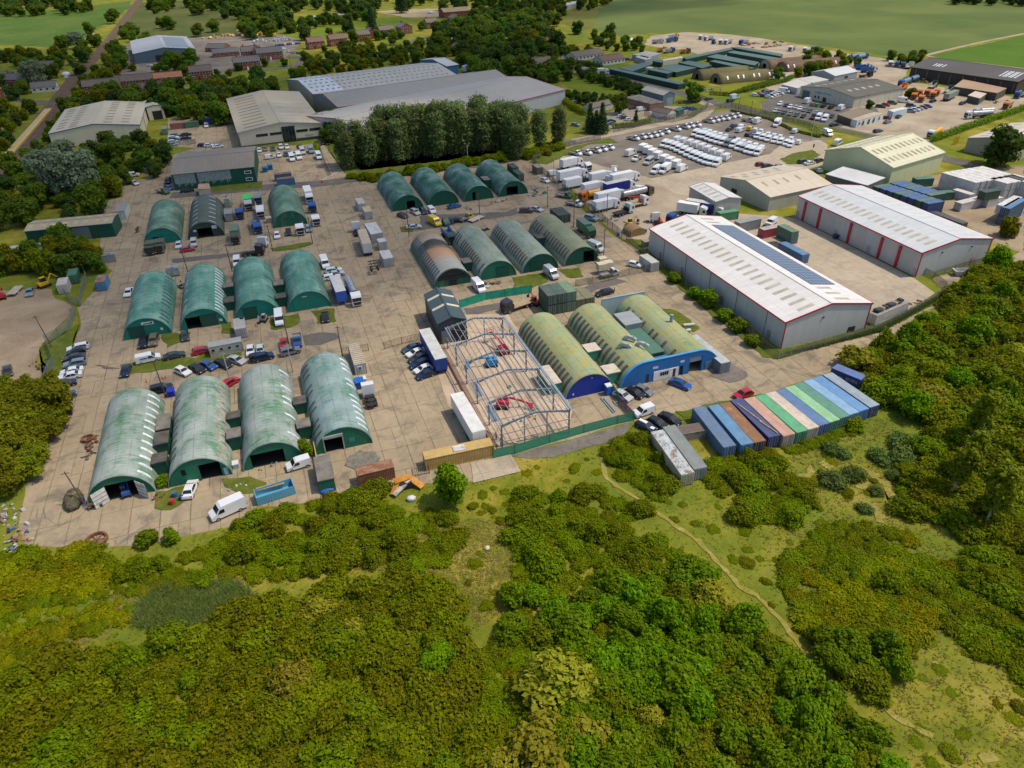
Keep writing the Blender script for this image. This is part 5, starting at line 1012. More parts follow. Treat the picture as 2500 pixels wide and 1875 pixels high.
fence('chain_link_fence','chain link fence from the white container to the green containers','K570,900 K850,850 K1020,800 K1300,750'.split(),2.0,CHAIN,postm=paint((.22,.2,.18)),solid=True,step=4)
fence('green_net_fence','green netted site fence in front of the steel frame','N2020,830 O60,1410 O350,1320 O640,1235 O920,1160 O1060,1130'.split(),2.0,GNET,postm=POST,solid=True,step=6)
fence('green_net_fence','bright green hoarding with painted shapes behind the slate blue shed','F1735,1080 F1960,1010 F2120,985 K200,950'.split(),2.2,paint((.015,.30,.20),.6,0,.2),postm=POST,solid=True,step=4)
mb=MB()
for x,y,z_,r_ in((0,0,1.2,.55),(1.1,.25,1.3,.6),(2.1,.6,1.1,.5),(3.2,.9,1.2,.55)):mb.cyl((x,y-.06,z_),(x,y-.02,z_),r_,n=10)
tag(mb.build('painted_shape',paint((.30,.42,.04),.6),None,W('F2110,975')),'yellow green painted shape on the hoarding','mural')
fence('green_net_fence','short bright green mesh panel by the silver car','O865,865 O930,965'.split(),2.0,GNET,postm=POST,solid=True,step=3)
fence('purple_fence','low dull purple fence between the navy fronted hut and the white van','O930,975 O1055,1110'.split(),1.6,mesh_mat('purple_net',(.16,.10,.17),.7),postm=paint((.03,.05,.25)),solid=True,step=2.5)
RBAR=paint((.17,.10,.07),.9)
fence('railing_fence','rusty railing fence in front of the striped roof cabin','F750,1478 F970,1440'.split(),1.8,RBAR,.07,.3,step=2.5)
fence('railing_fence','rusty railing fence behind the row of parked cars','F1100,1428 F1250,1385 F1410,1350'.split(),1.8,RBAR,.07,.3,step=2.5)
fence('railing_fence','dark railing fence beside the yellow container','N1340,985 N1480,955'.split(),1.8,BRP,.07,.3,step=2)
fence('hut_side_wall','low pale yellow wall beside the blue green hut','N515,745 N545,900 N570,1100'.split(),1.6,paint((.36,.29,.14)),solid=True,thick=.2,step=30,cat='wall')
fence('palisade_fence','grey palisade fence and gate across the beige warehouse yard','A1410,1240 A1520,1225 A1655,1215'.split(),2.2,PALE_F,.11,.2)
fence('chain_link_fence','chain link fence beside the grey vans at the office warehouse','B560,1260 B600,1390 B650,1490'.split(),2.2,CHAIN,postm=paint((.2,.3,.4)),solid=True,step=3)
mb=MB();mb.box(-.25,-.25,0,.25,.25,1.1);bg=mb.build('barrier_base',flat('red_paint',(.5,.03,.03)),tag(empty('road_barrier',W('B575,1545')),'raised white road barrier on a red base by the estate road','barrier'))
mb=MB();mb.bar((0,0,1.1),(6.5,2.5,2.6),.12,.14);mb.build('barrier_pole',flat('white_paint',(.65,.65,.65)),bg.parent)
def pole(s,h,label,m=None,r=.13,lean=(0,0),arm=False,name='utility_pole'):
 p=W(s)if isinstance(s,str)else s;e=empty(name,p,0,label,'pole')
 mb=MB();mb.cyl((0,0,0),(lean[0],lean[1],h),r,r*.7,8);mb.build('shaft',m or BRP,e)
 mb=MB();mb.bar((lean[0]-.6,lean[1],h-.4),(lean[0]+.6,lean[1],h-.4),.08,.1);mb.build('crossarm',m or BRP,e)
 return e
for s,h,lb in(('E1590,790',7,'wooden pole at the back corner of a teal hut'),('E1960,770',8,'wooden pole between two teal huts'),('F160,600',8,'wooden pole by the grass strip and white tractor unit'),('F495,530',8,'wooden pole at the end of the grass strip'),('E440,1410',8,'leaning wooden pole behind the curved fence'),('F300,1400',8,'wooden pole beside the red and blue cars'),('F750,1500',8,'wooden pole by the rusty railing'),
    ('M1400,310',8.5,'wooden pole beside the blue bin'),('M1955,210',8,'wooden pole beside the red car behind the pale huts'),('M720,1220',7,'leaning timber post over the camouflaged heap'),('F330,1620',7,'wooden pole between the third and fourth pale huts'),('F1310,475',8,'wooden pole beside the burnt out hut'),('F1905,310',8,'wooden pole by the flat trailer'),('K335,230',7,'wooden pole behind the two parked cars'),('K555,400',7,'wooden pole at the green lorry box'),('K808,640',8,'wooden pole at the corner of the mossy end hut'),('K835,270',6,'pole in front of the white box lorries'),
    ('B1805,1355',6,'pale post on the verge below the poplars'),('A725,800',10,'tall thin pole by the brick terrace'),('A1675,960',10,'tall thin pole in the hedge behind the beige yard'),('B320,610',10,'tall dark pole near the village road'),('C1940,960',7,'dark pole on the lane beside the van lot'),('C2045,985',7,'second dark pole on the lane beside the van lot'),('C385,1530',9,'pale lamp column at the corner of the truck yard')):
 pole(s,h,lb,paint((.35,.37,.33))if 'pale' in lb else None,lean=(-.9,.6)if 'leaning' in lb else(0,0))
r=pole('D410,1190',9,'tall yellowish lamp column at the van lot corner',paint((.42,.38,.2)),.14,name='lamp_column')
mb=MB();mb.box(-.35,-.03,.9,.35,.03,2.1);mb.box(-.04,-.02,0,.04,.02,.9);tag(mb.build('road_sign',flat('sign_back',(.03,.035,.04)),None,W('D432,1262')),'dark sign board on the round grass island','sign')
mb=MB();mb.box(-1.3,-.04,.2,1.3,.04,3.2);tag(mb.build('yellow_gate',paint((.5,.36,.02)),None,W('D1628,1220')),'bright yellow gate panel by the beige warehouse','gate')
# ---- vehicles
PC={}
def carpaint(col):
 if col not in PC:
  m,nt,b=new_mat('car_paint',.28,.15,.5);b.inputs['Base Color'].default_value=c4(col);b.inputs['Coat Weight'].default_value=.3;PC[col]=m
 return PC[col]
COLS=dict(white=(.68,.70,.72),silver=(.42,.44,.46),grey=(.16,.175,.185),dark=(.035,.04,.045),black=(.014,.015,.018),navy=(.012,.025,.07),blue=(.015,.08,.30),red=(.42,.015,.025),teal=(.03,.07,.085),green=(.02,.12,.05),lime=(.08,.30,.03),brown=(.10,.07,.05),steel=(.17,.24,.30),yellow=(.60,.42,.01),orange=(.62,.17,.01),pale=(.50,.60,.62),maroon=(.20,.01,.02),gold=(.16,.13,.08),olive=(.06,.07,.035))
def wfun(z,pts):
 for(z0,w0),(z1,w1)in zip(pts,pts[1:]):
  if z<=z1:return w0+(w1-w0)*max(0,(z-z0))/(z1-z0)
 return pts[-1][1]
class Proto:pass
def vehicle_proto(kind,prof,wid,glass,sides,wheels,wr=.32,ww=.2,extra=None,lamp=None,plate=True):
 """prof: side outline (y forward, z); wid: half width by height; glass: outline edges that are glass; sides: side windows as outline points"""
 P=Proto();P.parts=[]
 mb=MB();n=len(prof)
 R=[(wfun(z,wid),y,z)for y,z in prof];Lh=[(-x,y,z)for x,y,z in R]
 mb.add(R+Lh,[[i,n+i,n+(i+1)%n,(i+1)%n]for i in range(n)]+[list(range(n)),list(range(2*n-1,n-1,-1))],0)
 P.parts.append(('body',mb,'paint'))
 for i,nm in glass:
  (y0,z0),(y1,z1)=prof[i],prof[(i+1)%n];a=Vector((0,y1-y0,z1-z0));nrm=Vector((0,a.z,-a.y)).normalized()*.015
  if nrm.dot(Vector((0,(y0+y1)/2,.4)))<0:nrm=-nrm
  v=[]
  for t,s in((.08,1),(.08,-1),(.94,-1),(.94,1)):
   y,z=y0+(y1-y0)*t,z0+(z1-z0)*t;v.append((s*(wfun(z,wid)-.07),y+nrm.y,z+nrm.z))
  g=MB();g.add(v,[(0,1,2,3)]);P.parts.append((nm,g,GLASS))
 for s in(-1,1):
  for poly in sides:
   g=MB();g.add([(s*(wfun(z,wid)+.012),y,z)for y,z in poly],[list(range(len(poly)))]);P.parts.append(('side_window',g,GLASS))
  for y in wheels:
   g=MB();xo=wfun(wr,wid);g.cyl((s*(xo-ww),y,wr),(s*(xo+.015),y,wr),wr,n=12,m=0);g.cyl((s*(xo+.014),y,wr),(s*(xo+.022),y,wr),wr*.6,n=10,m=1);P.parts.append(('wheel',g,(RUBBER,RIM)))
  if lamp:
   (yf,zf),(yb,zb)=lamp;xo=wfun(zf,wid)
   g=MB();g.box(min(s*(xo-.42),s*(xo-.04)),yf-.06,zf-.07,max(s*(xo-.42),s*(xo-.04)),yf+.03,zf+.07);P.parts.append(('headlight',g,LAMP))
   g=MB();g.box(min(s*(xo-.28),s*(xo-.02)),yb-.03,zb-.1,max(s*(xo-.28),s*(xo-.02)),yb+.05,zb+.1);P.parts.append(('taillight',g,REDL))
 for e in(extra or[]):P.parts.append(e)
 return P
CW=[(0,.84),(.35,.88),(.75,.90),(.95,.86),(1.45,.62)]
def carproto(kind):
 if kind=='hatchback':prof=[(-1.98,.32),(1.98,.30),(2.06,.55),(1.96,.76),(1.0,.96),(.28,1.42),(-.5,1.47),(-1.45,1.42),(-1.92,.98),(-2.03,.6)];g=[(4,'windscreen'),(7,'rear_window')];sd=[[(.72,.98),(.22,1.35),(-.42,1.38),(-.42,.98)],[(-.5,.98),(-.5,1.38),(-1.2,1.34),(-1.55,1.0)]];wh=(1.25,-1.25);lp=((2.0,.66),(-2.0,.8))
 elif kind=='saloon':prof=[(-2.3,.35),(2.25,.30),(2.33,.55),(2.2,.74),(1.15,.93),(.35,1.38),(-.55,1.42),(-1.1,1.36),(-1.75,1.0),(-2.27,.95),(-2.35,.6)];g=[(4,'windscreen'),(7,'rear_window')];sd=[[(.85,.95),(.3,1.31),(-.3,1.34),(-.3,.95)],[(-.38,.95),(-.38,1.34),(-.95,1.3),(-1.4,.98)]];wh=(1.42,-1.4);lp=((2.26,.64),(-2.31,.78))
 elif kind=='estate':prof=[(-2.3,.35),(2.25,.30),(2.33,.55),(2.2,.76),(1.15,.96),(.4,1.42),(-.6,1.48),(-1.9,1.44),(-2.25,1.0),(-2.33,.6)];g=[(4,'windscreen'),(7,'rear_window')];sd=[[(.85,.98),(.35,1.35),(-.3,1.39),(-.3,.98)],[(-.38,.98),(-.38,1.39),(-1.7,1.35),(-2.0,1.0)]];wh=(1.42,-1.4);lp=((2.26,.66),(-2.3,.8))
 else:prof=[(-2.2,.42),(2.2,.40),(2.28,.7),(2.15,1.0),(1.1,1.12),(.5,1.68),(-.6,1.74),(-1.85,1.7),(-2.2,1.15),(-2.27,.7)];g=[(4,'windscreen'),(7,'rear_window')];sd=[[(.85,1.16),(.45,1.6),(-.3,1.64),(-.3,1.16)],[(-.38,1.16),(-.38,1.64),(-1.7,1.6),(-2.0,1.2)]];wh=(1.4,-1.4);lp=((2.2,.88),(-2.24,1.0))
 w=[(0,.86),(.4,.92),(.9,.95),(1.12,.92),(1.74,.72)]if kind=='suv' else CW
 return vehicle_proto(kind,prof,w,g,sd,wh,.36 if kind=='suv' else.31,lamp=lp)
VW=[(0,.9),(.5,.98),(1.3,1.0),(2.7,.9)]
def vanproto(kind):
 if kind=='van':return vehicle_proto(kind,[(-2.9,.45),(2.7,.42),(2.85,.7),(2.75,1.05),(1.95,1.42),(1.3,2.2),(.9,2.5),(-2.7,2.55),(-2.9,2.2)],VW,[(4,'windscreen')],[[(1.75,1.35),(1.25,2.0),(.6,2.0),(.6,1.35)]],(1.85,-1.75),.36,.24,lamp=((2.74,.95),(-2.88,1.1)))
 if kind=='long_van':return vehicle_proto(kind,[(-2.5,.42),(2.4,.40),(2.55,.65),(2.4,.98),(1.6,1.22),(.85,1.85),(.5,1.96),(-2.35,1.98),(-2.5,1.7)],[(0,.88),(.5,.95),(1.2,.96),(2.0,.84)],[(4,'windscreen')],[[(1.4,1.2),(.85,1.7),(.15,1.72),(.15,1.2)]],(1.6,-1.5),.34,.22,lamp=((2.42,.88),(-2.48,1.1)))
 if kind=='small_van':return vehicle_proto(kind,[(-2.1,.4),(2.1,.38),(2.2,.62),(2.05,.92),(1.2,1.12),(.55,1.72),(.2,1.82),(-2.0,1.84),(-2.12,1.5)],[(0,.84),(.5,.9),(1.1,.91),(1.85,.78)],[(4,'windscreen')],[[(1.05,1.12),(.55,1.6),(-.1,1.62),(-.1,1.12)]],(1.35,-1.3),.32,.2,lamp=((2.08,.82),(-2.1,1.0)))
 if kind=='minibus':return vehicle_proto(kind,[(-2.9,.45),(2.7,.42),(2.85,.7),(2.75,1.05),(1.95,1.42),(1.3,2.2),(.9,2.45),(-2.7,2.48),(-2.9,2.2)],VW,[(4,'windscreen')],[[(1.75,1.35),(1.25,2.0),(.6,2.0),(.6,1.35)],[(.5,1.35),(.5,2.0),(-2.6,2.0),(-2.6,1.35)]],(1.85,-1.75),.36,.24,lamp=((2.74,.95),(-2.88,1.1)))
CABW=[(0,.85),(.5,.93),(1.2,.94),(2.1,.8)]
def cabparts(bed,box=None,bedmat=None,yb=-2.9):
 ex=[]
 mb=MB();mb.box(-.4,yb,.5,.4,.8,.68);ex.append(('chassis',mb,BLACK))
 if bed=='flat':
  mb=MB();mb.box(-1.0,yb,.72,1.0,.55,.84,0)
  for a in((-1.0,yb,.84,-.95,.55,1.15),(.95,yb,.84,1.0,.55,1.15),(-1,yb,.84,1,yb+.05,1.15),(-1,.5,.84,1,.55,1.9)):mb.box(*a,0)
  ex.append(('flat_bed',mb,bedmat or paint((.26,.25,.24),.6,.2)))
 if bed=='box':
  mb=MB();mb.box(-1.08,yb-.5,.75,1.08,.55,3.0,0);ex.append(('box_body',mb,box or 'paint'))
  mb=MB();mb.prism([(.55,2.3),(1.4,2.45),(.55,3.0)],-1.0,1.0,0,'x');ex.append(('wind_deflector',mb,box or 'paint'))
 return vehicle_proto(bed,[(.55,.45),(2.7,.42),(2.85,.7),(2.75,1.05),(1.95,1.38),(1.35,2.05),(1.1,2.15),(.6,2.1)],CABW,[(4,'windscreen')],[[(1.75,1.3),(1.3,1.92),(.75,1.92),(.75,1.3)]],(1.85,-1.75),.36,.24,extra=ex,lamp=((2.74,.95),(yb,.9)))
def lorry(body,L,boxcol=None,tank=None,h=3.9,cabh=3.0):
 """rigid or articulated lorry: cab at the front, body behind. L overall"""
 ex=[];f=L/2
 mb=MB();mb.box(-.45,-f,.75,.45,f-.5,1.0);ex.append(('chassis',mb,BLACK))
 ax=[-f+1.3,-f+2.6]+([-f+3.9,f-3.6]if L>12 else[])
 y0=f-(2.9 if L>12 or body in('box','tank')else 2.6)
 if body=='tractor':y0=-f
 if body=='box':mb=MB();mb.box(-1.25,-f,1.05,1.25,y0,h,0);ex.append(('box_body',mb,boxcol or 'paint'))
 if body=='curtain':
  mb=MB();mb.box(-1.25,-f,1.05,1.25,y0,h-.02,0);ex.append(('curtain_side',mb,boxcol));mb=MB();mb.box(-1.27,-f-.03,h-.02,1.27,y0+.03,h+.04);ex.append(('trailer_roof',mb,paint((.50,.50,.48),.6)))
 if body=='tank':
  mb=MB();mb.cyl((0,-f+.1,2.2),(0,y0,2.2),1.15,n=16);ex.append(('tank',mb,tank));mb=MB()
  for i in range(5):mb.cyl((0,-f+1.0+(y0+f-2)*i/4,3.3),(0,-f+1.0+(y0+f-2)*i/4,3.5),.28,n=8)
  mb.box(-.35,-f+.3,3.3,.35,y0-.3,3.36);ex.append(('walkway',mb,STEEL))
 if body=='tipper':
  mb=MB();mb.prism([(-1.0,1.1),(1.0,1.1),(1.25,2.7),(1.15,2.7),(.92,1.25),(-.92,1.25),(-1.15,2.7),(-1.25,2.7)],-f,y0,0,'y');ex.append(('tipper_body',mb,boxcol or STEEL))
 if body=='flat':mb=MB();mb.box(-1.25,-f,1.05,1.25,y0,1.2);mb.box(-1.2,y0-.1,1.2,1.2,y0,2.2);ex.append(('flat_bed',mb,boxcol or WOODM))
 if body=='mixer':mb=MB();mb.cyl((0,-f,2.9),(0,-f+2.2,2.5),.6,1.25,14);mb.cyl((0,-f+2.2,2.5),(0,y0,2.0),1.25,.9,14);ex.append(('drum',mb,boxcol))
 if body=='tractor':mb=MB();mb.cyl((0,-f+1.9,1.0),(0,-f+1.9,1.15),.6,n=12);mb.box(-.9,-f+.2,.9,.9,-f+1.0,1.02);mb.box(-.95,-f+2.9,.75,.95,f-2.4,1.15);ex.append(('fifth_wheel',mb,BLACK));ax=[-f+1.2,-f+2.5]
 for s in(-1,1):
  for y in ax:g=MB();g.cyl((s*.65,y,.5),(s*1.2,y,.5),.5,n=12);g.cyl((s*1.2,y,.5),(s*1.21,y,.5),.28,n=10,m=1);ex.append(('wheel',g,(RUBBER,RIM)))
 c=f-2.2;z=cabh
 P=vehicle_proto('lorry',[(c,.5),(f,.5),(f,1.5),(f-.12,2.55),(f-.4,z),(c+.2,z+.35),(c,z+.3)],[(0,1.2),(4,1.2)],[(2,'windscreen')],[[(f-.35,1.6),(f-.45,2.4),(c+1.0,2.4),(c+1.0,1.6)]],(f-1.35,),.5,.3,extra=ex,lamp=((f,.8),(-f,.9)))
 mb=MB();mb.box(-1.0,f-.02,.65,1.0,f+.02,1.45);P.parts.append(('grille',mb,BLACK))
 return P
def trailer(body,L,col,roof=None,h=3.9):
 P=Proto();P.parts=[];f=L/2
 mb=MB();mb.box(-1.25,-f,1.1,1.25,f,h-.02);P.parts.append(('box_body',mb,col))
 mb=MB();mb.box(-1.27,-f-.03,h-.02,1.27,f+.03,h+.04);P.parts.append(('trailer_roof',mb,roof or col))
 mb=MB();mb.box(-.45,-f,.8,.45,f-.3,1.1);mb.box(-.9,f-3.0,.2,-.75,f-2.8,1.1);mb.box(.75,f-3.0,.2,.9,f-2.8,1.1);P.parts.append(('chassis',mb,BLACK))
 mb=MB();mb.box(-1.2,-f-.06,1.2,-.02,-f-.01,h-.15);mb.box(.02,-f-.06,1.2,1.2,-f-.01,h-.15);P.parts.append(('rear_door',mb,col))
 for s in(-1,1):
  for y in(-f+1.2,-f+2.5,-f+3.8):g=MB();g.cyl((s*.7,y,.5),(s*1.22,y,.5),.5,n=12);P.parts.append(('wheel',g,(RUBBER,)))
 return P
_pm={}
def get_proto(kind):
 if kind in _pm:return _pm[kind]
 a=kind.split(':');k=a[0]
 if k in('hatchback','saloon','estate','suv'):P=carproto(k)
 elif k in('van','long_van','small_van','minibus'):P=vanproto(k)
 elif k=='pickup_truck':P=cabparts('flat')
 elif k=='brown_flatbed':P=cabparts('flat',bedmat=WOODM)
 elif k=='luton_van':P=cabparts('box',paint((.66,.67,.68),.5,0,.05))
 elif k=='box_lorry':P=lorry('box',9.5,paint((.68,.69,.70),.5,0,.05),h=3.7)
 elif k=='long_box_lorry':P=lorry('box',12,paint((.70,.71,.72),.5,0,.05),h=3.9)
 elif k=='curtain_lorry':P=lorry('curtain',12,paint((.015,.02,.22),.5))
 elif k=='tanker_lorry':P=lorry('tank',12.5,tank=paint((.42,.42,.42),.25,.7,.2))
 elif k=='tan_tanker':P=lorry('tank',9,tank=paint((.45,.43,.38),.35,.3,.1))
 elif k=='blue_tanker':P=lorry('tank',10,tank=paint((.16,.28,.40),.3,.3,.1))
 elif k=='orange_tanker':P=lorry('tank',7.5,tank=paint((.62,.30,.02),.4,0,.1))
 elif k=='white_tanker':P=lorry('tank',7.5,tank=paint((.62,.63,.62),.4,0,.1))
 elif k=='tipper_lorry':P=lorry('tipper',8.5,paint((.36,.37,.36),.5,.2,.15))
 elif k=='blue_tipper':P=lorry('tipper',9.5,paint((.02,.10,.32),.5,0,.15))
 elif k=='orange_tipper':P=lorry('tipper',7.5,paint((.42,.20,.05),.6,0,.3))
 elif k=='flatbed_lorry':P=lorry('flat',9)
 elif k=='black_flatbed':P=lorry('flat',7.5,BLACK)
 elif k=='gritter_lorry':P=lorry('tipper',7.5,paint((.62,.20,.02),.5,0,.1))
 elif k=='mixer_lorry':P=lorry('mixer',8.5,paint((.62,.30,.02),.5))
 elif k=='tractor_unit':P=lorry('tractor',6.3)
 elif k=='blue_trailer':P=trailer('box',13.6,paint((.012,.05,.24),.5),paint((.46,.47,.46),.6))
 elif k=='royal_trailer':P=trailer('box',10,paint((.02,.10,.42),.5),paint((.46,.47,.48),.6))
 elif k=='white_trailer':P=trailer('box',13.0,paint((.60,.61,.61),.5,0,.06),paint((.60,.60,.59),.6))
 elif k=='tan_trailer':P=trailer('box',11.5,paint((.48,.50,.52),.5,0,.06),paint((.40,.34,.25),.7))
 elif k=='grey_trailer':P=trailer('box',12.5,paint((.22,.24,.23),.5),paint((.16,.22,.14),.7),h=3.4)
 elif k=='horse_lorry':P=lorry('box',8.5,paint((.10,.16,.12),.6),h=3.6)
 elif k=='green_top_lorry':P=lorry('curtain',8.5,paint((.04,.12,.06),.6),h=3.4);[P.parts.__setitem__(i,(n,m,paint((.03,.52,.06),.5)))for i,(n,m,q)in enumerate(P.parts)if n=='trailer_roof']
 elif k=='army_truck':P=lorry('box',6.2,paint((.09,.10,.07),.8),h=2.7,cabh=2.1)
 for nm,mb,mt in P.parts:pass
 P.me=[]
 for nm,mb,mt in P.parts:
  mats=[carpaint(COLS['white'])]if mt=='paint' else list(mt)if isinstance(mt,tuple)else[mt]
  P.me.append((nm,mb.mesh(nm,mats),mt=='paint'))
 al=MB();mats=[carpaint(COLS['white'])]
 for nm,mb,mt in P.parts:
  ms=[None]if mt=='paint' else list(mt)if isinstance(mt,tuple)else[mt];idx=[]
  for q in ms:
   if q is None:idx.append(0)
   else:
    if q not in mats:mats.append(q)
    idx.append(mats.index(q))
  o=len(al.v);al.v+=mb.v;al.f+=[[i+o for i in f]for f in mb.f];al.m+=[idx[min(i,len(idx)-1)]for i in mb.m];al.sm+=mb.sm
 P.all=al.mesh(k,mats);P.name=k;_pm[kind]=P;return P
CATN=dict(hatchback='car',saloon='car',estate='car',suv='car',van='van',long_van='van',small_van='van',minibus='minibus',pickup_truck='pickup truck',brown_flatbed='pickup truck',luton_van='van')
NAMEN=dict(hatchback='hatchback',saloon='saloon car',estate='estate car',suv='tall car',van='panel van',long_van='van',small_van='small van',luton_van='box van',pickup_truck='pickup truck',brown_flatbed='flatbed truck')
OBJN=dict(hatchback='parked_car',saloon='parked_car',estate='parked_car',suv='parked_car',van='panel_van',long_van='panel_van',small_van='small_van',brown_flatbed='flatbed_truck')
NV=[0]
def vehicle(kind,col,at,head,label,group=None,z=0.0,zc=.7):
 p=W(at,zc)if isinstance(at,str)else at;P=get_proto(kind);c=carpaint(COLS[col])if isinstance(col,str)else carpaint(col)
 rz=-math.radians(head);far=math.hypot(p.x,p.y)>215
 nm=OBJN.get(kind,kind);cat=CATN.get(kind,'trailer' if 'trailer' in kind else 'lorry');NV[0]+=1
 if far:
  o=link(nm,P.all,None,(p.x,p.y,z),rz);o.material_slots[0].link='OBJECT';o.material_slots[0].material=c;return tag(o,label,cat,group)
 r=empty(nm,(p.x,p.y,z),rz,label,cat,group)
 for n_,me,pt in P.me:
  o=link(n_,me,r)
  if pt:o.material_slots[0].link='OBJECT';o.material_slots[0].material=c
 return r
ORD='first second third fourth fifth sixth seventh eighth ninth tenth eleventh twelfth thirteenth fourteenth fifteenth sixteenth'.split()
K=dict(h='hatchback',s='saloon',e='estate',u='suv',V='van',L='long_van',v='small_van',p='pickup_truck',b='luton_van',B='box_lorry',X='long_box_lorry')
def row(phrase,ref,items,group,head,tile=None):
 """items: 'kind colour u,v [heading]' in order from ref"""
 cnt={}
 ent=[i.split()for i in items.split(';')if i.strip()]
 keys=[(e[0],e[1])for e in ent]
 for i,e in enumerate(ent):
  k=K.get(e[0],e[0]);col=e[1];at=e[2]if tile is None else tile+e[2];hd=float(e[3])if len(e)>3 else head
  nn=NAMEN.get(k,k.replace('_',' '));
  if keys.count((e[0],e[1]))>1:
   cnt[(e[0],e[1])]=cnt.get((e[0],e[1]),0)+1;lb='%s %s %s %s %s'%(ORD[min(15,cnt[(e[0],e[1])]-1)],col,nn,ref,phrase);lb=' '.join(lb.split());lb=lb if len(lb.split())<16 else lb.replace(' the ',' ')
  else:lb='%s %s %s'%(col,nn,phrase)
  vehicle(k,col,at,hd,lb,group)
row('in the car row by the curved fence','from the far end','e white 655,1408 262;h black 640,1443 265;s dark 622,1492 268;e steel 632,1540 268;s white 600,1608 266;s white 588,1648 265;h navy 555,1712 78;h blue 548,1810 75;e pale 495,1915 265;s black 500,1962 265','cars in the row by the curved fence',265,'E')
row('in front of the teal hut with the sign board','','u black 1212,1368;u gold 1297,1352;h dark 1560,1312 175','cars parked outside the teal huts',184,'E')
vehicle('long_van','white','E1250,1505',84,'white van with a blue mark on its side at the grass strip','cars parked outside the teal huts')
mk=[o for o in COL.objects if o.get('label','').startswith('white van with a blue mark')][0]
for x in(-.985,.985):mb=MB();mb.box(min(x,x*.995),-1.6,1.25,max(x,x*.995),.0,1.5);mb.build('side_mark',flat('blue_mark',(.02,.08,.35)),mk)
row('beside the grass strip in the yard','','s dark 1470,1475 84;e red 1712,1432 84;h navy 1060,1608 185;h white 1540,1608 142;h black 1662,1588 140;h blue 1758,1560 140;s black 1878,1545 140;s silver 1995,1513 138;h white 2112,1435 182;h pale 2195,1432 182;u black 2190,1492 84','cars around the grass strip',140,'E')
row('near the rusty railing and wooden poles','','h red 252,1376 182;p blue 365,1352 182;u grey 305,1442 82;u navy 80,1490 82;s black 600,1152 184','cars near the rusty railing',180,'F')
vehicle('van','white','F215,1175',182,'white panel van with roof rack at the front of a teal hut',None)
vehicle('hatchback','red','M1942,180',50,'red car tucked behind two pale streaked huts');vehicle('suv','black','M1362,238',84,'black car beside the blue bin behind the corner hut')
vehicle('saloon','white','M1603,1080',12,'white stripped car with its boot lid raised');vehicle('van','white','M1920,1260',252,'old white high roof van parked along the bramble edge');vehicle('small_van','white','N375,872',262,'white small van with its bonnet up outside the wide open hut')
vehicle('tractor_unit','white','N978,320',2,'white lorry tractor unit with a black chassis beside the blue green hut')
row('in the short row beside the blue trailer','from the railing','s teal 1332,1412;s white 1368,1452;e dark 1388,1497;e navy 1398,1545;h white 1428,1592;h navy 1445,1635','cars beside the blue trailer',255,'F')
vehicle('blue_trailer','white','F1512,1440',-1,'long blue lorry trailer with a pale roof beside the parked cars',zc=2);vehicle('white_trailer','white','N1805,500',-2,'long white lorry trailer beside the orange brick wall',zc=2)
vehicle('tan_trailer','white','F937,520',2,'tan roofed white lorry trailer in the middle of the road',zc=2.2);vehicle('tractor_unit','white','F866,410',2,'white tractor unit coupled beside the tan roofed trailer',zc=1.5)
vehicle('tanker_lorry','white','F830,930',178,'silver tanker lorry with a white cab facing the front',zc=1.8);vehicle('royal_trailer','white','F712,915',178,'royal blue lorry trailer beside the silver tanker',zc=2.4)
vehicle('van','white','F595,685',178,'white panel van parked behind the teal hut end',zc=1.4)
row('in the cluster behind the royal blue trailer','','e pale 672,757 90;s silver 690,785 88;e white 655,815 90','cars behind the royal blue trailer',90,'F')
mb=MB()
for x in(-.45,.45):mb.box(x-.08,-3.2,.8,x+.08,3.2,1.0)
for y in(-2.8,-1,.8,2.6):mb.box(-1.2,y-.12,.85,1.2,y+.12,1.02)
sk=mb.build('chassis',BLACK,empty('skeletal_trailer',W('F1010,740',.8),-.03,'black skeletal trailer chassis in front of the tan roofed trailer','trailer'))
for s in(-1,1):
 for y in(-2.2,-.9):mb=MB();mb.cyl((s*.7,y,.5),(s*1.15,y,.5),.5,n=12);mb.build('wheel',RUBBER,sk.parent)
for k_,c_,at,hd,lb in(('tipper_lorry','white','F52,255',180,'white cabbed tipper lorry beside the flaking green hut'),('tipper_lorry','steel','F30,140',180,'blue grey tipper lorry behind the white cabbed tipper'),('tractor_unit','white','F385,400',181,'white tractor unit parked at the front of the moss green hut'),('tractor_unit','white','F518,325',180,'white tractor unit at the end of the lorry line'),('tractor_unit','blue','F488,215',180,'blue and white lorry cab in the middle of the lorry line'),('box_lorry','white','F460,130',180,'pale roofed box lorry at the back of the lorry line'),
      ('green_top_lorry','silver','E2095,190',180,'lorry with a bright lime green roof'),('orange_tipper','blue','E2020,265',180,'blue and white tipper lorry with an orange load bed'),('blue_tipper','blue','E2162,375',175,'bright blue lorry with a white cab front by the lime roofed one'),('tipper_lorry','white','E2195,235',180,'white tipper lorry beside the lime roofed lorry'),('horse_lorry','olive','E1985,465',182,'green box lorry standing beside the dark grey hut'),('tractor_unit','black','E2130,590',100,'black bare lorry chassis on the cross road'),('tractor_unit','white','F58,540',20,'white and black tractor unit at an angle on the cross road'),
      ('army_truck','olive','E1265,565',182,'olive army truck with an open cab outside the rusty hut'),('army_truck','olive','E1345,550',182,'olive army truck with a canvas box outside the rusty hut'),('horse_lorry','green','K660,412',178,'long green box lorry beside the mossy end hut'),('blue_tipper','teal','F1640,455',180,'teal lorry wedged between the burnt hut and the weathered hut')):
 vehicle(k_,c_,at,hd,lb,None,zc=1.6)
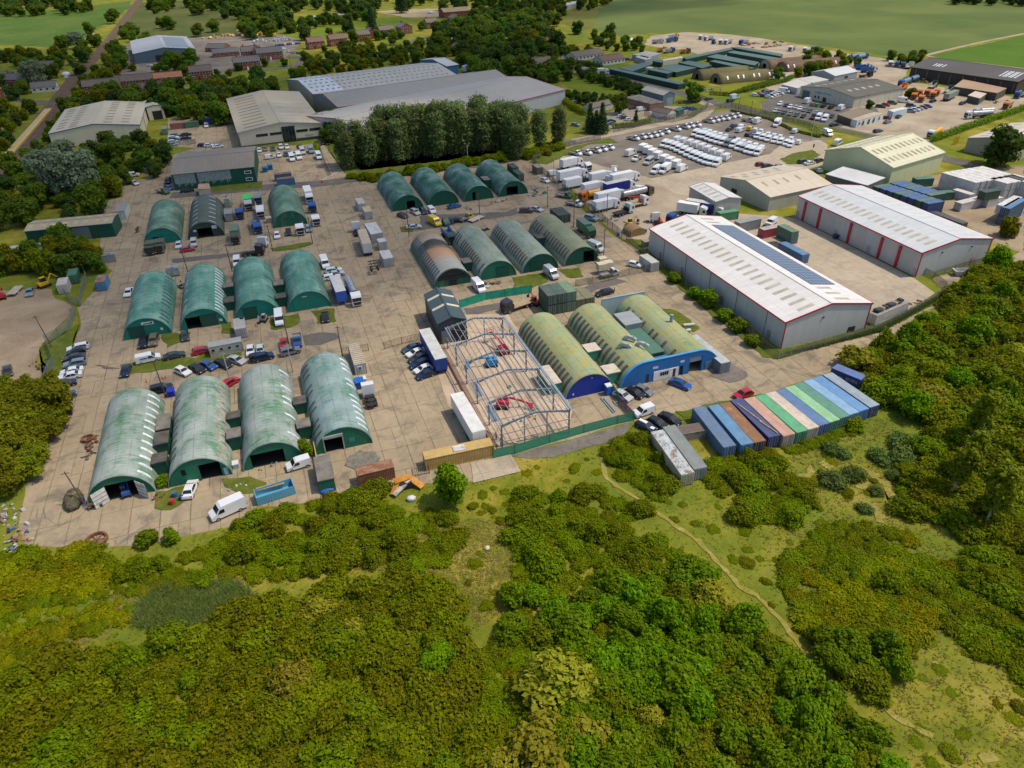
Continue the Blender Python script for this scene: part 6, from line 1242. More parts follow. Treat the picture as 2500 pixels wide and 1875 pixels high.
for k_,c_,at,hd,lb in(('hatchback','pale','E1507,545',181,'pale blue car outside the barred window hut'),('hatchback','red','E1580,580',84,'red car sideways in front of the dark grey hut'),('small_van','silver','E1637,530',180,'silver people carrier beside the red car at the grey hut'),('saloon','white','E1085,942',185,'white saloon car alone beside the teal corner hut'),('hatchback','white','F195,462',182,'white hatchback outside the flaking green hut'),('hatchback','black','F290,437',182,'black hatchback next to the white one at the flaking hut'),('estate','steel','F460,405',182,'blue grey car between the two white tractor units'),('saloon','steel','E250,940',175,'dark grey blue car in the dirt yard'),('saloon','dark','E62,1605',165,'dark wrecked car in the dirt yard near the picture edge'),('hatchback','pale','M30,188',150,'pale car half hidden by the big olive tree'),('long_van','white','E2000,690',182,'pale van behind the teal hut with the rusty seams'),
      ('small_van','white','A1125,1475',90,'white van at the edge of the trees near the dark barn'),('saloon','silver','A1132,1540',150,'silver car in the open yard near the silver leaved willow'),('hatchback','steel','A1235,1440',140,'grey blue car under the trees'),('suv','black','A1415,1528',185,'large black car at the corner of the dark barn'),('hatchback','blue','A1422,1583',150,'blue car outside the dark barn'),('pickup_truck','green','A1375,1615',140,'green pickup truck with an empty flat bed'),('estate','black','A1580,1605',90,'black car parked along the dark barn wall'),('saloon','silver','A1362,1345',180,'silver car in the shade of the hedge trees')):
 vehicle(k_,c_,at,hd,lb)
row('in the yard of the beige warehouse','from the shed','e steel 1478,1138 90;e white 1462,1160 90;e navy 1467,1175 90;s black 1570,1132 90;s black 1568,1163 90;e white 1460,1193 90;e silver 1455,1215 90;v white 1742,1060 180;h navy 1708,1222 100;h white 1762,1225 100;s white 1838,1232 85','cars in the beige warehouse yard',90,'A')
row('outside the office warehouse','from the west','h white 45,1266;h grey 92,1255;h green 160,1255;u white 228,1240;e white 278,1236;v white 138,1325 82;h white 211,1305;h dark 270,1300;e silver 330,1295 150;V white 320,1338;V white 378,1325;V silver 410,1282;V steel 482,1272;V pale 545,1322;h dark 395,1240 150;h black 545,1208 150;s black 600,1205 150','vehicles outside the office warehouse',178,'B')
row('on the apron of the dark green huts','from the burnt hut','h dark 1255,295 150;e silver 1360,265 165;e navy 1430,258 175;v white 1500,255 175;s blue 1690,215 82','vehicles at the dark green huts',170,'F')
row('on the strip behind the burnt hut','','s silver 1350,390 100;V yellow 1527,357 165;p green 1600,352 165;u black 1698,335 80;p yellow 1790,320 70','vehicles behind the burnt hut',165,'F')
row('on the road behind the weathered huts','','u brown 155,255 110;s silver 240,240 150;u steel 705,320 150;h white 1070,708 140','cars near the weathered huts',140,'K')
vehicle('van','silver','K365,775',172,'silver high roof van at the front of a weathered hut',zc=1.3);vehicle('van','silver','K742,555',160,'silver high roof van beside the wooden pole',zc=1.3);vehicle('van','white','F1895,890',174,'white van beside the burnt hut front',zc=1.2);vehicle('pickup_truck','green','K475,130',140,'green pickup truck with a green sheet in its bed');vehicle('pickup_truck','white','K562,200',140,'white pickup truck loaded with scrap by the fence')
vehicle('estate','black','K812,945',262,'black estate car with its tailgate raised by a standing man')
row('outside the blue fronted huts','','h silver 970,915 155;h black 1070,892 152;h grey 1146,870 152;s blue 1456,815 150;h red 1985,902 262;v white 1145,1050 262;h navy 1165,1172 155;h black 1262,1146 155;s black 1370,1110 155','cars outside the blue fronted huts',155,'O')
bs=[o for o in COL.objects if o.get('label','')=='navy hatchback outside the blue fronted huts'][0]
mb=MB();mb.box(-.35,-1.5,1.478,.35,.2,1.49);mb.box(-.35,1.05,.965,.35,1.85,.99);mb.build('stripe',flat('white_paint',(.65,.65,.65)),bs)
vehicle('flatbed_lorry','dark','K85,1045',255,'dark lorry with a long sloping beaver tail bed',zc=1.2)
VL='vans parked in the van lot'
row('in the rear pickup line along the fence','from the hut side','p white 570,1295;p white 655,1288;p white 735,1270;p white 788,1258;p white 845,1245',VL,150,'C')
row('in the middle pickup line along the fence','from the hut side','p white 1058,1168;p white 1120,1155;p white 1170,1150;p white 1220,1140;p white 1262,1130;p white 1318,1110;p white 1410,1090;p white 1485,1070;p white 1527,1060;p white 1580,1053',VL,150,'C')
row('in the far pickup line along the fence','from the hut side','p white 1695,1022;p white 1738,1012;p white 1780,1003;p white 1826,998;p white 1875,985;p white 1920,976;p silver 2025,1015;V white 2105,1025 60',VL,150,'C')
row('in the front line of the big double row','from the lane end',';'.join('V white %d,%d'%q for q in((1320,1222),(1362,1232),(1405,1245),(1440,1262),(1480,1280),(1520,1300),(1562,1318),(1600,1332),(1638,1348),(1675,1362),(1715,1372),(1762,1382))),VL,232,'C')
row('in the back line of the big double row','from the lane end',';'.join('V white %d,%d'%q for q in((1432,1185),(1485,1197),(1540,1212),(1592,1228),(1642,1246),(1692,1266),(1742,1288),(1795,1305),(1845,1332))),VL,55,'C')
row('in the front line of the far double row','from the lane end',';'.join('%s %d,%d'%q for q in(('V white',1582,1132),('V white',1618,1145),('V white',1655,1152),('V white',1692,1167),('V white',1728,1180),('V white',1768,1192),('V white',1812,1203),('V grey',1852,1217),('V white',1900,1227),('V white',1948,1247),('V silver',1985,1258),('V white',2022,1272),('V white',2062,1282),('V white',2110,1292))),VL,232,'C')
row('in the back line of the far double row','from the lane end',';'.join('%s %d,%d'%q for q in(('L pale',1665,1107),('L white',1705,1117),('L white',1748,1132),('L white',1795,1143),('L pale',1842,1157),('L dark',1890,1172),('L white',1945,1190),('L white',1990,1202),('L white',2040,1217),('L white',2092,1232),('L white',2145,1250))),VL,52,'C')
row('in the small cluster at the lane side','','s dark 1870,1087 60;s navy 1905,1057 60;L white 1958,1098 60;L white 1972,1072 60;e black 2030,1132 60;s steel 2072,1137 60',VL,60,'C')
row('in the short line nearest the lamp column','from the lane','L white 2105,1150;L white 2150,1162;L white 2195,1175;L white 2250,1187;L white 2300,1197;L white 2350,1210;L white 2385,1222',VL,232,'C')
row('in the short line behind the lamp column vans','from the lane','v yellow 2045,1085;v white 2092,1100;v white 2140,1110;v white 2200,1135;v white 2250,1148;v white 2300,1158;v white 2395,1175;v white 2455,1200',VL,58,'C')
row('in the loose group nearest the truck yard','','V white 1035,1295 60;brown_flatbed white 1090,1338 235;minibus silver 1188,1368 232;V white 1250,1442 235;b white 1320,1440 235;V white 1468,1425 60',VL,232,'C')
row('in the box van line near the truck yard','from the lane end',';'.join('b white %d,%d'%q for q in((1150,1258),(1190,1277),(1230,1300),(1275,1322),(1330,1352),(1380,1372),(1432,1395))),VL,55,'C')
row('beside the lane at the van lot','','b white 125,1052 232;v white 280,1107 60;V white 555,1130 190;minibus white 640,1208 60',VL,60,'D')
for k_,c_,at,hd,lb in(('box_lorry','white','C535,1372',75,'white box lorry at the fence end of the truck yard'),('tractor_unit','white','C648,1395',170,'white lorry cab facing the yard beside the fence'),('long_van','white','C390,1437',80,'white van parked on the verge by the truck yard fence'),('pickup_truck','white','C578,1387',100,'white pickup beside an orange machine in the truck yard'),('long_box_lorry','white','C545,1475',80,'long white box lorry nearest the dark green containers'),('box_lorry','dark','C572,1540',80,'white box lorry body without a visible cab'),('box_lorry','white','C785,1490',80,'short white box lorry in front of the long one'),
      ('white_tanker','white','C893,1447',30,'small white tanker behind the long box lorries'),('tractor_unit','white','C820,1525',75,'white lorry cab between two box lorries'),('long_box_lorry','white','C985,1500',80,'long white box lorry facing the bright road'),('box_lorry','white','C728,1580',80,'white box lorry beside the blue curtain lorry'),('curtain_lorry','white','C940,1575',80,'lorry with deep blue curtain sides'),('van','white','C1145,1590',130,'white panel van at the bright edge of the truck yard'),('tanker_lorry','brown','C1092,1622',80,'silver tanker lorry at the bright edge of the truck yard'),('orange_tanker','orange','C690,1640',260,'orange yellow tanker at the fence'),
      ('long_box_lorry','white','K870,138',80,'long white box lorry beside the silver tanker'),('box_lorry','white','K830,205',80,'white box lorry nearest the yard entrance'),('flatbed_lorry','white','K1082,178',80,'flatbed lorry with a red crane arm and timber bed'),('black_flatbed','pale','K975,243',75,'black flatbed lorry with a pale blue cab'),('tractor_unit','white','K1265,325',5,'white crane lorry seen from behind near the brown hut'),('box_lorry','white','K1558,245',140,'white box lorry parked behind the small tall shed'),('curtain_lorry','white','K1660,238',140,'white topped curtain trailer lorry beside the box lorry'),('black_flatbed','blue','K1430,305',255,'blue flatbed lorry behind the solar shed')):
 vehicle(k_,c_,at,hd,lb,None,zc=1.8)
mb=MB();mb.bar((0,0,2.2),(1.2,0,3.6),.3,.3);mb.bar((1.2,0,3.6),(4.2,.6,4.0),.25,.25);o=mb.build('loader_crane',flat('crane_red',(.5,.03,.02)),[q for q in COL.objects if q.get('label','').startswith('flatbed lorry with a red crane')][0],(0,.6,0),PI/2)if False else None
mb=MB();mb.bar((0,1.2,1.2),(0,1.2,3.2),.35,.35);mb.bar((0,1.2,3.2),(-.6,-3.0,3.6),.28,.3);mb.build('loader_crane',flat('crane_red',(.5,.03,.02)),[q for q in COL.objects if q.get('label','').startswith('flatbed lorry with a red crane')][0])
mb=MB();mb.bar((0,-1.0,1.2),(0,-1.0,2.8),.4,.4);mb.bar((0,-1.0,2.8),(.5,-4.5,1.0),.3,.3);mb.build('loader_crane',flat('crane_red',(.5,.03,.02)),[q for q in COL.objects if q.get('label','').startswith('white crane lorry')][0])
CP='cars in the garage car park'
row('in the front car park line beside the lane','from the gate',';'.join('%s %d,%d'%q for q in(('e white',155,872),('h navy',205,886),('h white',240,897),('h silver',285,903),('h white',322,913),('e grey',360,925),('h green',402,935),('e steel',460,950),('h grey',512,957),('e black',545,968),('h dark',590,978))),CP,232,'D')
row('in the second car park line beside the lane','from the gate',';'.join('%s %d,%d'%q for q in(('h silver',115,932),('h grey',150,937),('h teal',188,947),('h grey',240,957),('e teal',292,967),('e black',350,977),('V dark',440,990),('V white',478,995),('V white',532,1007))),CP,232,'D')
row('along the wall of the mossy roofed workshop','from its sign','V white 385,857 60;h grey 430,880 60;h lime 472,885 60;e black 522,892 60;e black 585,903 60;V white 668,915 60',CP,60,'D')
row('in the car line by the pale flat units','from the hedge','e navy 20,800 140;e dark 50,778 140;h dark 68,800 140;h white 108,790 140;h white 152,785 140;V white 190,772 140;e dark 238,770 140',CP,140,'D')
row('around the white office cabins','','e dark 1003,895;h red 1045,882;u green 1100,867;V white 1195,853;u dark 1258,890;u steel 1255,935;e white 1293,922;h silver 1325,912;h maroon 1362,903;h blue 1400,893;s dark 1155,980 60;s grey 1060,1025 70;h maroon 1052,992;e dark 980,1102 80;s black 610,1050 80;s teal 1695,867 70;s black 1445,848 70',CP,140,'D')
HY_='lorries in the haulage yard'
for k_,c_,at,hd,lb in[('gritter_lorry','orange','D%d,%d'%q,232,'orange lorry with a pale top in the orange cluster')for q in((1290,802),(1350,822),(1335,772),(1400,772),(1452,790),(1482,768),(1300,770))]+[('gritter_lorry','orange','D1195,730',60,'orange and white lorry behind the workshop'),('grey_trailer','grey','D1595,805',66,'long grey trailer with a green lined top'),('blue_tanker','blue','D1205,690',250,'blue tanker lorry, front of two beside the open barn'),('blue_tanker','navy','D1275,668',250,'dark tanker lorry, rear of two beside the open barn'),('blue_tipper','white','D905,582',100,'long blue tipper lorry with a white cab'),('blue_tipper','white','D860,560',100,'blue tipper trailer behind the white cabbed one'),('black_flatbed','dark','D878,622',100,'dark flatbed lorry in front of the blue tippers'),
 ('blue_tanker','white','D795,475',75,'blue tanker at the field edge, rear one'),('blue_tanker','blue','D848,475',75,'blue tanker at the field edge, front one'),('tipper_lorry','white','D255,402',235,'white tipper at the field edge'),('blue_tipper','blue','D450,407',240,'blue tipper at the field edge'),('tractor_unit','white','D372,415',235,'white cab next to the blue tipper at the field edge'),('tipper_lorry','white','D1088,528',225,'white tipper in the line beside the barn'),('tipper_lorry','blue','D1142,533',225,'blue cabbed tipper in the line beside the barn'),('tipper_lorry','teal','D1195,540',225,'green blue tipper in the line beside the barn'),('tipper_lorry','white','D1248,548',60,'pale tipper closest to the barn'),
 ('orange_tipper','orange','D2078,880',245,'orange tipper lorry beside the picture edge'),('tanker_lorry','white','D1832,962',280,'silver tanker lorry, front of the pair'),('tan_tanker','silver','D1870,940',280,'silver tanker lorry, rear of the pair'),('mixer_lorry','white','D1465,1120',255,'white lorry with an orange mixer drum'),('tipper_lorry','blue','D2180,790',250,'blue lorry cut by the picture edge'),('tipper_lorry','dark','D1450,712',60,'dark lorry in the shade of the barn'),('tipper_lorry','teal','D1585,750',60,'blue green lorry beside the rusty canopy'),
 ('tipper_lorry','silver','C1265,345',95,'grey tipper trailer at the corner of the upper lorry yard'),('blue_tipper','blue','C1385,332',80,'blue tipper in the upper lorry yard'),('tipper_lorry','yellow','C1400,303',80,'tan tipper behind the blue one in the upper lorry yard'),('tractor_unit','white','C1630,310',225,'white cab alone in the upper lorry yard'),('tipper_lorry','white','C1695,318',250,'white tipper beside the lone cab'),('tractor_unit','blue','C1740,345',225,'blue cab in the upper lorry yard'),('tractor_unit','white','C1800,347',225,'white cab beside the blue cab'),('tipper_lorry','white','C1858,347',240,'white tipper second beside the blue cab'),('tipper_lorry','blue','C1990,350',250,'blue cabbed tipper at the row end of the upper lorry yard'),('tipper_lorry','blue','C1360,422',80,'blue tipper standing beside a yellow machine'),('orange_tipper','yellow','C1300,415',80,'yellow tipper beside the blue one'),('orange_tipper','brown','C1495,428',90,'brown skip lorry by the storage rows'),
 ('box_lorry','white','C785,605',105,'white box lorry parked on the lane'),('long_box_lorry','blue','B1805,575',40,'blue and white lorry with a yellow mark beside the long sheds')]:
 vehicle(k_,c_,at,hd,lb,HY_ if 'orange cluster' not in lb else 'orange lorries in the cluster',zc=1.8)
row('by the white bungalow and lane','','e white 475,490 100;e navy 505,545 110;h white 655,580 110;e white 700,595 110;e dark 545,560 110;h dark 1010,497 110;h steel 1050,500 110;L white 1130,515 110;h white 1165,520 110;h dark 1095,508 110','cars by the bungalows',110,'C')
row('around the low office and the fence','','s dark 1055,907 80;L white 1125,922 80;h white 955,980 100;s teal 988,990 100;h white 1022,1005 100;s steel 880,1040 110;s navy 870,1020 110;h steel 570,1050 140;e dark 502,838 100;e steel 585,857 100;s black 1695,832 80;V pale 1910,825 75;u dark 1878,848 75;e blue 1505,910 80;h blue 1560,915 80','cars around the low office',100,'C')
row('in the car line along the hedge','from the lane','e white 2090,800;h red 2130,790;e maroon 2150,805;h blue 2175,790;h white 2205,815;e dark 2180,770;e navy 2235,775;h white 2230,800','cars along the hedge',140,'C')
row('on the bright road verge','','h maroon 2130,1382 80;e dark 2185,1395 80;e grey 60,0 80','cars on the bright road',80,'C')if False else row('on the bright road verge','','h maroon 2130,1382 80;e dark 2187,1395 80;h grey 2290,1400 80;e white 2330,1412 80','cars on the bright road',80,'C')
row('on the round grass island','','e teal 348,1358 80;s white 405,1372 80;e dark 485,1350 70;s steel 480,1435 20','cars on the grass island',80,'D')
row('in the corner by the crop trial hut','','h orange 15,605 150;h blue 60,618 140;h dark 30,655 140;h white 210,648 80;h white 55,660 130;e blue 95,632 130;h red 2140,610 130','cars beside the rust brown huts',140,'D')
vehicle('hatchback','white','C315,1520',165,'white hatchback alone beside the pale lamp column');vehicle('long_van','white','L80,355',240,'white van near the green containers in the shed yard');vehicle('hatchback','dark','L30,395',240,'dark car beside the grey cabin in the shed yard')
row('in the timber yard car park','from the shop',';'.join('%s %d,%d'%q for q in(('h white',255,410),('h silver',300,432),('e steel',335,440),('e navy',385,445),('e dark',415,455),('e blue',205,380),('h navy',235,378),('h white',270,372),('e teal',300,370),('h white',335,368),('e dark',370,365))),'cars in the timber yard car park',60,'B')
row('among trees beyond the railway','','h white 760,275;h pale 790,310;h white 800,290;e white 770,325;h pale 740,300','cars beyond the railway',60,'A')
row('outside the brick terrace','','s dark 1085,800 90;h red 690,825 90;h white 715,828 90;h white 560,650 0','cars at the brick terrace',90,'A')
# ---- people
SKIN=flat('skin',(.45,.27,.19),.6,0,.2)
def person(p,rz,label,top,legs,bend=0.0,arms=((.25,.1),(-.25,.1)),vest=None,hair=(.05,.035,.02),name='person'):
 """one continuous skinned body, then clothes and hair over it"""
 b=bend;V=[];E=[];R=[]
 def v(x,y,z,r):
  if z>.95:dz=z-.95;y,z=y+dz*math.sin(b),.95+dz*math.cos(b)
  V.append((x,y,z));R.append(r);return len(V)-1
 pel=v(0,0,.95,.15);bel=v(0,0,1.12,.14);ch=v(0,0,1.35,.17);nk=v(0,0,1.52,.06);hd=v(0,.02,1.62,.095);tp=v(0,.02,1.70,.09);nose=v(0,.12,1.62,.018)
 E+=[(pel,bel),(bel,ch),(ch,nk),(nk,hd),(hd,tp),(hd,nose)]
 for s,(sw,up)in zip((1,-1),arms):
  hp=v(s*.1,0,.9,.09);kn=v(s*.11,.03,.5,.065);an=v(s*.12,0,.1,.045);to=v(s*.13,.14,.04,.04);E+=[(pel,hp),(hp,kn),(kn,an),(an,to)]
  sh=v(s*.2,0,1.43,.065);el=v(s*.27,up*.6,1.17,.045);wr=v(s*.26,up*1.6+.05,.98+up*.35,.032);pm=v(s*.26,up*1.9+.08,.91+up*.4,.035);E+=[(ch,sh),(sh,el),(el,wr),(wr,pm)]
  for k in range(4):f=v(s*(.235+.017*k),up*2+.08+.01*k,.83+up*.5+.008*abs(k-1.5),.009);E.append((pm,f))
  th=v(s*.215,up*1.9+.12,.88+up*.4,.01);E.append((pm,th))
 me=bpy.data.meshes.new('body');me.from_pydata(V,E,[]);o=bpy.data.objects.new('body_tmp',me);COL.objects.link(o)
 md=o.modifiers.new('s','SKIN');md.use_smooth_shade=True;sv=me.skin_vertices[0].data
 for i,r in enumerate(R):sv[i].radius=(r,r)
 sv[0].use_root=True;ss=o.modifiers.new('u','SUBSURF');ss.levels=1;ss.render_levels=1
 dg=bpy.context.evaluated_depsgraph_get();m2=bpy.data.meshes.new_from_object(o.evaluated_get(dg));bpy.data.objects.remove(o)
 r=empty(name,p,rz,label,'person')
 m2.materials.clear();[m2.materials.append(q)for q in(SKIN,paint(legs,.9),paint(top,.9),BLACK)]
 idx=[]
 for f in m2.polygons:
  c=f.center;z=c.z;y=c.y;h=z if b==0 or z<.95 else.95+math.hypot(z-.95,y)
  idx.append(3 if z<.1 else 1 if h<.98 and abs(c.x)<.2 else 2 if h<1.5 and not(h<1.02 and abs(c.x)>.2)else 0)
 m2.polygons.foreach_set('material_index',idx);link('body',m2,r)
 mb=MB();y0,z0=.66*math.sin(b),.95+.74*math.cos(b);mb.ball((0,y0,z0),.115,sz=.8,sx=.9);mb.build('hard_hat' if vest else 'hair',flat('hat',(.6,.5,.05))if vest else flat('hair',hair,.8),r)
 if vest:mb=MB();mb.prism([(-.21,-.16),(.21,-.16),(.21,.17),(-.21,.17)],1.02,1.46,0,'z');mb.build('vest',flat('hi_vis',vest,.7),r)
 return r
person(W('K897,957'),1.2,'man in dark clothes standing behind the black estate car',(.03,.03,.035),(.02,.02,.03))
person(W('E1460,1512'),0.2,'man in a pale top leaning over beside the dark car on the grass',(.25,.30,.36),(.05,.05,.06),bend=.6,arms=((.2,.25),(-.2,.25)))
person(W('P1142,829'),.5,'worker in a yellow vest at the far corner of the steel frame',(.1,.1,.12),(.03,.04,.08),vest=(.55,.55,.02))
person(W('P1245,815'),1.5,'worker in a yellow vest near the far gable post of the frame',(.08,.1,.2),(.02,.03,.1),vest=(.5,.5,.02))
person(W('P1225,806'),2.5,'worker in blue overalls by the far rafters of the frame',(.02,.05,.25),(.02,.05,.25))
person(W('P1212,1073'),2.0,'worker in dark blue beside the near corner column of the frame',(.03,.04,.10),(.02,.02,.04))
person(W('C615,1112'),3.0,'person in a yellow vest walking on the gate road',(.1,.1,.1),(.03,.03,.04),vest=(.5,.5,.02))
# ---- loose things in the yards
def put(mb,name,mats,s,label,cat,z=0.0,rz=0.0,group=None):
 p=W(s)if isinstance(s,str)else Vector(s);return tag(link(name,mb.mesh(name,mats if isinstance(mats,(list,tuple))else[mats]),None,(p.x,p.y,z),rz),label,cat,group)
def lump(seed,rx,ry,rz_,n=9,k=6,rough_=.25):
 rnd=random.Random(seed);mb=MB();mb.ball((0,0,rz_*.35),1.0,n=n,k=k,sx=rx,sy=ry,sz=rz_)
 mb.v=[(x*(1+rnd.uniform(-rough_,rough_)),y*(1+rnd.uniform(-rough_,rough_)),max(0,z*(1+rnd.uniform(-rough_,rough_))))for x,y,z in mb.v];return mb
CAMO=paint((.10,.09,.055),.95,0,.5,1.5)
put(lump(3,1.5,2.4,1.6,14,8,.12),'covered_heap',CAMO,'M630,1200','camouflage netting draped over a heap at the concrete corner','heap')
for s,r_,lb in(('M745,670',1.0,'big rusty iron ring leaning on scrap beside the corner hut'),('M820,1525',1.5,'big rusty spoked ring lying at the bramble edge')):
 mb=MB();n=20
 for i in range(n):
  a,b=2*PI*i/n,2*PI*(i+1)/n;mb.bar((r_*math.cos(a),r_*math.sin(a),.35),(r_*math.cos(b),r_*math.sin(b),.35),.3,.45)
 for i in range(3):a=PI*i/3;mb.bar((-r_*math.cos(a),-r_*math.sin(a),.3),(r_*math.cos(a),r_*math.sin(a),.3),.12,.12)
 put(mb,'iron_ring',RUSTM,s,lb,'scrap')
rnd=random.Random(21)
def junk(s,n,spread,label,group,cols,sz=(.3,1.0),name='scrap_piece',zmax=.7):
 p0=W(s)
 for i in range(n):
  a=rnd.uniform(0,6.28);d=rnd.uniform(0,1);mb=MB();k=i%4;L_=rnd.uniform(*sz)
  if k==0:mb.box(-L_/2,-L_*.3,0,L_/2,L_*.3,L_*.5*zmax);mb.box(-L_*.4,-L_*.25,L_*.5*zmax,L_*.2,L_*.2,L_*.8*zmax)
  elif k==1:mb.bar((-L_,0,.1),(L_,.2*L_,.1+L_*.4*zmax),.14,.12);mb.bar((-L_*.6,-.2,.15),(L_*.5,.4,.3),.1,.1)
  elif k==2:mb.cyl((0,0,0),(.05,0,L_*.9*zmax),L_*.3,n=10);mb.cyl((0,0,L_*.9*zmax),(0,0,L_*.95*zmax),L_*.33,n=10)
  else:mb=lump(i,L_*.6,L_*.45,L_*.5*zmax)
  put(mb,name,paint(cols[i%len(cols)],.85,0,.4,2),(p0.x+math.cos(a)*spread[0]*d,p0.y+math.sin(a)*spread[1]*d,0),label,'scrap',rz=rnd.uniform(0,6.28),group=group)
RC=((.20,.09,.05),(.12,.10,.08),(.26,.20,.14),(.05,.06,.07),(.16,.07,.04))
junk('M760,740',24,(1.2,4.5),'rusty scrap lying along the side of the corner hut','scrap along the corner hut',RC)
junk('M810,1215',20,(2.2,1.2),'mixed scrap piled by the open container door of the corner hut','scrap by the open door',((.15,.13,.12),(.05,.06,.07),(.3,.3,.3),(.20,.09,.05),(.03,.08,.09)))
junk('M60,1330',26,(2.8,3.6),'rubbish dumped beside the concrete corner, upper heap','rubbish in the upper heap',((.35,.35,.36),(.26,.12,.10),(.15,.10,.07),(.3,.25,.2),(.5,.5,.5)))
junk('M120,1500',32,(3.0,3.8),'rubbish dumped beside the concrete corner, lower heap','rubbish in the lower heap',((.45,.45,.45),(.32,.16,.13),(.10,.15,.25),(.35,.28,.2),(.04,.05,.06)))
junk('M345,740',10,(.8,3.0),'rusty scrap at the foot of the olive trees','scrap under the olive trees',RC)
junk('E330,1560',10,(2.5,2.8),'logs and dark sheeting heaped inside the curved fence','heap inside the curved fence',((.30,.20,.10),(.05,.06,.05),(.12,.10,.07),(.03,.03,.035)))
junk('M1340,1150',6,(1.4,1.6),'reddish machine parts on the grass before the corner hut','machine parts on the grass',((.30,.05,.05),(.15,.07,.05),(.05,.05,.05)),(.3,.7))
junk('N160,890',7,(3.2,1.0),'small bits scattered outside the wide open hut','bits outside the wide open hut',((.06,.10,.07),(.3,.3,.3),(.04,.05,.05)),(.2,.5))
junk('M1985,1060',7,(3.0,1.5),'small scrap lying on the grass island by the pale huts','scrap on the grass island',((.4,.4,.42),(.2,.12,.08),(.5,.5,.5)),(.25,.6))
junk('C215,1620',26,(4.5,6.0),'crate or bag of goods stacked outside the last dark green hut','goods outside the last dark green hut',((.35,.36,.37),(.08,.20,.10),(.30,.24,.16),(.25,.27,.30),(.45,.45,.44)),(.6,1.4))
junk('F1800,240',8,(2,2),'pallet stacked goods outside the second dark green hut','goods outside the second dark green hut',((.32,.25,.16),(.3,.3,.28)),(.6,1.2))
junk('F2020,880',9,(3,1.6),'machinery and boxes on the slab beside the white van','machinery beside the white van',((.24,.18,.12),(.32,.27,.2),(.06,.06,.06),(.5,.5,.48)),(.6,1.3))
junk('F2070,180',8,(3.5,1.5),'pale bundle in the stacks at the dark green huts','bundles at the dark green huts',((.42,.30,.20),(.4,.4,.4),(.45,.22,.12)),(.8,1.6))
junk('N1290,1010',3,(1.5,1),'rubble beside the wrecked orange machine','rubble by the orange wreck',((.3,.26,.2),),(.5,.9))
junk('K1080,360',10,(5,3),'scrap and crates around the rounded brown shed','scrap around the rounded shed',((.22,.14,.07),(.12,.12,.11),(.2,.16,.12)),(.6,1.3));junk('O480,180',9,(3,2),'blue and grey gear between the mossy huts','gear between the mossy huts',((.03,.15,.4),(.3,.3,.3),(.05,.06,.06)),(.4,.9));junk('O640,520',7,(.8,2.5),'pipework standing between the mossy huts','pipework between the mossy huts',((.4,.42,.42),(.2,.25,.22)),(.4,.9))
junk('P1110,790',14,(3.0,2.5),'building rubble and sheets inside the far end of the frame','rubble at the far end of the frame',((.5,.4,.3),(.42,.22,.12),(.5,.5,.48)),(.4,1.1));junk('P1290,1010',14,(4.0,10.0),'offcuts and sheets along the east side of the frame','offcuts beside the frame',((.48,.42,.36),(.3,.3,.3),(.5,.36,.2),(.03,.2,.13)),(.4,1.0));junk('P1225,1085',8,(3,1.4),'green and white bags at the near corner of the frame','bags at the frame corner',((.03,.16,.12),(.55,.55,.52),(.04,.05,.05)),(.4,.9))
junk('A1560,965',14,(10,3),'colourful bits stacked along the beige yard hedge','stock along the beige yard hedge',((.03,.12,.35),(.3,.2,.12),(.32,.08,.05),(.4,.32,.12)),(1.0,2.2));junk('K880,330',8,(4,2),'grey slabs and bits behind the truck yard fence','slabs behind the truck yard fence',((.33,.3,.26),(.25,.23,.2)),(.5,1.2));junk('L1300,1040',7,(2.5,1.4),'wooden pallet or crate at the end of the white container','pallets by the white container',((.40,.29,.17),(.45,.36,.24)),(.7,1.2))
junk('C330,210',26,(9,3),'grey log in the stack at the wood edge','logs stacked at the wood edge',((.26,.22,.17),(.32,.28,.22)),(1.2,2.2),'stacked_log',.5);junk('A2060,300',44,(34,10),'pale timber pack standing in the timber yard','timber packs in the yard',((.50,.36,.13),(.55,.42,.18)),(2.0,4.0),'timber_pack');junk('A1300,560',30,(24,5),'pale timber pack in front of the timber shed','timber packs before the timber shed',((.50,.38,.18),(.45,.45,.45),(.5,.36,.13)),(1.2,2.8),'timber_pack');junk('A1060,470',10,(4,14),'timber pack beside the timber shed','timber packs beside the timber shed',((.50,.38,.18),(.5,.5,.5)),(1.2,2.6),'timber_pack');junk('B200,340',44,(22,9),'pale wrapped pack in the far rows of the timber yard','wrapped packs in the timber yard',((.42,.46,.50),(.3,.36,.42)),(1.5,3.0),'wrapped_pack');junk('B60,300',22,(16,8),'yellow timber frame leaning in the timber yard','timber frames in the yard',((.55,.38,.06),),(2.5,4.5),'timber_pack')
for s,c_,lb in(('M1480,1150',(.05,.12,.22),'pale blue'),('M1540,1175',(.01,.04,.22),'dark blue'),('M1458,1212',(.3,.03,.03),'red'),('M700,1195',(.02,.04,.16),'navy'),('F1675,372',(.02,.09,.3),'bright blue'),('K930,470',(.02,.12,.4),'vivid blue'),('K1160,440',(.02,.14,.42),'light blue')):
 mb=MB();mb.cyl((0,0,0),(0,0,1.0),.42,n=12);mb.cyl((0,0,.32),(0,0,.36),.45,n=12);mb.cyl((0,0,.66),(0,0,.7),.45,n=12);put(mb,'oil_drum',paint(c_,.5,0,.2),s,'%s drum %s'%(lb,'by the heap' if 'M700' in s else 'by the vehicles' if 'F16' in s else 'beside the rounded brown shed' if 'K' in s else 'near the stripped white car'),'drum')
def bin_(s,c_,lb,name='wheelie_bin',k=1.0,cat='bin'):
 mb=MB();mb.prism([(-.55*k,0),(.55*k,0),(.68*k,1.1*k),(-.68*k,1.1*k)],-.55*k,.55*k,0,'x');mb.box(-.62*k,-.75*k,1.1*k,.62*k,.75*k,1.2*k);put(mb,name,paint(c_,.5),s,lb,cat)
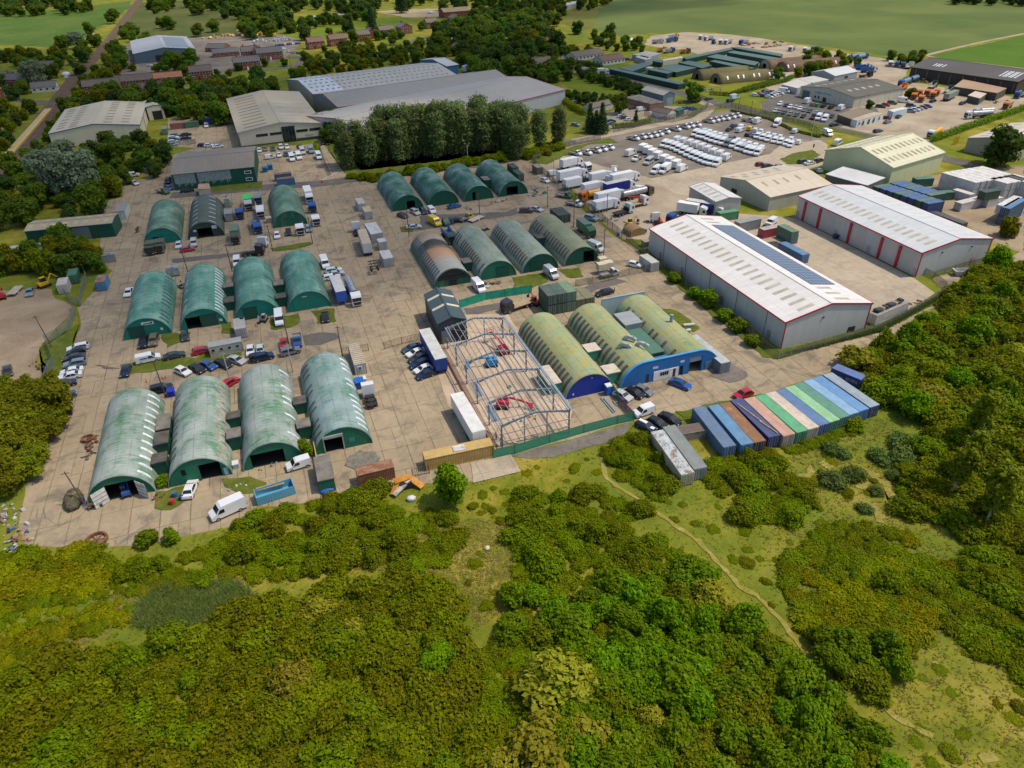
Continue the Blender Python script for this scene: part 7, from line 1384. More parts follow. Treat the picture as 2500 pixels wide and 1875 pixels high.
bin_('M1452,295',(.01,.03,.40),'bright blue bin behind the corner hut',k=1.2);bin_('L620,492',(.02,.04,.08),'dark bin beside a shed door of the red post shed');bin_('M1995,900',(.5,.52,.54),'white discarded cabinet between two pale huts','white_cabinet',.9,'cabinet');bin_('F900,235',(.01,.1,.4),'x',k=1)if False else bin_('N895,225',(.01,.10,.42),'blue tank beside the white tractor unit','blue_tank',1.5,'tank')
bin_('N925,185',(.55,.55,.55),'white tank next to the blue tank','white_tank',1.0,'tank');bin_('F130,355',(.4,.36,.28),'tall cream box at the side of the flaking hut','cream_box',1.4,'box');bin_('F20,45',(.2,.08,.04),'x2')if False else bin_('K1160,560',(.30,.24,.2),'brown box at the shed corner','brown_box',1.6,'box');bin_('B95,1450',(.02,.14,.3),'blue skip bin, front one','skip_bin',1.6);bin_('B140,1430',(.02,.14,.3),'blue skip bin, rear one','skip_bin',1.6)
r=empty('portable_toilet',W('O842,905'),0,'blue portable toilet with a white roof beside the navy front','toilet')
mb=MB();mb.box(-.6,-.6,.1,.6,.6,2.1);mb.build('cabin',flat('toilet_blue',(.01,.09,.42),.4),r);mb=MB();mb.prism([(-.63,2.1),(.63,2.1),(.5,2.32),(-.5,2.32)],-.63,.63,0,'x');mb.build('roof',flat('white_plastic',(.6,.62,.64)),r);mb=MB();mb.box(-.42,-.64,.2,.42,-.6,2.0);mb.build('door',flat('toilet_door',(.015,.12,.5)),r)
r=empty('blue_tray',W('N185,1140'),math.radians(8),'blue open topped skip with a timber board at the thicket edge','skip');bl=cladding((.10,.32,.46),.4,.15)
mb=MB();mb.box(-3,-1.1,.1,3,1.1,.3);[mb.box(*q)for q in((-3,-1.2,.1,3,-1.1,1.7),(-3,1.1,.1,3,1.2,1.7),(-3.1,-1.2,.1,-3,1.2,1.75),(3,-1.2,.1,3.1,1.2,1.75))];mb.build('tray',bl,r)
put(MB().prism([(-2.4,-.5),(2.2,-.2),(2.4,.6),(-2.2,.35)],0,.15,0,'z'),'plywood_sheet',paint((.36,.23,.09),.8),'N150,1110','bent plywood board lying in the blue skip','board',1.2)
mb=MB();[mb.bar(*q)for q in(((-1.4,.9,1.5),(1.2,1.2,1.6),1.4,.12),((1.2,1.2,1.5),(3.0,-.9,.4),1.2,.15),((-2.2,-1.0,.4),(-1.0,.6,1.3),.9,.12))]
wr=put(mb,'wrecked_machine',paint((.45,.19,.02),.6,0,.25),'N1270,1090','wrecked orange machine with buckled panels at the thicket edge','wreck');mb=MB();mb.bar((-2,-1.4,.6),(1.0,.6,1.3),.8,.3);mb.build('broken_panel',paint((.42,.38,.34),.6,0,.4),wr);mb=MB();mb.box(-.6,-.2,.1,1.4,1.3,1.3);mb.build('engine_block',DARKIN,wr)
put(lump(8,.8,.7,.6),'white_bag',paint((.6,.6,.6)),'N1330,1175','crumpled white sack below the orange wreck','sack')
def digger(s,rz,col,label,cat='excavator',sc=1.0):
 r=empty('excavator',W(s),rz,label,cat);r.scale=(sc,)*3;m=paint(col,.5,0,.15)
 for x in(-.75,.75):mb=MB();mb.prism([(-1.3,.1),(1.3,.1),(1.5,.4),(1.3,.7),(-1.3,.7),(-1.5,.4)],x-.2,x+.2,0,'x');mb.build('track',RUBBER,r)
 mb=MB();mb.prism([(-1.4,.75),(.9,.75),(.9,1.3),(-.2,1.4),(-1.4,1.5)],-.8,.8,0,'x');mb.build('body',m,r);mb=MB();mb.box(-.75,-.4,1.3,.15,.85,2.4);mb.build('cab',[GLASS],r);mb=MB();mb.box(-.8,-.45,2.4,.2,.9,2.5);mb.build('cab_roof',m,r)
 mb=MB();mb.bar((.45,.8,1.2),(.45,2.2,3.0),.22,.3);mb.bar((.45,2.2,3.0),(.45,3.4,1.6),.2,.25);mb.build('boom',m,r);mb=MB();mb.prism([(3.2,1.6),(3.7,1.5),(3.6,.9),(3.1,1.0)],.15,.75,0,'x');mb.build('bucket',BLACK,r);return r
digger('K232,1050',.4,(.42,.05,.02),'small red excavator beside the tall dark green block',sc=.9);digger('E380,900',-.9,(.50,.30,.01),'yellow digger in the dirt yard',sc=1.05);digger('K1030,385',-1.2,(.52,.34,.02),'yellow digger behind the rounded brown shed',sc=.9);digger('M1075,1130',.1,(.03,.09,.3),'blue machine with a yellow mast in the corner hut doorway','machine',.8)
digger('E20,1000',.3,(.35,.02,.02),'red tractor like machine cut by the picture edge','machine',1.0);digger('F85,1190',2.8,(.30,.30,.30),'small grey machine with red and tan parts by the white roof rack van','machine',.8)
mb=MB();mb.prism([(-2.6,0),(2.6,0)]+[(2.6*math.cos(PI*i/12),.9+1.5*math.sin(PI*i/12))for i in range(13)],-2.2,2.2,0,'y');put(mb,'rounded_shed',sheetroof((.26,.16,.07),1,.5,.5,(.16,.15,.05)),'K1062,450','small rounded rusty brown shed behind the solar shed','shed',rz=.1)
mb=MB();mb.box(-1.1,-2.6,.7,1.1,2.6,.85);[mb.box(-.8+.62*i,-2.6,.85,-.3+.62*i,2.6,.9)for i in range(3)];mb.cyl((-1,-.6,.4),(-.8,-.6,.4),.4,n=10);mb.cyl((.8,-.6,.4),(1,-.6,.4),.4,n=10);put(mb,'flat_trailer',paint((.42,.36,.28)),'E135,950','flat trailer with three pale planks in the dirt yard','trailer',rz=-.2)
mb=MB();mb.box(-1.1,-3.0,.5,1.1,3.0,.65);mb.box(-1.1,2.9,.65,1.1,3.0,1.2);mb.cyl((-1.15,0,.35),(1.15,0,.35),.35,n=10);put(mb,'flat_trailer',paint((.45,.42,.38)),'F1878,335','pale flat trailer on the road behind the weathered hut','trailer',rz=-1.0)
mb=MB();mb.prism([(-2.0,.2),(2.0,.2),(2.6,1.5),(-2.6,1.5)],-1.1,1.1,0,'y');sk_=put(mb,'skip',paint((.50,.48,.42),.7,0,.3),'L1692,800','dirty white skip standing on the road by the red post shed','skip',rz=-.35);MB().box(-2.2,-.95,1.45,2.2,.95,1.53).build('contents',paint((.12,.13,.15),.9,0,.4),sk_)
vehicle('pickup_truck','white','K860,790',84,'white flatbed truck loaded with cream crates at the fence')
for i,(s,z)in enumerate((('K785,785',1.2),('K842,770',1.2),('K795,700',0))):put(MB().box(-1.1,-1.0,.12,1.1,1.0,1.7).box(-1.15,-1.05,0,1.15,1.05,.12).box(-1.12,-.03,.12,1.12,.03,1.72),'cream_crate',paint((.54,.48,.34),.8,0,.1),s,('cream crate at the tail of the loaded flatbed','cream crate behind the cab of the loaded flatbed','cream crate standing behind the loaded flatbed')[i],'crate',z)
for i,(a,b)in enumerate((('O1480,325','O1570,318'),('O1500,370','O1540,365'))):p,q=W(a,.4),W(b,.4);mb=MB();mb.cyl((0,0,.4),tuple(q-p+Vector((0,0,.4))),.4,n=12);put(mb,'concrete_pipe',paint((.45,.46,.45)),(p.x,p.y,0),'pale %s pipe lying beside the mossy hut'%('long' if i==0 else 'short'),'pipe')
for s in('M1238,185','M1375,160','M1400,150'):mb=MB();mb.box(-.2,-.2,0,.2,.2,.05);mb.cyl((0,0,.05),(0,0,.8),.16,.04,10);put(mb,'traffic_cone',flat('cone_red',(.55,.07,.02)),s,'red traffic cone behind the corner hut','cone',group='cones behind the corner hut')
mb=MB();mb.cyl((-2.6,0,.12),(2.6,.3,.12),.12,.09,8);put(mb,'pale_log',paint((.32,.27,.2)),'Y1345,205','pale bare log lying across the grass trail','log');put(lump(4,.5,.4,.35),'pale_stone',paint((.5,.42,.32)),'Y1075,178','pale stone on the grass trail','stone')
mb=MB()
for a,b in(((0,0,0),(4.2,.5,1.6)),((.4,-.6,0),(4.0,-.2,1.4)),((0,.3,.2),(3.6,1.2,.9))):mb.bar(a,b,.15,.1)
put(mb,'fallen_post',WOODM,'N1300,1040','broken timber beside the orange wreck','timber')if False else None
for s,lb,c_ in(('A560,640','pale boat like hull among the gardens',(.6,.6,.6)),('C1035,350','white water bowser near the upper lorry yard',(.55,.56,.56)),('B1490,115','pale dome tent in the farmyard',(.45,.47,.47)),('E190,695',None,None)):
 if lb:put(lump(5,3.2,2.2,1.8,12,6,.05),'pale_hull' if 'hull' in lb else 'water_bowser' if 'bowser' in lb else 'dome_tent',paint(c_),s,lb,'boat' if 'hull' in lb else 'tank' if 'bowser' in lb else 'tent')
mb=MB();mb.box(-2,-1,0,2,1,2.2);mb.box(-1.8,-.8,2.2,-.4,.8,3.0);mb.cyl((1,0,2.2),(1,0,3.2),.35,n=10);put(mb,'silo_plant',paint((.26,.30,.26),.7,0,.3),'E1925,215','grey green plant machine beside the dark grey hut','machine',rz=1.57);mb=MB();mb.box(-1.1,-2.4,.2,1.1,2.4,2.6);mb.box(-1.2,-2.5,2.6,1.2,2.5,2.7);put(mb,'grey_cabin',paint((.20,.23,.23)),'E1940,330','grey box cabin beside the dark grey hut','cabin');mb=MB();mb.box(-1.6,-1.2,.3,1.6,1.2,2.4);mb.cyl((0,.5,2.4),(0,.5,3.3),.1,n=8);mb.box(-1.4,-1,2.4,.3,.2,2.7);put(mb,'generator',paint((.30,.34,.34),.6,0,.3),'E1470,800','grey generator cabin at the back of the teal huts','generator')
mb=MB();mb.box(-.9,-2.5,.1,.9,2.5,2.2);mb.box(-.95,-2.6,2.2,.95,2.6,2.35);mb.box(-.5,-1.6,2.35,.5,-.6,2.6);put(mb,'metal_gate_box',cladding((.24,.26,.27),.3),'E905,690','grey ribbed container end beside the trees','container',rz=1.6)
junk('E1160,420',9,(.8,3.0),'rusty machine part beside the rusty hut with army trucks','machine parts at the rusty hut',RC,(.5,1.2));junk('E1520,900',8,(.6,4.0),'dark tyre or drum stacked between two teal huts','tyres between two teal huts',((.03,.03,.03),(.05,.05,.05)),(.5,.9));junk('F1960,420',9,(1.5,1.0),'dark tyre heap piece between weathered huts','tyres between the weathered huts',((.03,.03,.03),(.06,.05,.04)),(.5,1.0));junk('F2080,560',10,(.8,6.0),'clutter in the gap between two weathered huts','clutter between the weathered huts',((.05,.05,.05),(.2,.14,.1),(.25,.25,.24)),(.5,1.1));junk('D1350,690',10,(12,5),'scrap standing in the shade of the open barn','scrap at the open barn',((.2,.09,.05),(.05,.06,.08),(.3,.2,.1)),(1.0,2.4));junk('C2130,370',20,(22,5),'brown spoil or rubble heap along the crop field','spoil heaps by the crop field',((.34,.24,.16),(.42,.32,.2)),(1.6,3.6),'spoil_heap',.5);junk('D100,390',16,(18,4),'sandy spoil heap along the crop field','spoil heaps along the crop',((.42,.32,.2),(.36,.24,.16)),(1.6,3.4),'spoil_heap',.5);junk('D700,470',14,(10,4),'rusty skip or scrap at the field corner','scrap at the field corner',((.2,.08,.05),(.26,.12,.07),(.3,.22,.15)),(1.4,2.6));junk('C1700,760',12,(8,3),'grey slab or boat bit before the mossy huts','bits before the mossy huts',((.35,.36,.36),(.05,.3,.22),(.2,.2,.2)),(.8,1.8));junk('D1980,860',10,(8,3),'bags and bits around the tan roofed hut','bits around the tan roofed hut',((.4,.32,.15),(.5,.48,.4),(.3,.25,.1)),(.8,1.8));junk('C1480,870',9,(6,2),'reddish machinery behind the green container','machinery behind the green container',((.3,.05,.04),(.08,.05,.05),(.03,.12,.3)),(.8,1.6))
def cloud_mat():
 m,nt,b=new_mat('cloud',1.0);b.inputs['Base Color'].default_value=(.9,.9,.9,1)
 g=nd(nt,'TexCoord').outputs['UV'];t=nd(nt,'BsdfTransparent')
 uvl=nd(nt,'VectorMath',{0:nd(nt,'VectorMath',{0:g,1:(.5,.5,0)},operation='SUBTRACT').outputs[0]},operation='LENGTH').outputs['Value']
 n_=noise(nt,pos(nt),.02,5,.6)
 d=mth(nt,'ADD',mth(nt,'SUBTRACT',1.0,mth(nt,'MULTIPLY',uvl,2.0)),mth(nt,'MULTIPLY',mth(nt,'SUBTRACT',n_,.5),1.3))
 f=ramp(nt,d,[(.0,0),(.5,.46)]);mx=nd(nt,'MixShader',{0:f});nt.links.new(t.outputs[0],mx.inputs[1]);nt.links.new(b.outputs[0],mx.inputs[2]);nt.links.new(mx.outputs[0],nt.nodes['Material Output'].inputs[0]);return m
CM=cloud_mat();mb=MB();uvs=[]
for x,y,rx,ry in((-30,240,62,95),(-170,480,200,200),(110,430,130,130),(300,720,190,60),(60,215,50,50)):
 t=900/SUN.z;c=Vector((x,y,0))+SUN*t;o=len(mb.v);mb.ball((c.x,c.y,c.z),1.0,n=24,k=12,sx=rx*1.25,sy=ry*1.25,sz=14)
 for v in mb.v[o:]:uvs.append((.5+(v[0]-c.x)/(rx*2.5),.5+(v[1]-c.y)/(ry*2.5)))
me=mb.mesh('clouds',[CM]);ul=me.uv_layers.new(name='UVMap')
for lp in me.loops:ul.data[lp.index].uv=uvs[lp.vertex_index]
tag(link('clouds',me),kind='stuff')
# ---- vegetation
RNG=np.random.default_rng(11)
def leafmesh(name,lobes,n,size,mats,bias=.25,flat_=0.0,droop=0.0,trunk=None,seed=0):
 """leaf clumps through the volume of several lobes; each leaf a small bent four-sided blade"""
 g=np.random.default_rng(seed+len(lobes)*7+n)
 L_=np.array(lobes,float);wgt=(L_[:,3]*L_[:,4]+L_[:,5]**2);wgt/=wgt.sum()
 k=g.choice(len(L_),n,p=wgt);d=g.normal(size=(n,3));d[:,2]+=bias;d/=np.linalg.norm(d,axis=1)[:,None]
 ph=g.uniform(0,6.28,(len(L_),3))[k]
 bumpy=1+.2*np.sin(d[:,0]*7+ph[:,0])*np.sin(d[:,1]*7+ph[:,1])+.14*np.sin(d[:,2]*8+ph[:,2])+.12*np.sin(d[:,0]*15+ph[:,1])*np.sin(d[:,1]*14+ph[:,2])
 r=(1-.5*g.random(n)**2.2)*bumpy
 c=L_[k,:3]+d*L_[k,3:6]*r[:,None]
 c[:,2]=np.maximum(c[:,2],.05)
 nrm=d+g.normal(size=(n,3))*.5;nrm[:,2]+=.55;nrm/=np.linalg.norm(nrm,axis=1)[:,None]
 t=np.cross(nrm,g.normal(size=(n,3)));t/=np.linalg.norm(t,axis=1)[:,None];b=np.cross(nrm,t)
 s=size*(.55+.9*g.random(n))[:,None]
 asp=(.45+.4*g.random(n))[:,None]
 P=np.stack([c-t*s,c-b*s*asp+nrm*s*.12,c+t*s-nrm*s*.25,c+b*s*asp+nrm*s*.12],1)
 V=P.reshape(-1,3);me=bpy.data.meshes.new(name)
 nv,nf=len(V),n;tv,tf,tm=[],[],[]
 if trunk:tv,tf=trunk.v,trunk.f
 me.vertices.add(nv+len(tv));me.vertices.foreach_set('co',np.concatenate([V.ravel(),np.array(tv,float).ravel()])if tv else V.ravel())
 lt=[4]*nf+[len(f)for f in tf];li=list(range(nv))+[i+nv for f in tf for i in f]
 me.loops.add(len(li));me.loops.foreach_set('vertex_index',li);me.polygons.add(len(lt))
 st=np.concatenate([[0],np.cumsum(lt)[:-1]]);me.polygons.foreach_set('loop_start',st);me.polygons.foreach_set('loop_total',lt)
 me.polygons.foreach_set('material_index',[0]*nf+[1]*len(tf));me.update(calc_edges=True);me.validate()
 for m in mats:me.materials.append(m)
 return me
BARK=paint((.11,.085,.06),.95,0,.3,2);BARKW=paint((.42,.40,.36),.9,0,.3,2)
def limbs(h,r,spread,n,seed,lean=.2):
 rnd=random.Random(seed);mb=MB();pts=[(0,0,-.1)]
 for i in range(1,4):pts.append((rnd.uniform(-lean,lean)*i,rnd.uniform(-lean,lean)*i,h*i/4))
 for i,(a,b)in enumerate(zip(pts,pts[1:])):mb.cyl(a,b,r*(1-.25*i),r*(1-.25*(i+1)),7,cap=False)
 for i in range(n):
  a=rnd.uniform(0,6.28);p=Vector(pts[1+i%3]);q=p+Vector((math.cos(a)*spread*rnd.uniform(.5,1),math.sin(a)*spread*rnd.uniform(.5,1),h*rnd.uniform(.15,.4)));mb.cyl(p,q,r*.4,r*.12,5,cap=False)
 return mb
def dome(n,R,H,seed,low=.0,sub=(.38,.6)):
 rnd=random.Random(seed);out=[(0,0,H*.42,R*.62,R*.62,H*.42)]
 for i in range(n):
  a=6.283*i/n*1.618+rnd.uniform(-.4,.4);q=math.sqrt((i+.5)/n)*R*.72;s=R*rnd.uniform(*sub);z=H*(low+(1-low)*(1-(q/R)**2)*rnd.uniform(.5,.86))
  out.append((q*math.cos(a),q*math.sin(a),max(z-s*.3,s*.55),s,s*rnd.uniform(.8,1.15),s*rnd.uniform(.6,.9)*min(1,H/R*1.1)))
 return out
LM=dict(
 haw=leafmat('hawthorn_leaves',(0.118,0.138,0.010),(0.256,0.259,0.018)),hawg=leafmat('green_hawthorn_leaves',(0.111,0.157,0.010),(0.240,0.270,0.016)),
 bram=leafmat('bramble_leaves',(0.131,0.173,0.011),(0.269,0.299,0.022)),lime=leafmat('lime_leaves',(0.196,0.209,0.012),(0.351,0.332,0.029)),
 maple=leafmat('bright_leaves',(0.088,0.160,0.007),(0.231,0.320,0.017)),yel=leafmat('yellow_willow_leaves',(.22,.21,.028),(.38,.35,.07)),
 dark=leafmat('dark_leaves',(0.046,0.088,0.020),(0.121,0.170,0.041)),mid=leafmat('mid_leaves',(0.077,0.128,0.020),(0.171,0.220,0.038)),oliv=leafmat('olive_leaves',(0.121,0.140,0.014),(0.259,0.255,0.036)),
 silv=leafmat('silver_leaves',(.155,.20,.115),(.285,.335,.225)),pop=leafmat('poplar_leaves',(.090,.125,.040),(.225,.265,.11)),con=leafmat('conifer_needles',(.030,.066,.028),(.072,.12,.048)),
 hed=leafmat('hedge_leaves',(.18,.22,.009),(.29,.33,.016)),grey=leafmat('grey_green_leaves',(.10,.15,.035),(.20,.25,.08)))
VP={}
def vproto(key,make,nvar):
 VP[key]=[make(i)for i in range(nvar)]
near=1
vproto('haw',lambda i:leafmesh('foliage',dome(11,3.0,3.0,i,sub=(.24,.46)),4200,.19,[LM['haw']],seed=i),5)
vproto('hawg',lambda i:leafmesh('foliage',dome(11,3.0,3.2,20+i,sub=(.24,.46)),4200,.19,[LM['hawg']],seed=i+9),4)
vproto('bram',lambda i:leafmesh('foliage',dome(10,2.6,1.3,40+i,sub=(.3,.45)),3300,.17,[LM['bram']],seed=i+19),4)
vproto('lime',lambda i:leafmesh('foliage',dome(10,2.6,1.4,60+i,sub=(.3,.45)),3300,.17,[LM['lime']],seed=i+29),3)
vproto('maple',lambda i:leafmesh('foliage',dome(15,2.7,4.6,80+i,.1,(.26,.42)),4600,.20,[LM['maple']],seed=i+39),5)
vproto('yel',lambda i:leafmesh('foliage',dome(14,3.0,4.4,100+i,.1,(.24,.4)),3000,.22,[LM['yel']],seed=i+49),3)
vproto('grey',lambda i:leafmesh('foliage',dome(9,2.4,2.2,120+i),2200,.2,[LM['grey']],seed=i+59),2)
def bush(kind,p,s,rz,name,label,group,zs=1.0):
 o=link(name,random.choice(VP[kind]),None,(p.x,p.y,-.05),rz);o.scale=(s*random.uniform(.8,1.3),s*random.uniform(.8,1.3),s*zs);return tag(o,label,'bush' if 'bush' in name or 'shrub' in name else 'tree',group)
def poly(ps):return[W(p)for p in ps.split()]
def inside(p,P):
 c=False;j=len(P)-1
 for i in range(len(P)):
  if(P[i].y>p.y)!=(P[j].y>p.y)and p.x<(P[j].x-P[i].x)*(p.y-P[i].y)/(P[j].y-P[i].y)+P[i].x:c=not c
  j=i
 return c
YARDP=[W(p)for p in YARD]
def scatter(ps,gap,n,keep=None,zc=0.0):
 P=[W(q,zc)for q in ps.split()];x0,x1=min(p.x for p in P),max(p.x for p in P);y0,y1=min(p.y for p in P),max(p.y for p in P);out=[];tries=0
 while len(out)<n and tries<n*60:
  tries+=1;p=Vector((random.uniform(x0,x1),random.uniform(y0,y1),0))
  if not inside(p,P)or(keep and not keep(p)):continue
  if any((p.x-q.x)**2+(p.y-q.y)**2<gap*gap for q in out):continue
  out.append(p)
 return out
VCNT={}
def thicket(ps,gap,n,kinds,smin,smax,label,group,zs=(.8,1.2)):
 for p in scatter(ps,gap,n,None,1.3):
  k=random.choices([q[0]for q in kinds],[q[1]for q in kinds])[0];s=random.uniform(smin,smax)
  nm=dict(haw='hawthorn_bush',hawg='green_hawthorn_bush',bram='bramble_bush',lime='bramble_bush',maple='young_tree',yel='willow_tree',grey='grey_shrub')[k]
  ad=dict(haw='olive brown',hawg='dark green',bram='low green',lime='low yellow green',maple='bright green',yel='yellowish',grey='grey green')[k]
  VCNT[nm]=VCNT.get(nm,0)+1
  bush(k,p,s,random.uniform(0,6.28),nm,'%s %s %s'%(ad,'young tree' if k=='maple' else 'willow' if k=='yel' else 'bush',label),'%s %s'%(ad,group),random.uniform(*zs))
thicket('X-80,230 X150,185 X560,165 X700,240 X700,330 X560,440 X300,420 X-80,520',2.2,40,[('lime',6),('bram',2)],.6,1.0,'in the bramble bank below the concrete corner','bushes of the bramble bank')
thicket('X-80,500 X300,430 X620,460 X740,600 X560,740 X400,700 X200,900 X-80,1040',1.7,60,[('lime',5),('bram',4)],.35,.7,'in the low growth west of the reeds','bushes west of the reeds')
thicket('X620,380 X1000,330 X1300,390 X1000,420 X800,640 X660,560',1.7,16,[('bram',4),('lime',2)],.3,.55,'at the edge of the reeds','bushes at the reeds')
thicket('N0,1260 N350,1200 N560,1150 N800,1070 N1100,1010 N1170,1190 N1350,1260 N1560,1250 N1700,1350 N1780,1560 Y920,60 Y850,150 Y700,250 Y500,280 Y250,240 Y60,260 X2150,300 X1900,330 X1500,330 X1300,380 X1000,300 X700,330 X640,270 X900,190 X1300,200 X1450,90',2.3,105,[('hawg',5),('bram',6),('haw',1)],.55,.9,'in the thicket along the yard edge','bushes along the yard edge')
thicket('X-80,1080 X300,960 X650,900 X1000,860 X1150,790 X1500,770 X1600,580 X1900,560 X2150,570 Y0,440 Y400,400 Y780,430 Y810,560 Y930,720 Y1000,900 Y940,1050 Y980,1300 Y1180,1720 X-80,1720',2.7,190,[('haw',8),('hawg',3),('yel',.4),('maple',.3)],.75,1.15,'in the hawthorn thicket at the bottom edge','bushes of the bottom thicket')
thicket('Y1040,900 Y1310,760 Y1310,1100 Y1310,1350 Y1400,1720 Y1200,1720 Y1000,1300',1.9,38,[('bram',6),('lime',1)],.5,.85,'in the pale green strip beside the dark trail','bushes of the pale green strip')
thicket('Y1270,380 Y1540,420 Y1550,840 Y1400,870 Y1230,700',2.4,14,[('hawg',3),('bram',2),('maple',1)],.6,.9,'on the mound west of the dark trail','bushes on the mound')
thicket('Y1250,30 Y1450,-50 Y1900,0 Y2050,200 Y2200,430 Y1950,400 Y1720,380 Y1560,440 Y1280,340 Y1330,180',2.5,40,[('hawg',5),('bram',4)],.55,.95,'above the bright young trees','bushes above the young trees')
thicket('P1255,1200 P1450,1185 P1570,1225 P1520,1290 P1270,1290',2.2,28,[('hawg',4),('bram',3)],.55,.9,'in the scrub west of the narrow track','bushes west of the track')
thicket('P1500,1290 P1620,1310 P1730,1395 P1700,1450 P1560,1400',2.3,16,[('hawg',4),('bram',3)],.6,.9,'beside the narrow track','bushes beside the narrow track')
thicket('Y1660,620 Y1700,430 Y2000,420 Y2250,450 Z-60,300 Z200,560 Z540,870 Z740,1110 Z1040,1310 Z1260,1560 Z1330,1720 Y1420,1720 Y1420,1420 Y1600,930',2.5,150,[('maple',9),('hawg',1.5),('haw',1),('yel',.5)],.75,1.12,'in the dense young wood at the bottom edge','trees of the dense young wood')
thicket('Z650,210 Z900,130 Z1300,160 Z1550,290 Z1590,560 Z1470,780 Z1350,800 Z900,700 Z690,650 Z610,400',2.2,85,[('bram',5),('lime',4),('hawg',1)],.6,1.0,'in the low mass beyond the grass track','bushes beyond the grass track')
thicket('Z760,740 Z1350,820 Z1440,960 Z1260,1090 Z1000,1050 Z860,920',2.4,26,[('maple',3),('hawg',3)],.7,.95,'at the dark end beside the grass track','bushes at the dark end')
thicket('Z1780,260 Z2000,160 Z2300,200 Z2300,1050 Z1950,830 Z1570,570 Z1560,310',2.3,60,[('bram',5),('hawg',2),('lime',1)],.65,1.0,'on the slope above the yellow clearing','bushes above the yellow clearing')
thicket('Q740,60 Q900,-60 L1290,1220 L1520,1050 L1720,880 L1820,800 L1950,740 L2300,740 Q2300,900 Q1900,800 Q1680,560 Q1350,470 Q1150,330 Q1000,320 Q880,170',3.0,110,[('haw',6),('hawg',4),('maple',1),('yel',.5)],.95,1.45,'in the big thicket beside the concrete road','bushes beside the concrete road',(.9,1.4))
thicket('Q1700,620 Q2300,920 Q2300,1620 Q2050,1560 Q1700,1420 Q1480,1300 Q1250,1000 Q1150,800 Q1500,700',2.8,60,[('hawg',5),('haw',4),('grey',1),('bram',2)],.7,1.15,'around the birches','bushes around the birches')
thicket('O830,1340 O1070,1210 O1250,1260 O1480,1640 O1250,1720 O1000,1600',2.0,28,[('bram',5),('hawg',2)],.5,.85,'in the scrub beside the gravel track','bushes beside the gravel track')
thicket('O1760,1270 O2212,1420 Q60,740 Q60,1100 Q-150,1300 O1900,1720 O1740,1640',2.1,40,[('bram',5),('hawg',2)],.5,.85,'in the scrub behind the pair of pale containers','bushes behind the pale containers')
thicket('Q200,720 Q420,600 Q600,560 Q800,480 Q850,560 Q560,640 Q300,740',1.6,16,[('bram',5),('hawg',1)],.4,.6,'in front of the container row','bushes before the container row')
thicket('Q-50,800 Q300,900 Q380,1150 Q200,1350 Q-100,1300',2.4,22,[('bram',5),('hawg',2)],.6,.9,'on the slope below the container row','bushes below the container row')
thicket('Q400,1400 Q800,1350 Q1300,1450 Q1500,1659 Q900,1700 Q350,1620',2.4,30,[('bram',5),('lime',2)],.6,.9,'below the sandy mounds','bushes below the sandy mounds')
for ps,n in(('N1700,1250 N1900,1030 O300,1480 O800,1400 P1470,1180 P1260,1190 Y1240,0 Y1200,500 Y1000,640 Y800,380 Y940,280',24),('P1500,1120 P1720,1180 Q-100,1300 Q600,1550 Z640,300 Z600,700 Z300,430 P1640,1270',24),('Q100,1000 Q500,780 Q1000,700 Q1150,1000 Q1000,1400 Q400,1380',20),('Z1500,700 Z2300,1150 Z2300,1700 Z1500,1700 Z1300,1150',16)):
 for p in scatter(ps,1.4,n):bush(random.choice(['bram','lime','bram','haw']),p,random.uniform(.2,.42),random.uniform(0,6),'weed_bush','small clump of weeds growing in the rough grass','weed clumps in the rough grass',random.uniform(.4,.75))
for s,k,sc in(('Q620,790','grey',.85),('Q590,1040','grey',.9),('Q760,980','grey',.9),('Q1200,720','grey',1.1),('Q1480,680','hawg',1.0),('Q1330,800','maple',1.0),('Q960,1120','grey',.55),('Q870,1270','grey',.6),('Q1100,980','grey',.6),('Q760,560','hawg',.7),('Q1000,830','grey',.8),('Q1240,1290','hawg',.95),('Q1220,1120','bram',.9)):
 bush(k,W(s),sc,random.uniform(0,6),'round_shrub','round shrub standing by itself on the sandy grass mounds','round shrubs on the sandy mounds')
bush('yel',W('Y1570,1160'),1.45,1,'willow_tree','big yellow willow leaning over the dark trail',None);bush('yel',W('Y1480,1560'),1.2,2,'willow_tree','smaller yellow willow at the bottom edge',None)
def tree(key,p,s,rz,label,group,name='broadleaf_tree',zs=1.0,parts=True):
 cr,tk=random.choice(VP[key])
 r=empty(name,(p.x,p.y,0),rz,label,'tree',group);r.scale=(s,s,s*zs)
 link('crown',cr,r);link('trunk',tk,r);return r
def mktree(key,lob,n,size,mat,h,r,spread,nl,nvar,bark=None):
 VP[key]=[]
 for i in range(nvar):VP[key].append((leafmesh('crown',lob(i),n,size,[mat],seed=i*3),limbs(h,r,spread,nl,i).mesh('trunk',[bark or BARK])))
def crown(n,R,z0,H,seed,sub=(.3,.48)):
 rnd=random.Random(seed);out=[(0,0,z0+H*.5,R*.6,R*.6,H*.42)]
 for i in range(n):
  a=rnd.uniform(0,6.283);z=rnd.uniform(.15,.9);q=R*.68*math.sqrt(max(0,1-(2*z-1)**2))*rnd.uniform(.7,1.05);s=R*rnd.uniform(*sub);out.append((q*math.cos(a),q*math.sin(a),z0+H*z,s,s,s*.75))
 return out
mktree('mid',lambda i:crown(13,4.3,.2,8.0,i),2600,.42,LM['mid'],7,.3,3,7,4)
mktree('dark',lambda i:crown(13,4.3,.1,8.2,30+i),2600,.42,LM['dark'],7,.3,3,7,4)
mktree('oliv',lambda i:crown(12,4.3,.1,7,60+i),2800,.40,LM['oliv'],6,.3,3,7,3)
mktree('silv',lambda i:crown(18,6.5,1.5,12,90+i,(.26,.4)),5200,.42,LM['silv'],11,.5,5,9,2)
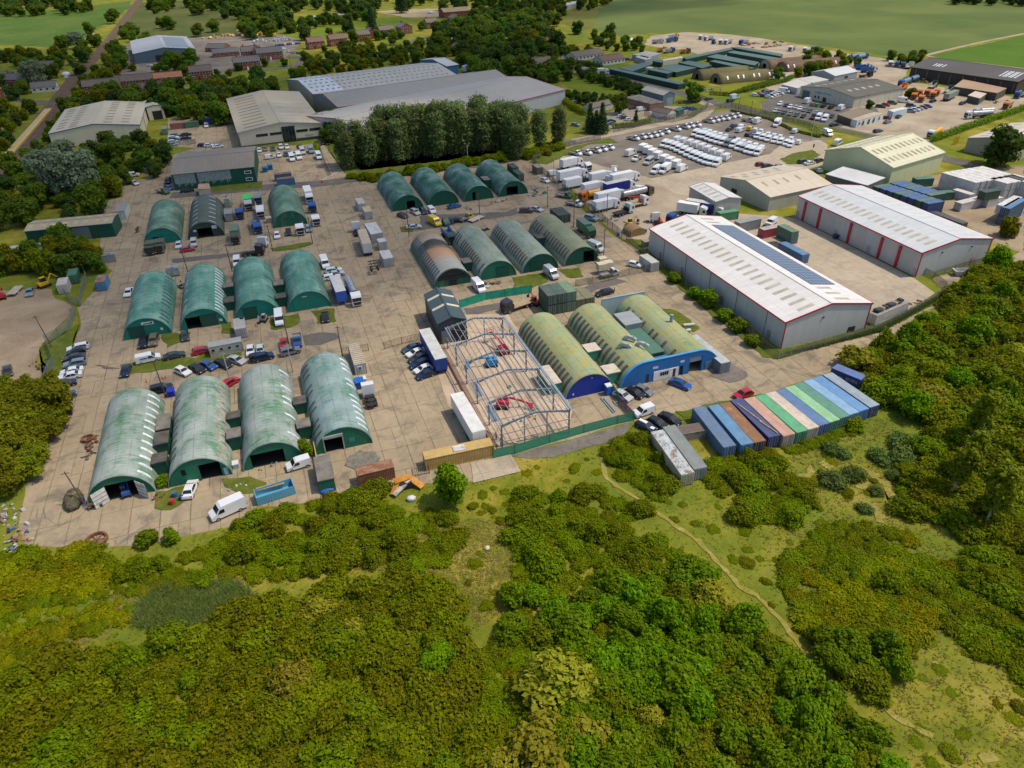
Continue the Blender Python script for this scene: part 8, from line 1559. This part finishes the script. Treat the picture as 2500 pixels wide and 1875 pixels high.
mktree('pop',lambda i:[(random.Random(i*9+q).uniform(-.5,.5),random.Random(i*9+q+5).uniform(-.5,.5),2.2+q*1.7,3.3*(.8 if q<1 else 1),3.3*(.8 if q<1 else 1),1.5)for q in range(10)]+crown(26,4.4+.5*(i%3),3,15.5,7+i,(.2,.36)),5000,.36,LM['pop'],18,.35,1.6,10,6)
mktree('con',lambda i:[(0,0,1.5+k*1.4,3.0*(1-k/9.5),3.0*(1-k/9.5),1.1)for k in range(8)],2600,.3,LM['con'],11,.25,1.2,6,2)
mktree('lone',lambda i:crown(16,2.9,.5,6.4,200+i,(.28,.42)),4200,.24,LM['maple'],5,.2,2,7,1)
mktree('birch',lambda i:crown(12,2.6,2.2,8.5,210+i,(.22,.36)),1900,.26,LM['oliv'],10,.14,1.8,8,3,BARKW)
mktree('edge',lambda i:crown(15,4.2,.6,6.6,230+i,(.26,.4)),5200,.27,LM['oliv'],6,.25,3,7,3)
mktree('shrb',lambda i:crown(12,2.4,.1,4.2,240+i,(.3,.45)),2600,.24,LM['maple'],3,.12,1.2,5,3)
tree('lone',W('N1660,1215'),1.12,0,'lone round bright green tree at the yellow container',None,'round_tree')
for s,sc in(('M1250,1540',.78),('M1455,1520',.66)):tree('shrb',W(s),sc,1,'dark green round %s bush on the lower concrete edge'%('larger' if sc>.7 else 'smaller'),None,'round_bush',.75)
tree('shrb',W('N440,790'),.75,1,'yellowish young willow squeezed between two pale huts',None,'young_willow',.9);tree('shrb',W('M1380,1050'),.55,2,'yellow green shrub squeezed between the corner hut and its neighbour',None,'young_willow',.9)
for s,sc in(('K1400,860',.85),('K1570,990',.9),('K1690,1060',1.15),('K1830,1180',.95),('K1930,1270',1.0),('K2050,1390',.8)):tree('shrb',W(s),sc,random.uniform(0,6),'leafy green shrub along the fence beside the solar shed','leafy shrubs beside the solar shed','leafy_shrub',.8)
for s,sc in(('Q1590,1150',1.0),('Q1880,1400',1.15),('Q1760,720',1.1),('Q2000,1300',.9),('Q1700,980',.9)):tree('birch',W(s),sc,random.uniform(0,6),'thin crowned birch with a pale trunk in the scrub','birches in the scrub','birch_tree')
BC=[0]
def wood(ps,gap,n,kinds,s0,s1,label,group,name='broadleaf_tree',zs=(.85,1.2)):
 for p in scatter(ps,gap,n,None,4.2*(s0+s1)/2):
  k=random.choices([q[0]for q in kinds],[q[1]for q in kinds])[0];BC[0]+=1
  ad=dict(mid='green',dark='dark green',oliv='olive green',edge='olive green',silv='silvery',con='dark conifer')[k]
  tree(k,p,random.uniform(s0,s1),random.uniform(0,6.28),'%s leafy tree %s'%(ad,label),'%s trees %s'%(ad,group),name,random.uniform(*zs))
wood('M-60,180 M200,150 M400,230 M470,330 M370,560 M330,700 M220,850 M90,920 M-60,1000',3.6,24,[('edge',1)],.75,1.05,'in the clump beside the parked cars','beside the parked cars','edge_tree',(.7,.95))
wood('E-60,640 E200,600 E330,640 E420,480 E560,480 E600,560 E740,520 E820,600 E820,700 E640,710 E250,720 E-60,770',3.8,22,[('oliv',3),('mid',2)],.55,.85,'above the curved fence','above the curved fence','hedge_tree')
wood('A60,1420 A400,1260 A700,1260 A960,1190 A1200,1110 A1370,1180 A1380,1330 A1240,1470 A1040,1500 A930,1640 E860,230 E200,330 E-80,430 A-80,1560',4.8,60,[('mid',5),('oliv',3),('dark',3)],.6,1.05,'in the bank below the beige warehouse','below the beige warehouse')
for s,sc in(('A500,1680',1.25),('A720,1660',1.2),('A620,1560',1.2)):tree('silv',W(s),sc,random.uniform(0,6),'big silver leaved willow between the railway and the yard','silver leaved willows','silver_willow')
wood('A560,880 A640,800 A760,800 A1080,810 A1360,750 A1860,700 A2212,640 B200,690 B190,760 A1920,850 A1930,960 A1500,960 A1380,890 A880,862 A560,925',6.0,60,[('mid',4),('dark',3),('oliv',2)],.95,1.4,'in the belt behind the beige warehouses','behind the beige warehouses')
wood('A620,830 A670,700 A780,570 A960,580 A1050,610 A930,640 A740,660 A720,790',5,14,[('oliv',3),('mid',2)],.6,.9,'between the railway and the terrace','by the terrace')
wood('A760,820 A1060,830 A1500,790 A1860,740 A1860,780 A1400,830 A900,880',5,22,[('mid',3),('oliv',2),('dark',1)],.45,.7,'in the gardens before the terrace','before the terrace','garden_tree')
for s in('A1000,690','A1030,740','A1285,690','A1560,640','A1600,700','A1840,640','A720,700','A1130,600','A1330,610','A1940,640','A2020,600','B100,560','B260,560','B600,440','B640,300','B800,430','B960,380','B1100,330','B1180,310','B1240,330','B1420,260','B1560,270'):tree(random.choice(['mid','oliv','dark']),W(s),random.uniform(.5,.85),0,'leafy garden tree standing among the brick houses','garden trees among the brick houses','garden_tree')
wood('A850,500 A1010,330 A1050,440 A1000,560',6,7,[('mid',3),('oliv',1)],.9,1.2,'between the railway and the timber yard','by the timber yard',)
wood('A-80,400 A200,430 A420,470 A560,290 A700,350 A780,450 A690,560 A560,700 A440,640 A300,700 A200,820 A60,830 A-80,820',6.5,48,[('mid',4),('oliv',3),('dark',2),('silv',.25)],.7,1.15,'among the gardens beyond the railway','among the gardens','garden_tree')
wood('A-80,880 A180,900 A300,900 A120,1060 A20,1220 A-80,1280',6,18,[('mid',3),('oliv',2),('dark',2)],.5,.8,'beside the platform','beside the platform','garden_tree')
wood('A100,1440 A260,1280 A420,1060 A520,950 A560,930 A420,1190 A240,1420 A120,1560',3.5,24,[('oliv',2),('mid',2)],.35,.5,'on the railway bank','on the railway bank','hedge_tree')
wood('A-200,-20 A820,-20 A800,50 A560,85 A200,100 A-200,110',9,55,[('dark',3),('mid',3)],1.1,1.6,'along the far side of the meadow','along the far meadow','meadow_tree')
for s in('A960,200','A990,150','A770,290','A830,370','A800,400','A1680,310','A1810,270','A1660,130','A1700,120','A1350,90','A1300,80','A1410,80','A500,70','A1060,330','A1100,300','A1900,160','A1960,130','A2050,90','A1480,600','A1620,590','A1420,610','A1370,240','A1450,250'):tree(random.choice(['mid','dark','mid']),W(s),random.uniform(.9,1.5),0,'single rounded tree dotted around the rough meadow','trees dotted around the rough meadow','meadow_tree')
wood('A1190,60 A1300,30 A1450,50 A1440,90 A1280,95',6,12,[('mid',1)],.6,.9,'in the round bush mass beside the railway','beside the railway','meadow_tree')
wood('A1000,240 A1100,230 A1250,290 A1220,330 A1050,330',5,14,[('mid',2),('silv',.3)],.6,.9,'beside the railway bend','beside the railway bend','meadow_tree')
wood('A1200,30 A1600,-10 A2212,-20 A2212,110 A1980,130 A1900,60 A1450,40',10,26,[('dark',3),('mid',3)],1.0,1.5,'beyond the rough meadow','beyond the rough meadow','meadow_tree')
wood('B-20,60 B160,50 B330,130 B350,210 B140,275 B-20,280 A2000,260 A2050,120',7,34,[('dark',3),('mid',3)],1.1,1.6,'at the corner of the village lawn','at the village lawn','village_tree')
wood('B360,170 B500,150 B860,120 B1040,85 B1000,140 B560,190 B400,225',6.5,26,[('dark',3),('mid',3)],.7,1.1,'in the hedge beyond the village lawn','beyond the village lawn','village_tree')
wood('B-100,-30 B740,-30 B740,60 B300,60 B0,30',11,30,[('dark',3),('mid',3)],1.1,1.5,'at the very top behind the lawn','at the very top','village_tree')
wood('B740,20 B1020,-20 B1020,80 B750,95',9,12,[('dark',1)],1.3,1.8,'in the dark clump at the top','in the dark clump','village_tree')
wood('B1050,-40 B2212,-40 C300,-40 C420,40 C300,120 B2212,90 B1900,50 B1300,50',11,55,[('dark',3),('mid',4)],.9,1.4,'along the top behind the farmyard','behind the farmyard','village_tree')
wood('B1500,330 B1500,230 B1800,190 B1850,110 B2212,110 C0,100 C440,160 C300,200 C440,350 C420,470 C330,490 C120,590 C-20,640 B1930,640 B1760,560 B1750,420 B1560,400',6.2,165,[('dark',4),('mid',5),('oliv',1)],.95,1.5,'in the village wood behind the long sheds','in the village wood','wood_tree')
wood('B290,570 B500,500 B800,390 B1000,420 B1250,420 B1300,340 B1480,370 B1650,460 B1440,500 B1000,560 B300,640',6.0,70,[('mid',5),('oliv',4),('dark',2)],.55,1.0,'in the scrub between the houses and long sheds','in the scrub behind the sheds','scrub_tree')
for s,k,sc in(('B430,340','dark',1.3),('B780,270','dark',1.2),('B830,280','con',1.0),('B1000,260','con',1.6),('B1250,110','con',2.2),('B850,360','mid',1.1),('B1300,420','mid',.8),('B1400,430','mid',1.1),('B1900,30','con',1.2),('B2120,60','con',1.6),('B330,280','mid',.8),('B1050,340','mid',.9),('B1180,380','mid',.9),('B470,590','mid',.8)):tree(k,W(s),sc,0,'single tall tree between the village houses','trees between the village houses','village_tree')
thicket('B780,1470 B1000,1480 B2212,1300 B2300,1290 C380,1190 C450,1230 C200,1310 B2000,1340 B1000,1500',3.2,30,[('hawg',3),('haw',1)],.7,1.15,'at the foot of the poplars','bushes at the foot of the poplars')
wood('B500,930 B690,970 B690,1180 B630,1200',4,10,[('mid',3),('dark',1)],.6,.9,'in the gap beside the office warehouse','beside the office warehouse')
PB=[('B770,1400',1.0),('B900,1390',1.02),('B830,1440',.75),('B960,1400',.85)]+[('B%d,%d'%(1085+i*92,1360-i*9),random.uniform(1.0,1.1))for i in range(13)]+[('B%d,%d'%(1060+i*80,1385-i*9),random.uniform(.85,1.0))for i in range(15)]+[('B%d,%d'%(1110+i*92,1335-i*9),random.uniform(1.0,1.08))for i in range(12)]+[('C40,1310',1.0),('C120,1290',1.08),('C250,1270',.85),('C410,1230',.85),('C470,1210',.55),('C60,1340',.7)]
for s,sc in PB:tree('pop',W(s)+Vector((random.uniform(-1,1),random.uniform(-2,2),0)),sc*random.uniform(.9,1.02),random.uniform(0,6),'tall narrow poplar in the row hiding the long sheds','poplars in front of the long sheds','poplar_tree',random.uniform(.92,1.06))
for s,sc in(('C690,1120',1.0),('C790,1130',1.05),('C740,1130',.8),('C1075,1060',.55)):tree('con',W(s),sc,0,'dark conifer at the %s'%('yellow green hedge' if '1075' in s else 'entrance gate beside the low office'),'conifers at the gate' if '1075' not in s else None,'conifer_tree')
for s,k,sc,lb in(('C940,960','mid',1.0,'broad tree in the low office car park'),('C1560,860','mid',1.15,'broad green tree at the lane corner by the mossy huts'),('D1990,1400','dark',1.7,'big dark tree beside the beige warehouse'),('L2060,470','oliv',.75,'round bush among the blue containers at the picture edge'),('D900,920','dark',.5,'dark shrub by the wall of the mossy roofed workshop'),('D130,680','mid',.8,'tree beside the rust brown hut'),('D300,650','oliv',.7,'yellow green tree beside the rust brown hut'),('D1240,830','mid',.6,'small tree beside the orange lorries'),('C1080,410','dark',.9,'dark tree near the flat grey sheds'),('C860,310','dark',1.1,'dark tree at the edge of the crop field'),('C590,290','dark',1.2,'dark tree near the woodland edge')):tree(k,W(s),sc,1,lb,None)
wood('C720,270 C960,310 C1140,350 C1130,420 C900,410 C720,380',5,22,[('mid',3),('dark',2)],.45,.8,'between the crop field and bungalows','by the crop field','scrub_tree')
wood('C440,380 C720,400 C720,430 C600,430 C440,470',5,10,[('mid',2),('oliv',2)],.5,.8,'behind the bungalow garden','behind the bungalow','scrub_tree')
wood('C570,590 C700,600 C900,665 C1120,735 C1130,790 C1000,770 C900,715 C600,640',3.4,34,[('dark',3),('mid',2)],.42,.6,'in the tall hedge along the lane','in the lane hedge','hedge_tree')
wood('C480,770 C640,800 C860,830 C850,870 C640,850 C490,800',3.4,20,[('dark',3),('mid',2)],.38,.52,'in the hedge below the paddock','below the paddock','hedge_tree')
wood('C120,560 C400,500 C560,590 C560,640 C400,640 C360,700 C-20,680',5,24,[('dark',2),('mid',3)],.6,.95,'around the brick house behind the long sheds','around the brick house','garden_tree')
wood('D350,460 D480,440 D740,500 D860,540 D830,570 D620,540 D530,590 D400,620',4.5,24,[('mid',3),('oliv',1)],.5,.85,'around the rust brown huts','around the rust brown huts','scrub_tree')
wood('D1090,470 D1200,490 D1380,470 D1260,520',4,8,[('mid',3),('oliv',1)],.5,.85,'at the field corner','at the field corner','scrub_tree')
wood('D1590,0 D2300,10 D2300,-40 D1590,-40',9,22,[('dark',3)],.8,1.2,'in the far hedge beyond the crop','beyond the crop','meadow_tree')
wood('C0,-20 C900,-20 C760,40 C420,110 C300,60',9,40,[('mid',3),('oliv',2),('dark',2)],.7,1.1,'beside the top of the crop field','beside the top of the crop','meadow_tree')
def hedge(name,label,pts,w,h,mat,n):
 P=[W(p)for p in pts.split()];lob=[];o=P[0]
 for a,b in zip(P,P[1:]):
  k=max(1,int((b-a).length/(w*.55)))
  for i in range(k+1):q=a.lerp(b,i/k)-o;lob.append((q.x,q.y,h*.5,w*.55,w*.55,h*.55))
 me=leafmesh(name,lob,n,.25,[mat]);return tag(link(name,me,None,o),label,'hedge')
hedge('garden_hedge','thick yellow green hedge beside the long shed end','C380,880 C480,870 C560,930 C640,970',3.4,2.6,LM['hed'],4500)
hedge('garden_hedge','yellow green hedge along the fence at the gate','C900,1085 C1050,1070 C1195,1035',2.4,2.2,LM['hed'],3500)
hedge('garden_hedge','short bright yellow green hedge beside the grey vans','B525,1235 B540,1275',2.2,1.6,LM['hed'],700)
hedge('boundary_hedge','long green hedge between the haulage yard and the beige warehouse','D1440,1195 D1700,1100 D2000,1000 D2230,920',3.2,2.6,LM['maple'],7000)
hedge('boundary_hedge','dark hedge along the lane by the garage car park','D-150,780 D0,740 D200,690 D260,660',3,2.2,LM['mid'],4000)
hedge('boundary_hedge','dark hedge between the lane and the mossy huts','C1290,715 C1480,745 C1500,700',2.4,2.2,LM['dark'],2600);hedge('boundary_hedge','dark hedge between the mossy huts and the car line','C1720,800 C1880,810 C1990,770 C2150,720 C2250,690',2.6,2.0,LM['mid'],4500)
hedge('boundary_hedge','dense dark hedge in front of the white bungalow','C570,545 C680,560 C785,585',3,3,LM['dark'],3500)
hedge('verge_hedge','dark weedy strip behind the far van line','C1890,940 C2212,1010 D250,1100 D480,1160',1.8,.9,LM['mid'],4500)
def tufts(name,n,area,hmin,hmax,mat,w=.05,keep=None,k=3,seed=3):
 g=np.random.default_rng(seed);P=[W(q)for q in area.split()];pts=[]
 x0,x1=min(p.x for p in P),max(p.x for p in P);y0,y1=min(p.y for p in P),max(p.y for p in P)
 while len(pts)<n:
  p=Vector((g.uniform(x0,x1),g.uniform(y0,y1),0))
  if inside(p,P)and not inside(p,YARDP):pts.append((p.x,p.y))
 c=np.repeat(np.array(pts),k,0);m=len(c);c=c+g.normal(size=(m,2))*.16;a=g.uniform(0,6.28,m);h=g.uniform(hmin,hmax,m);ww=w*(.6+g.random(m))
 u=np.stack([np.cos(a),np.sin(a),0*a],1)*ww[:,None];b=np.stack([c[:,0],c[:,1],0*a],1);l=np.stack([np.cos(a+1.2)*h*1.1,np.sin(a+1.2)*h*1.1,h*.7],1)
 V=np.stack([b-u,b+u,b+l*.6+u*.7,b+l],1).reshape(-1,3);me=bpy.data.meshes.new(name)
 me.vertices.add(4*m);me.vertices.foreach_set('co',V.ravel());me.loops.add(4*m);me.loops.foreach_set('vertex_index',np.arange(4*m));me.polygons.add(m);me.polygons.foreach_set('loop_start',np.arange(m)*4);me.polygons.foreach_set('loop_total',np.full(m,4));me.update(calc_edges=True);me.materials.append(mat)
 return tag(link(name,me),kind='stuff')
OPEN='X-100,150 N30,1240 N560,1150 N1000,1090 N1900,1010 O0,1440 O520,1310 O1060,1140 O1600,1010 O2212,900 Q600,400 Q1000,340 Q1700,560 Q2300,800 Z2300,1720 X-100,1720'
tufts('rough_grass',7000,OPEN,.12,.34,leafmat('grass_blades',(.20,.23,.03),(.40,.36,.07),trans=.6),.09)
tufts('straw_grass',3500,'Z0,0 Z2212,200 Z2300,1720 Z1350,1720 Z1250,1200 Z700,700 Q-200,700 Q600,500 Q1100,500 Q1700,1500',.15,.38,leafmat('straw_blades',(.26,.215,.07),(.44,.37,.17),trans=.6),.07,seed=8)
tufts('straw_grass',4500,'Y930,-20 Y1240,-20 Y1260,330 Y1180,600 Y1020,720 Y850,480 Y560,330 Y0,330 X900,420 X300,700 X150,900 X500,900 X800,700',.12,.34,leafmat('straw_blades',(.25,.20,.07),(.40,.32,.15),trans=.6),.07,seed=9)
tufts('reeds',2400,'X860,660 X1000,450 X1250,390 X1600,400 X1750,520 X1550,700 X1000,740',.5,1.1,leafmat('reed_blades',(.14,.21,.05),(.30,.37,.13),trans=.6),.05,seed=4)
tufts('weeds',5200,'L140,1480 L620,1360 L1000,1240 L1240,1110 L1530,960 L1550,1010 L1000,1300 L600,1390',.2,.6,leafmat('weed_blades',(.05,.09,.015),(.10,.15,.03)),.06,seed=5)
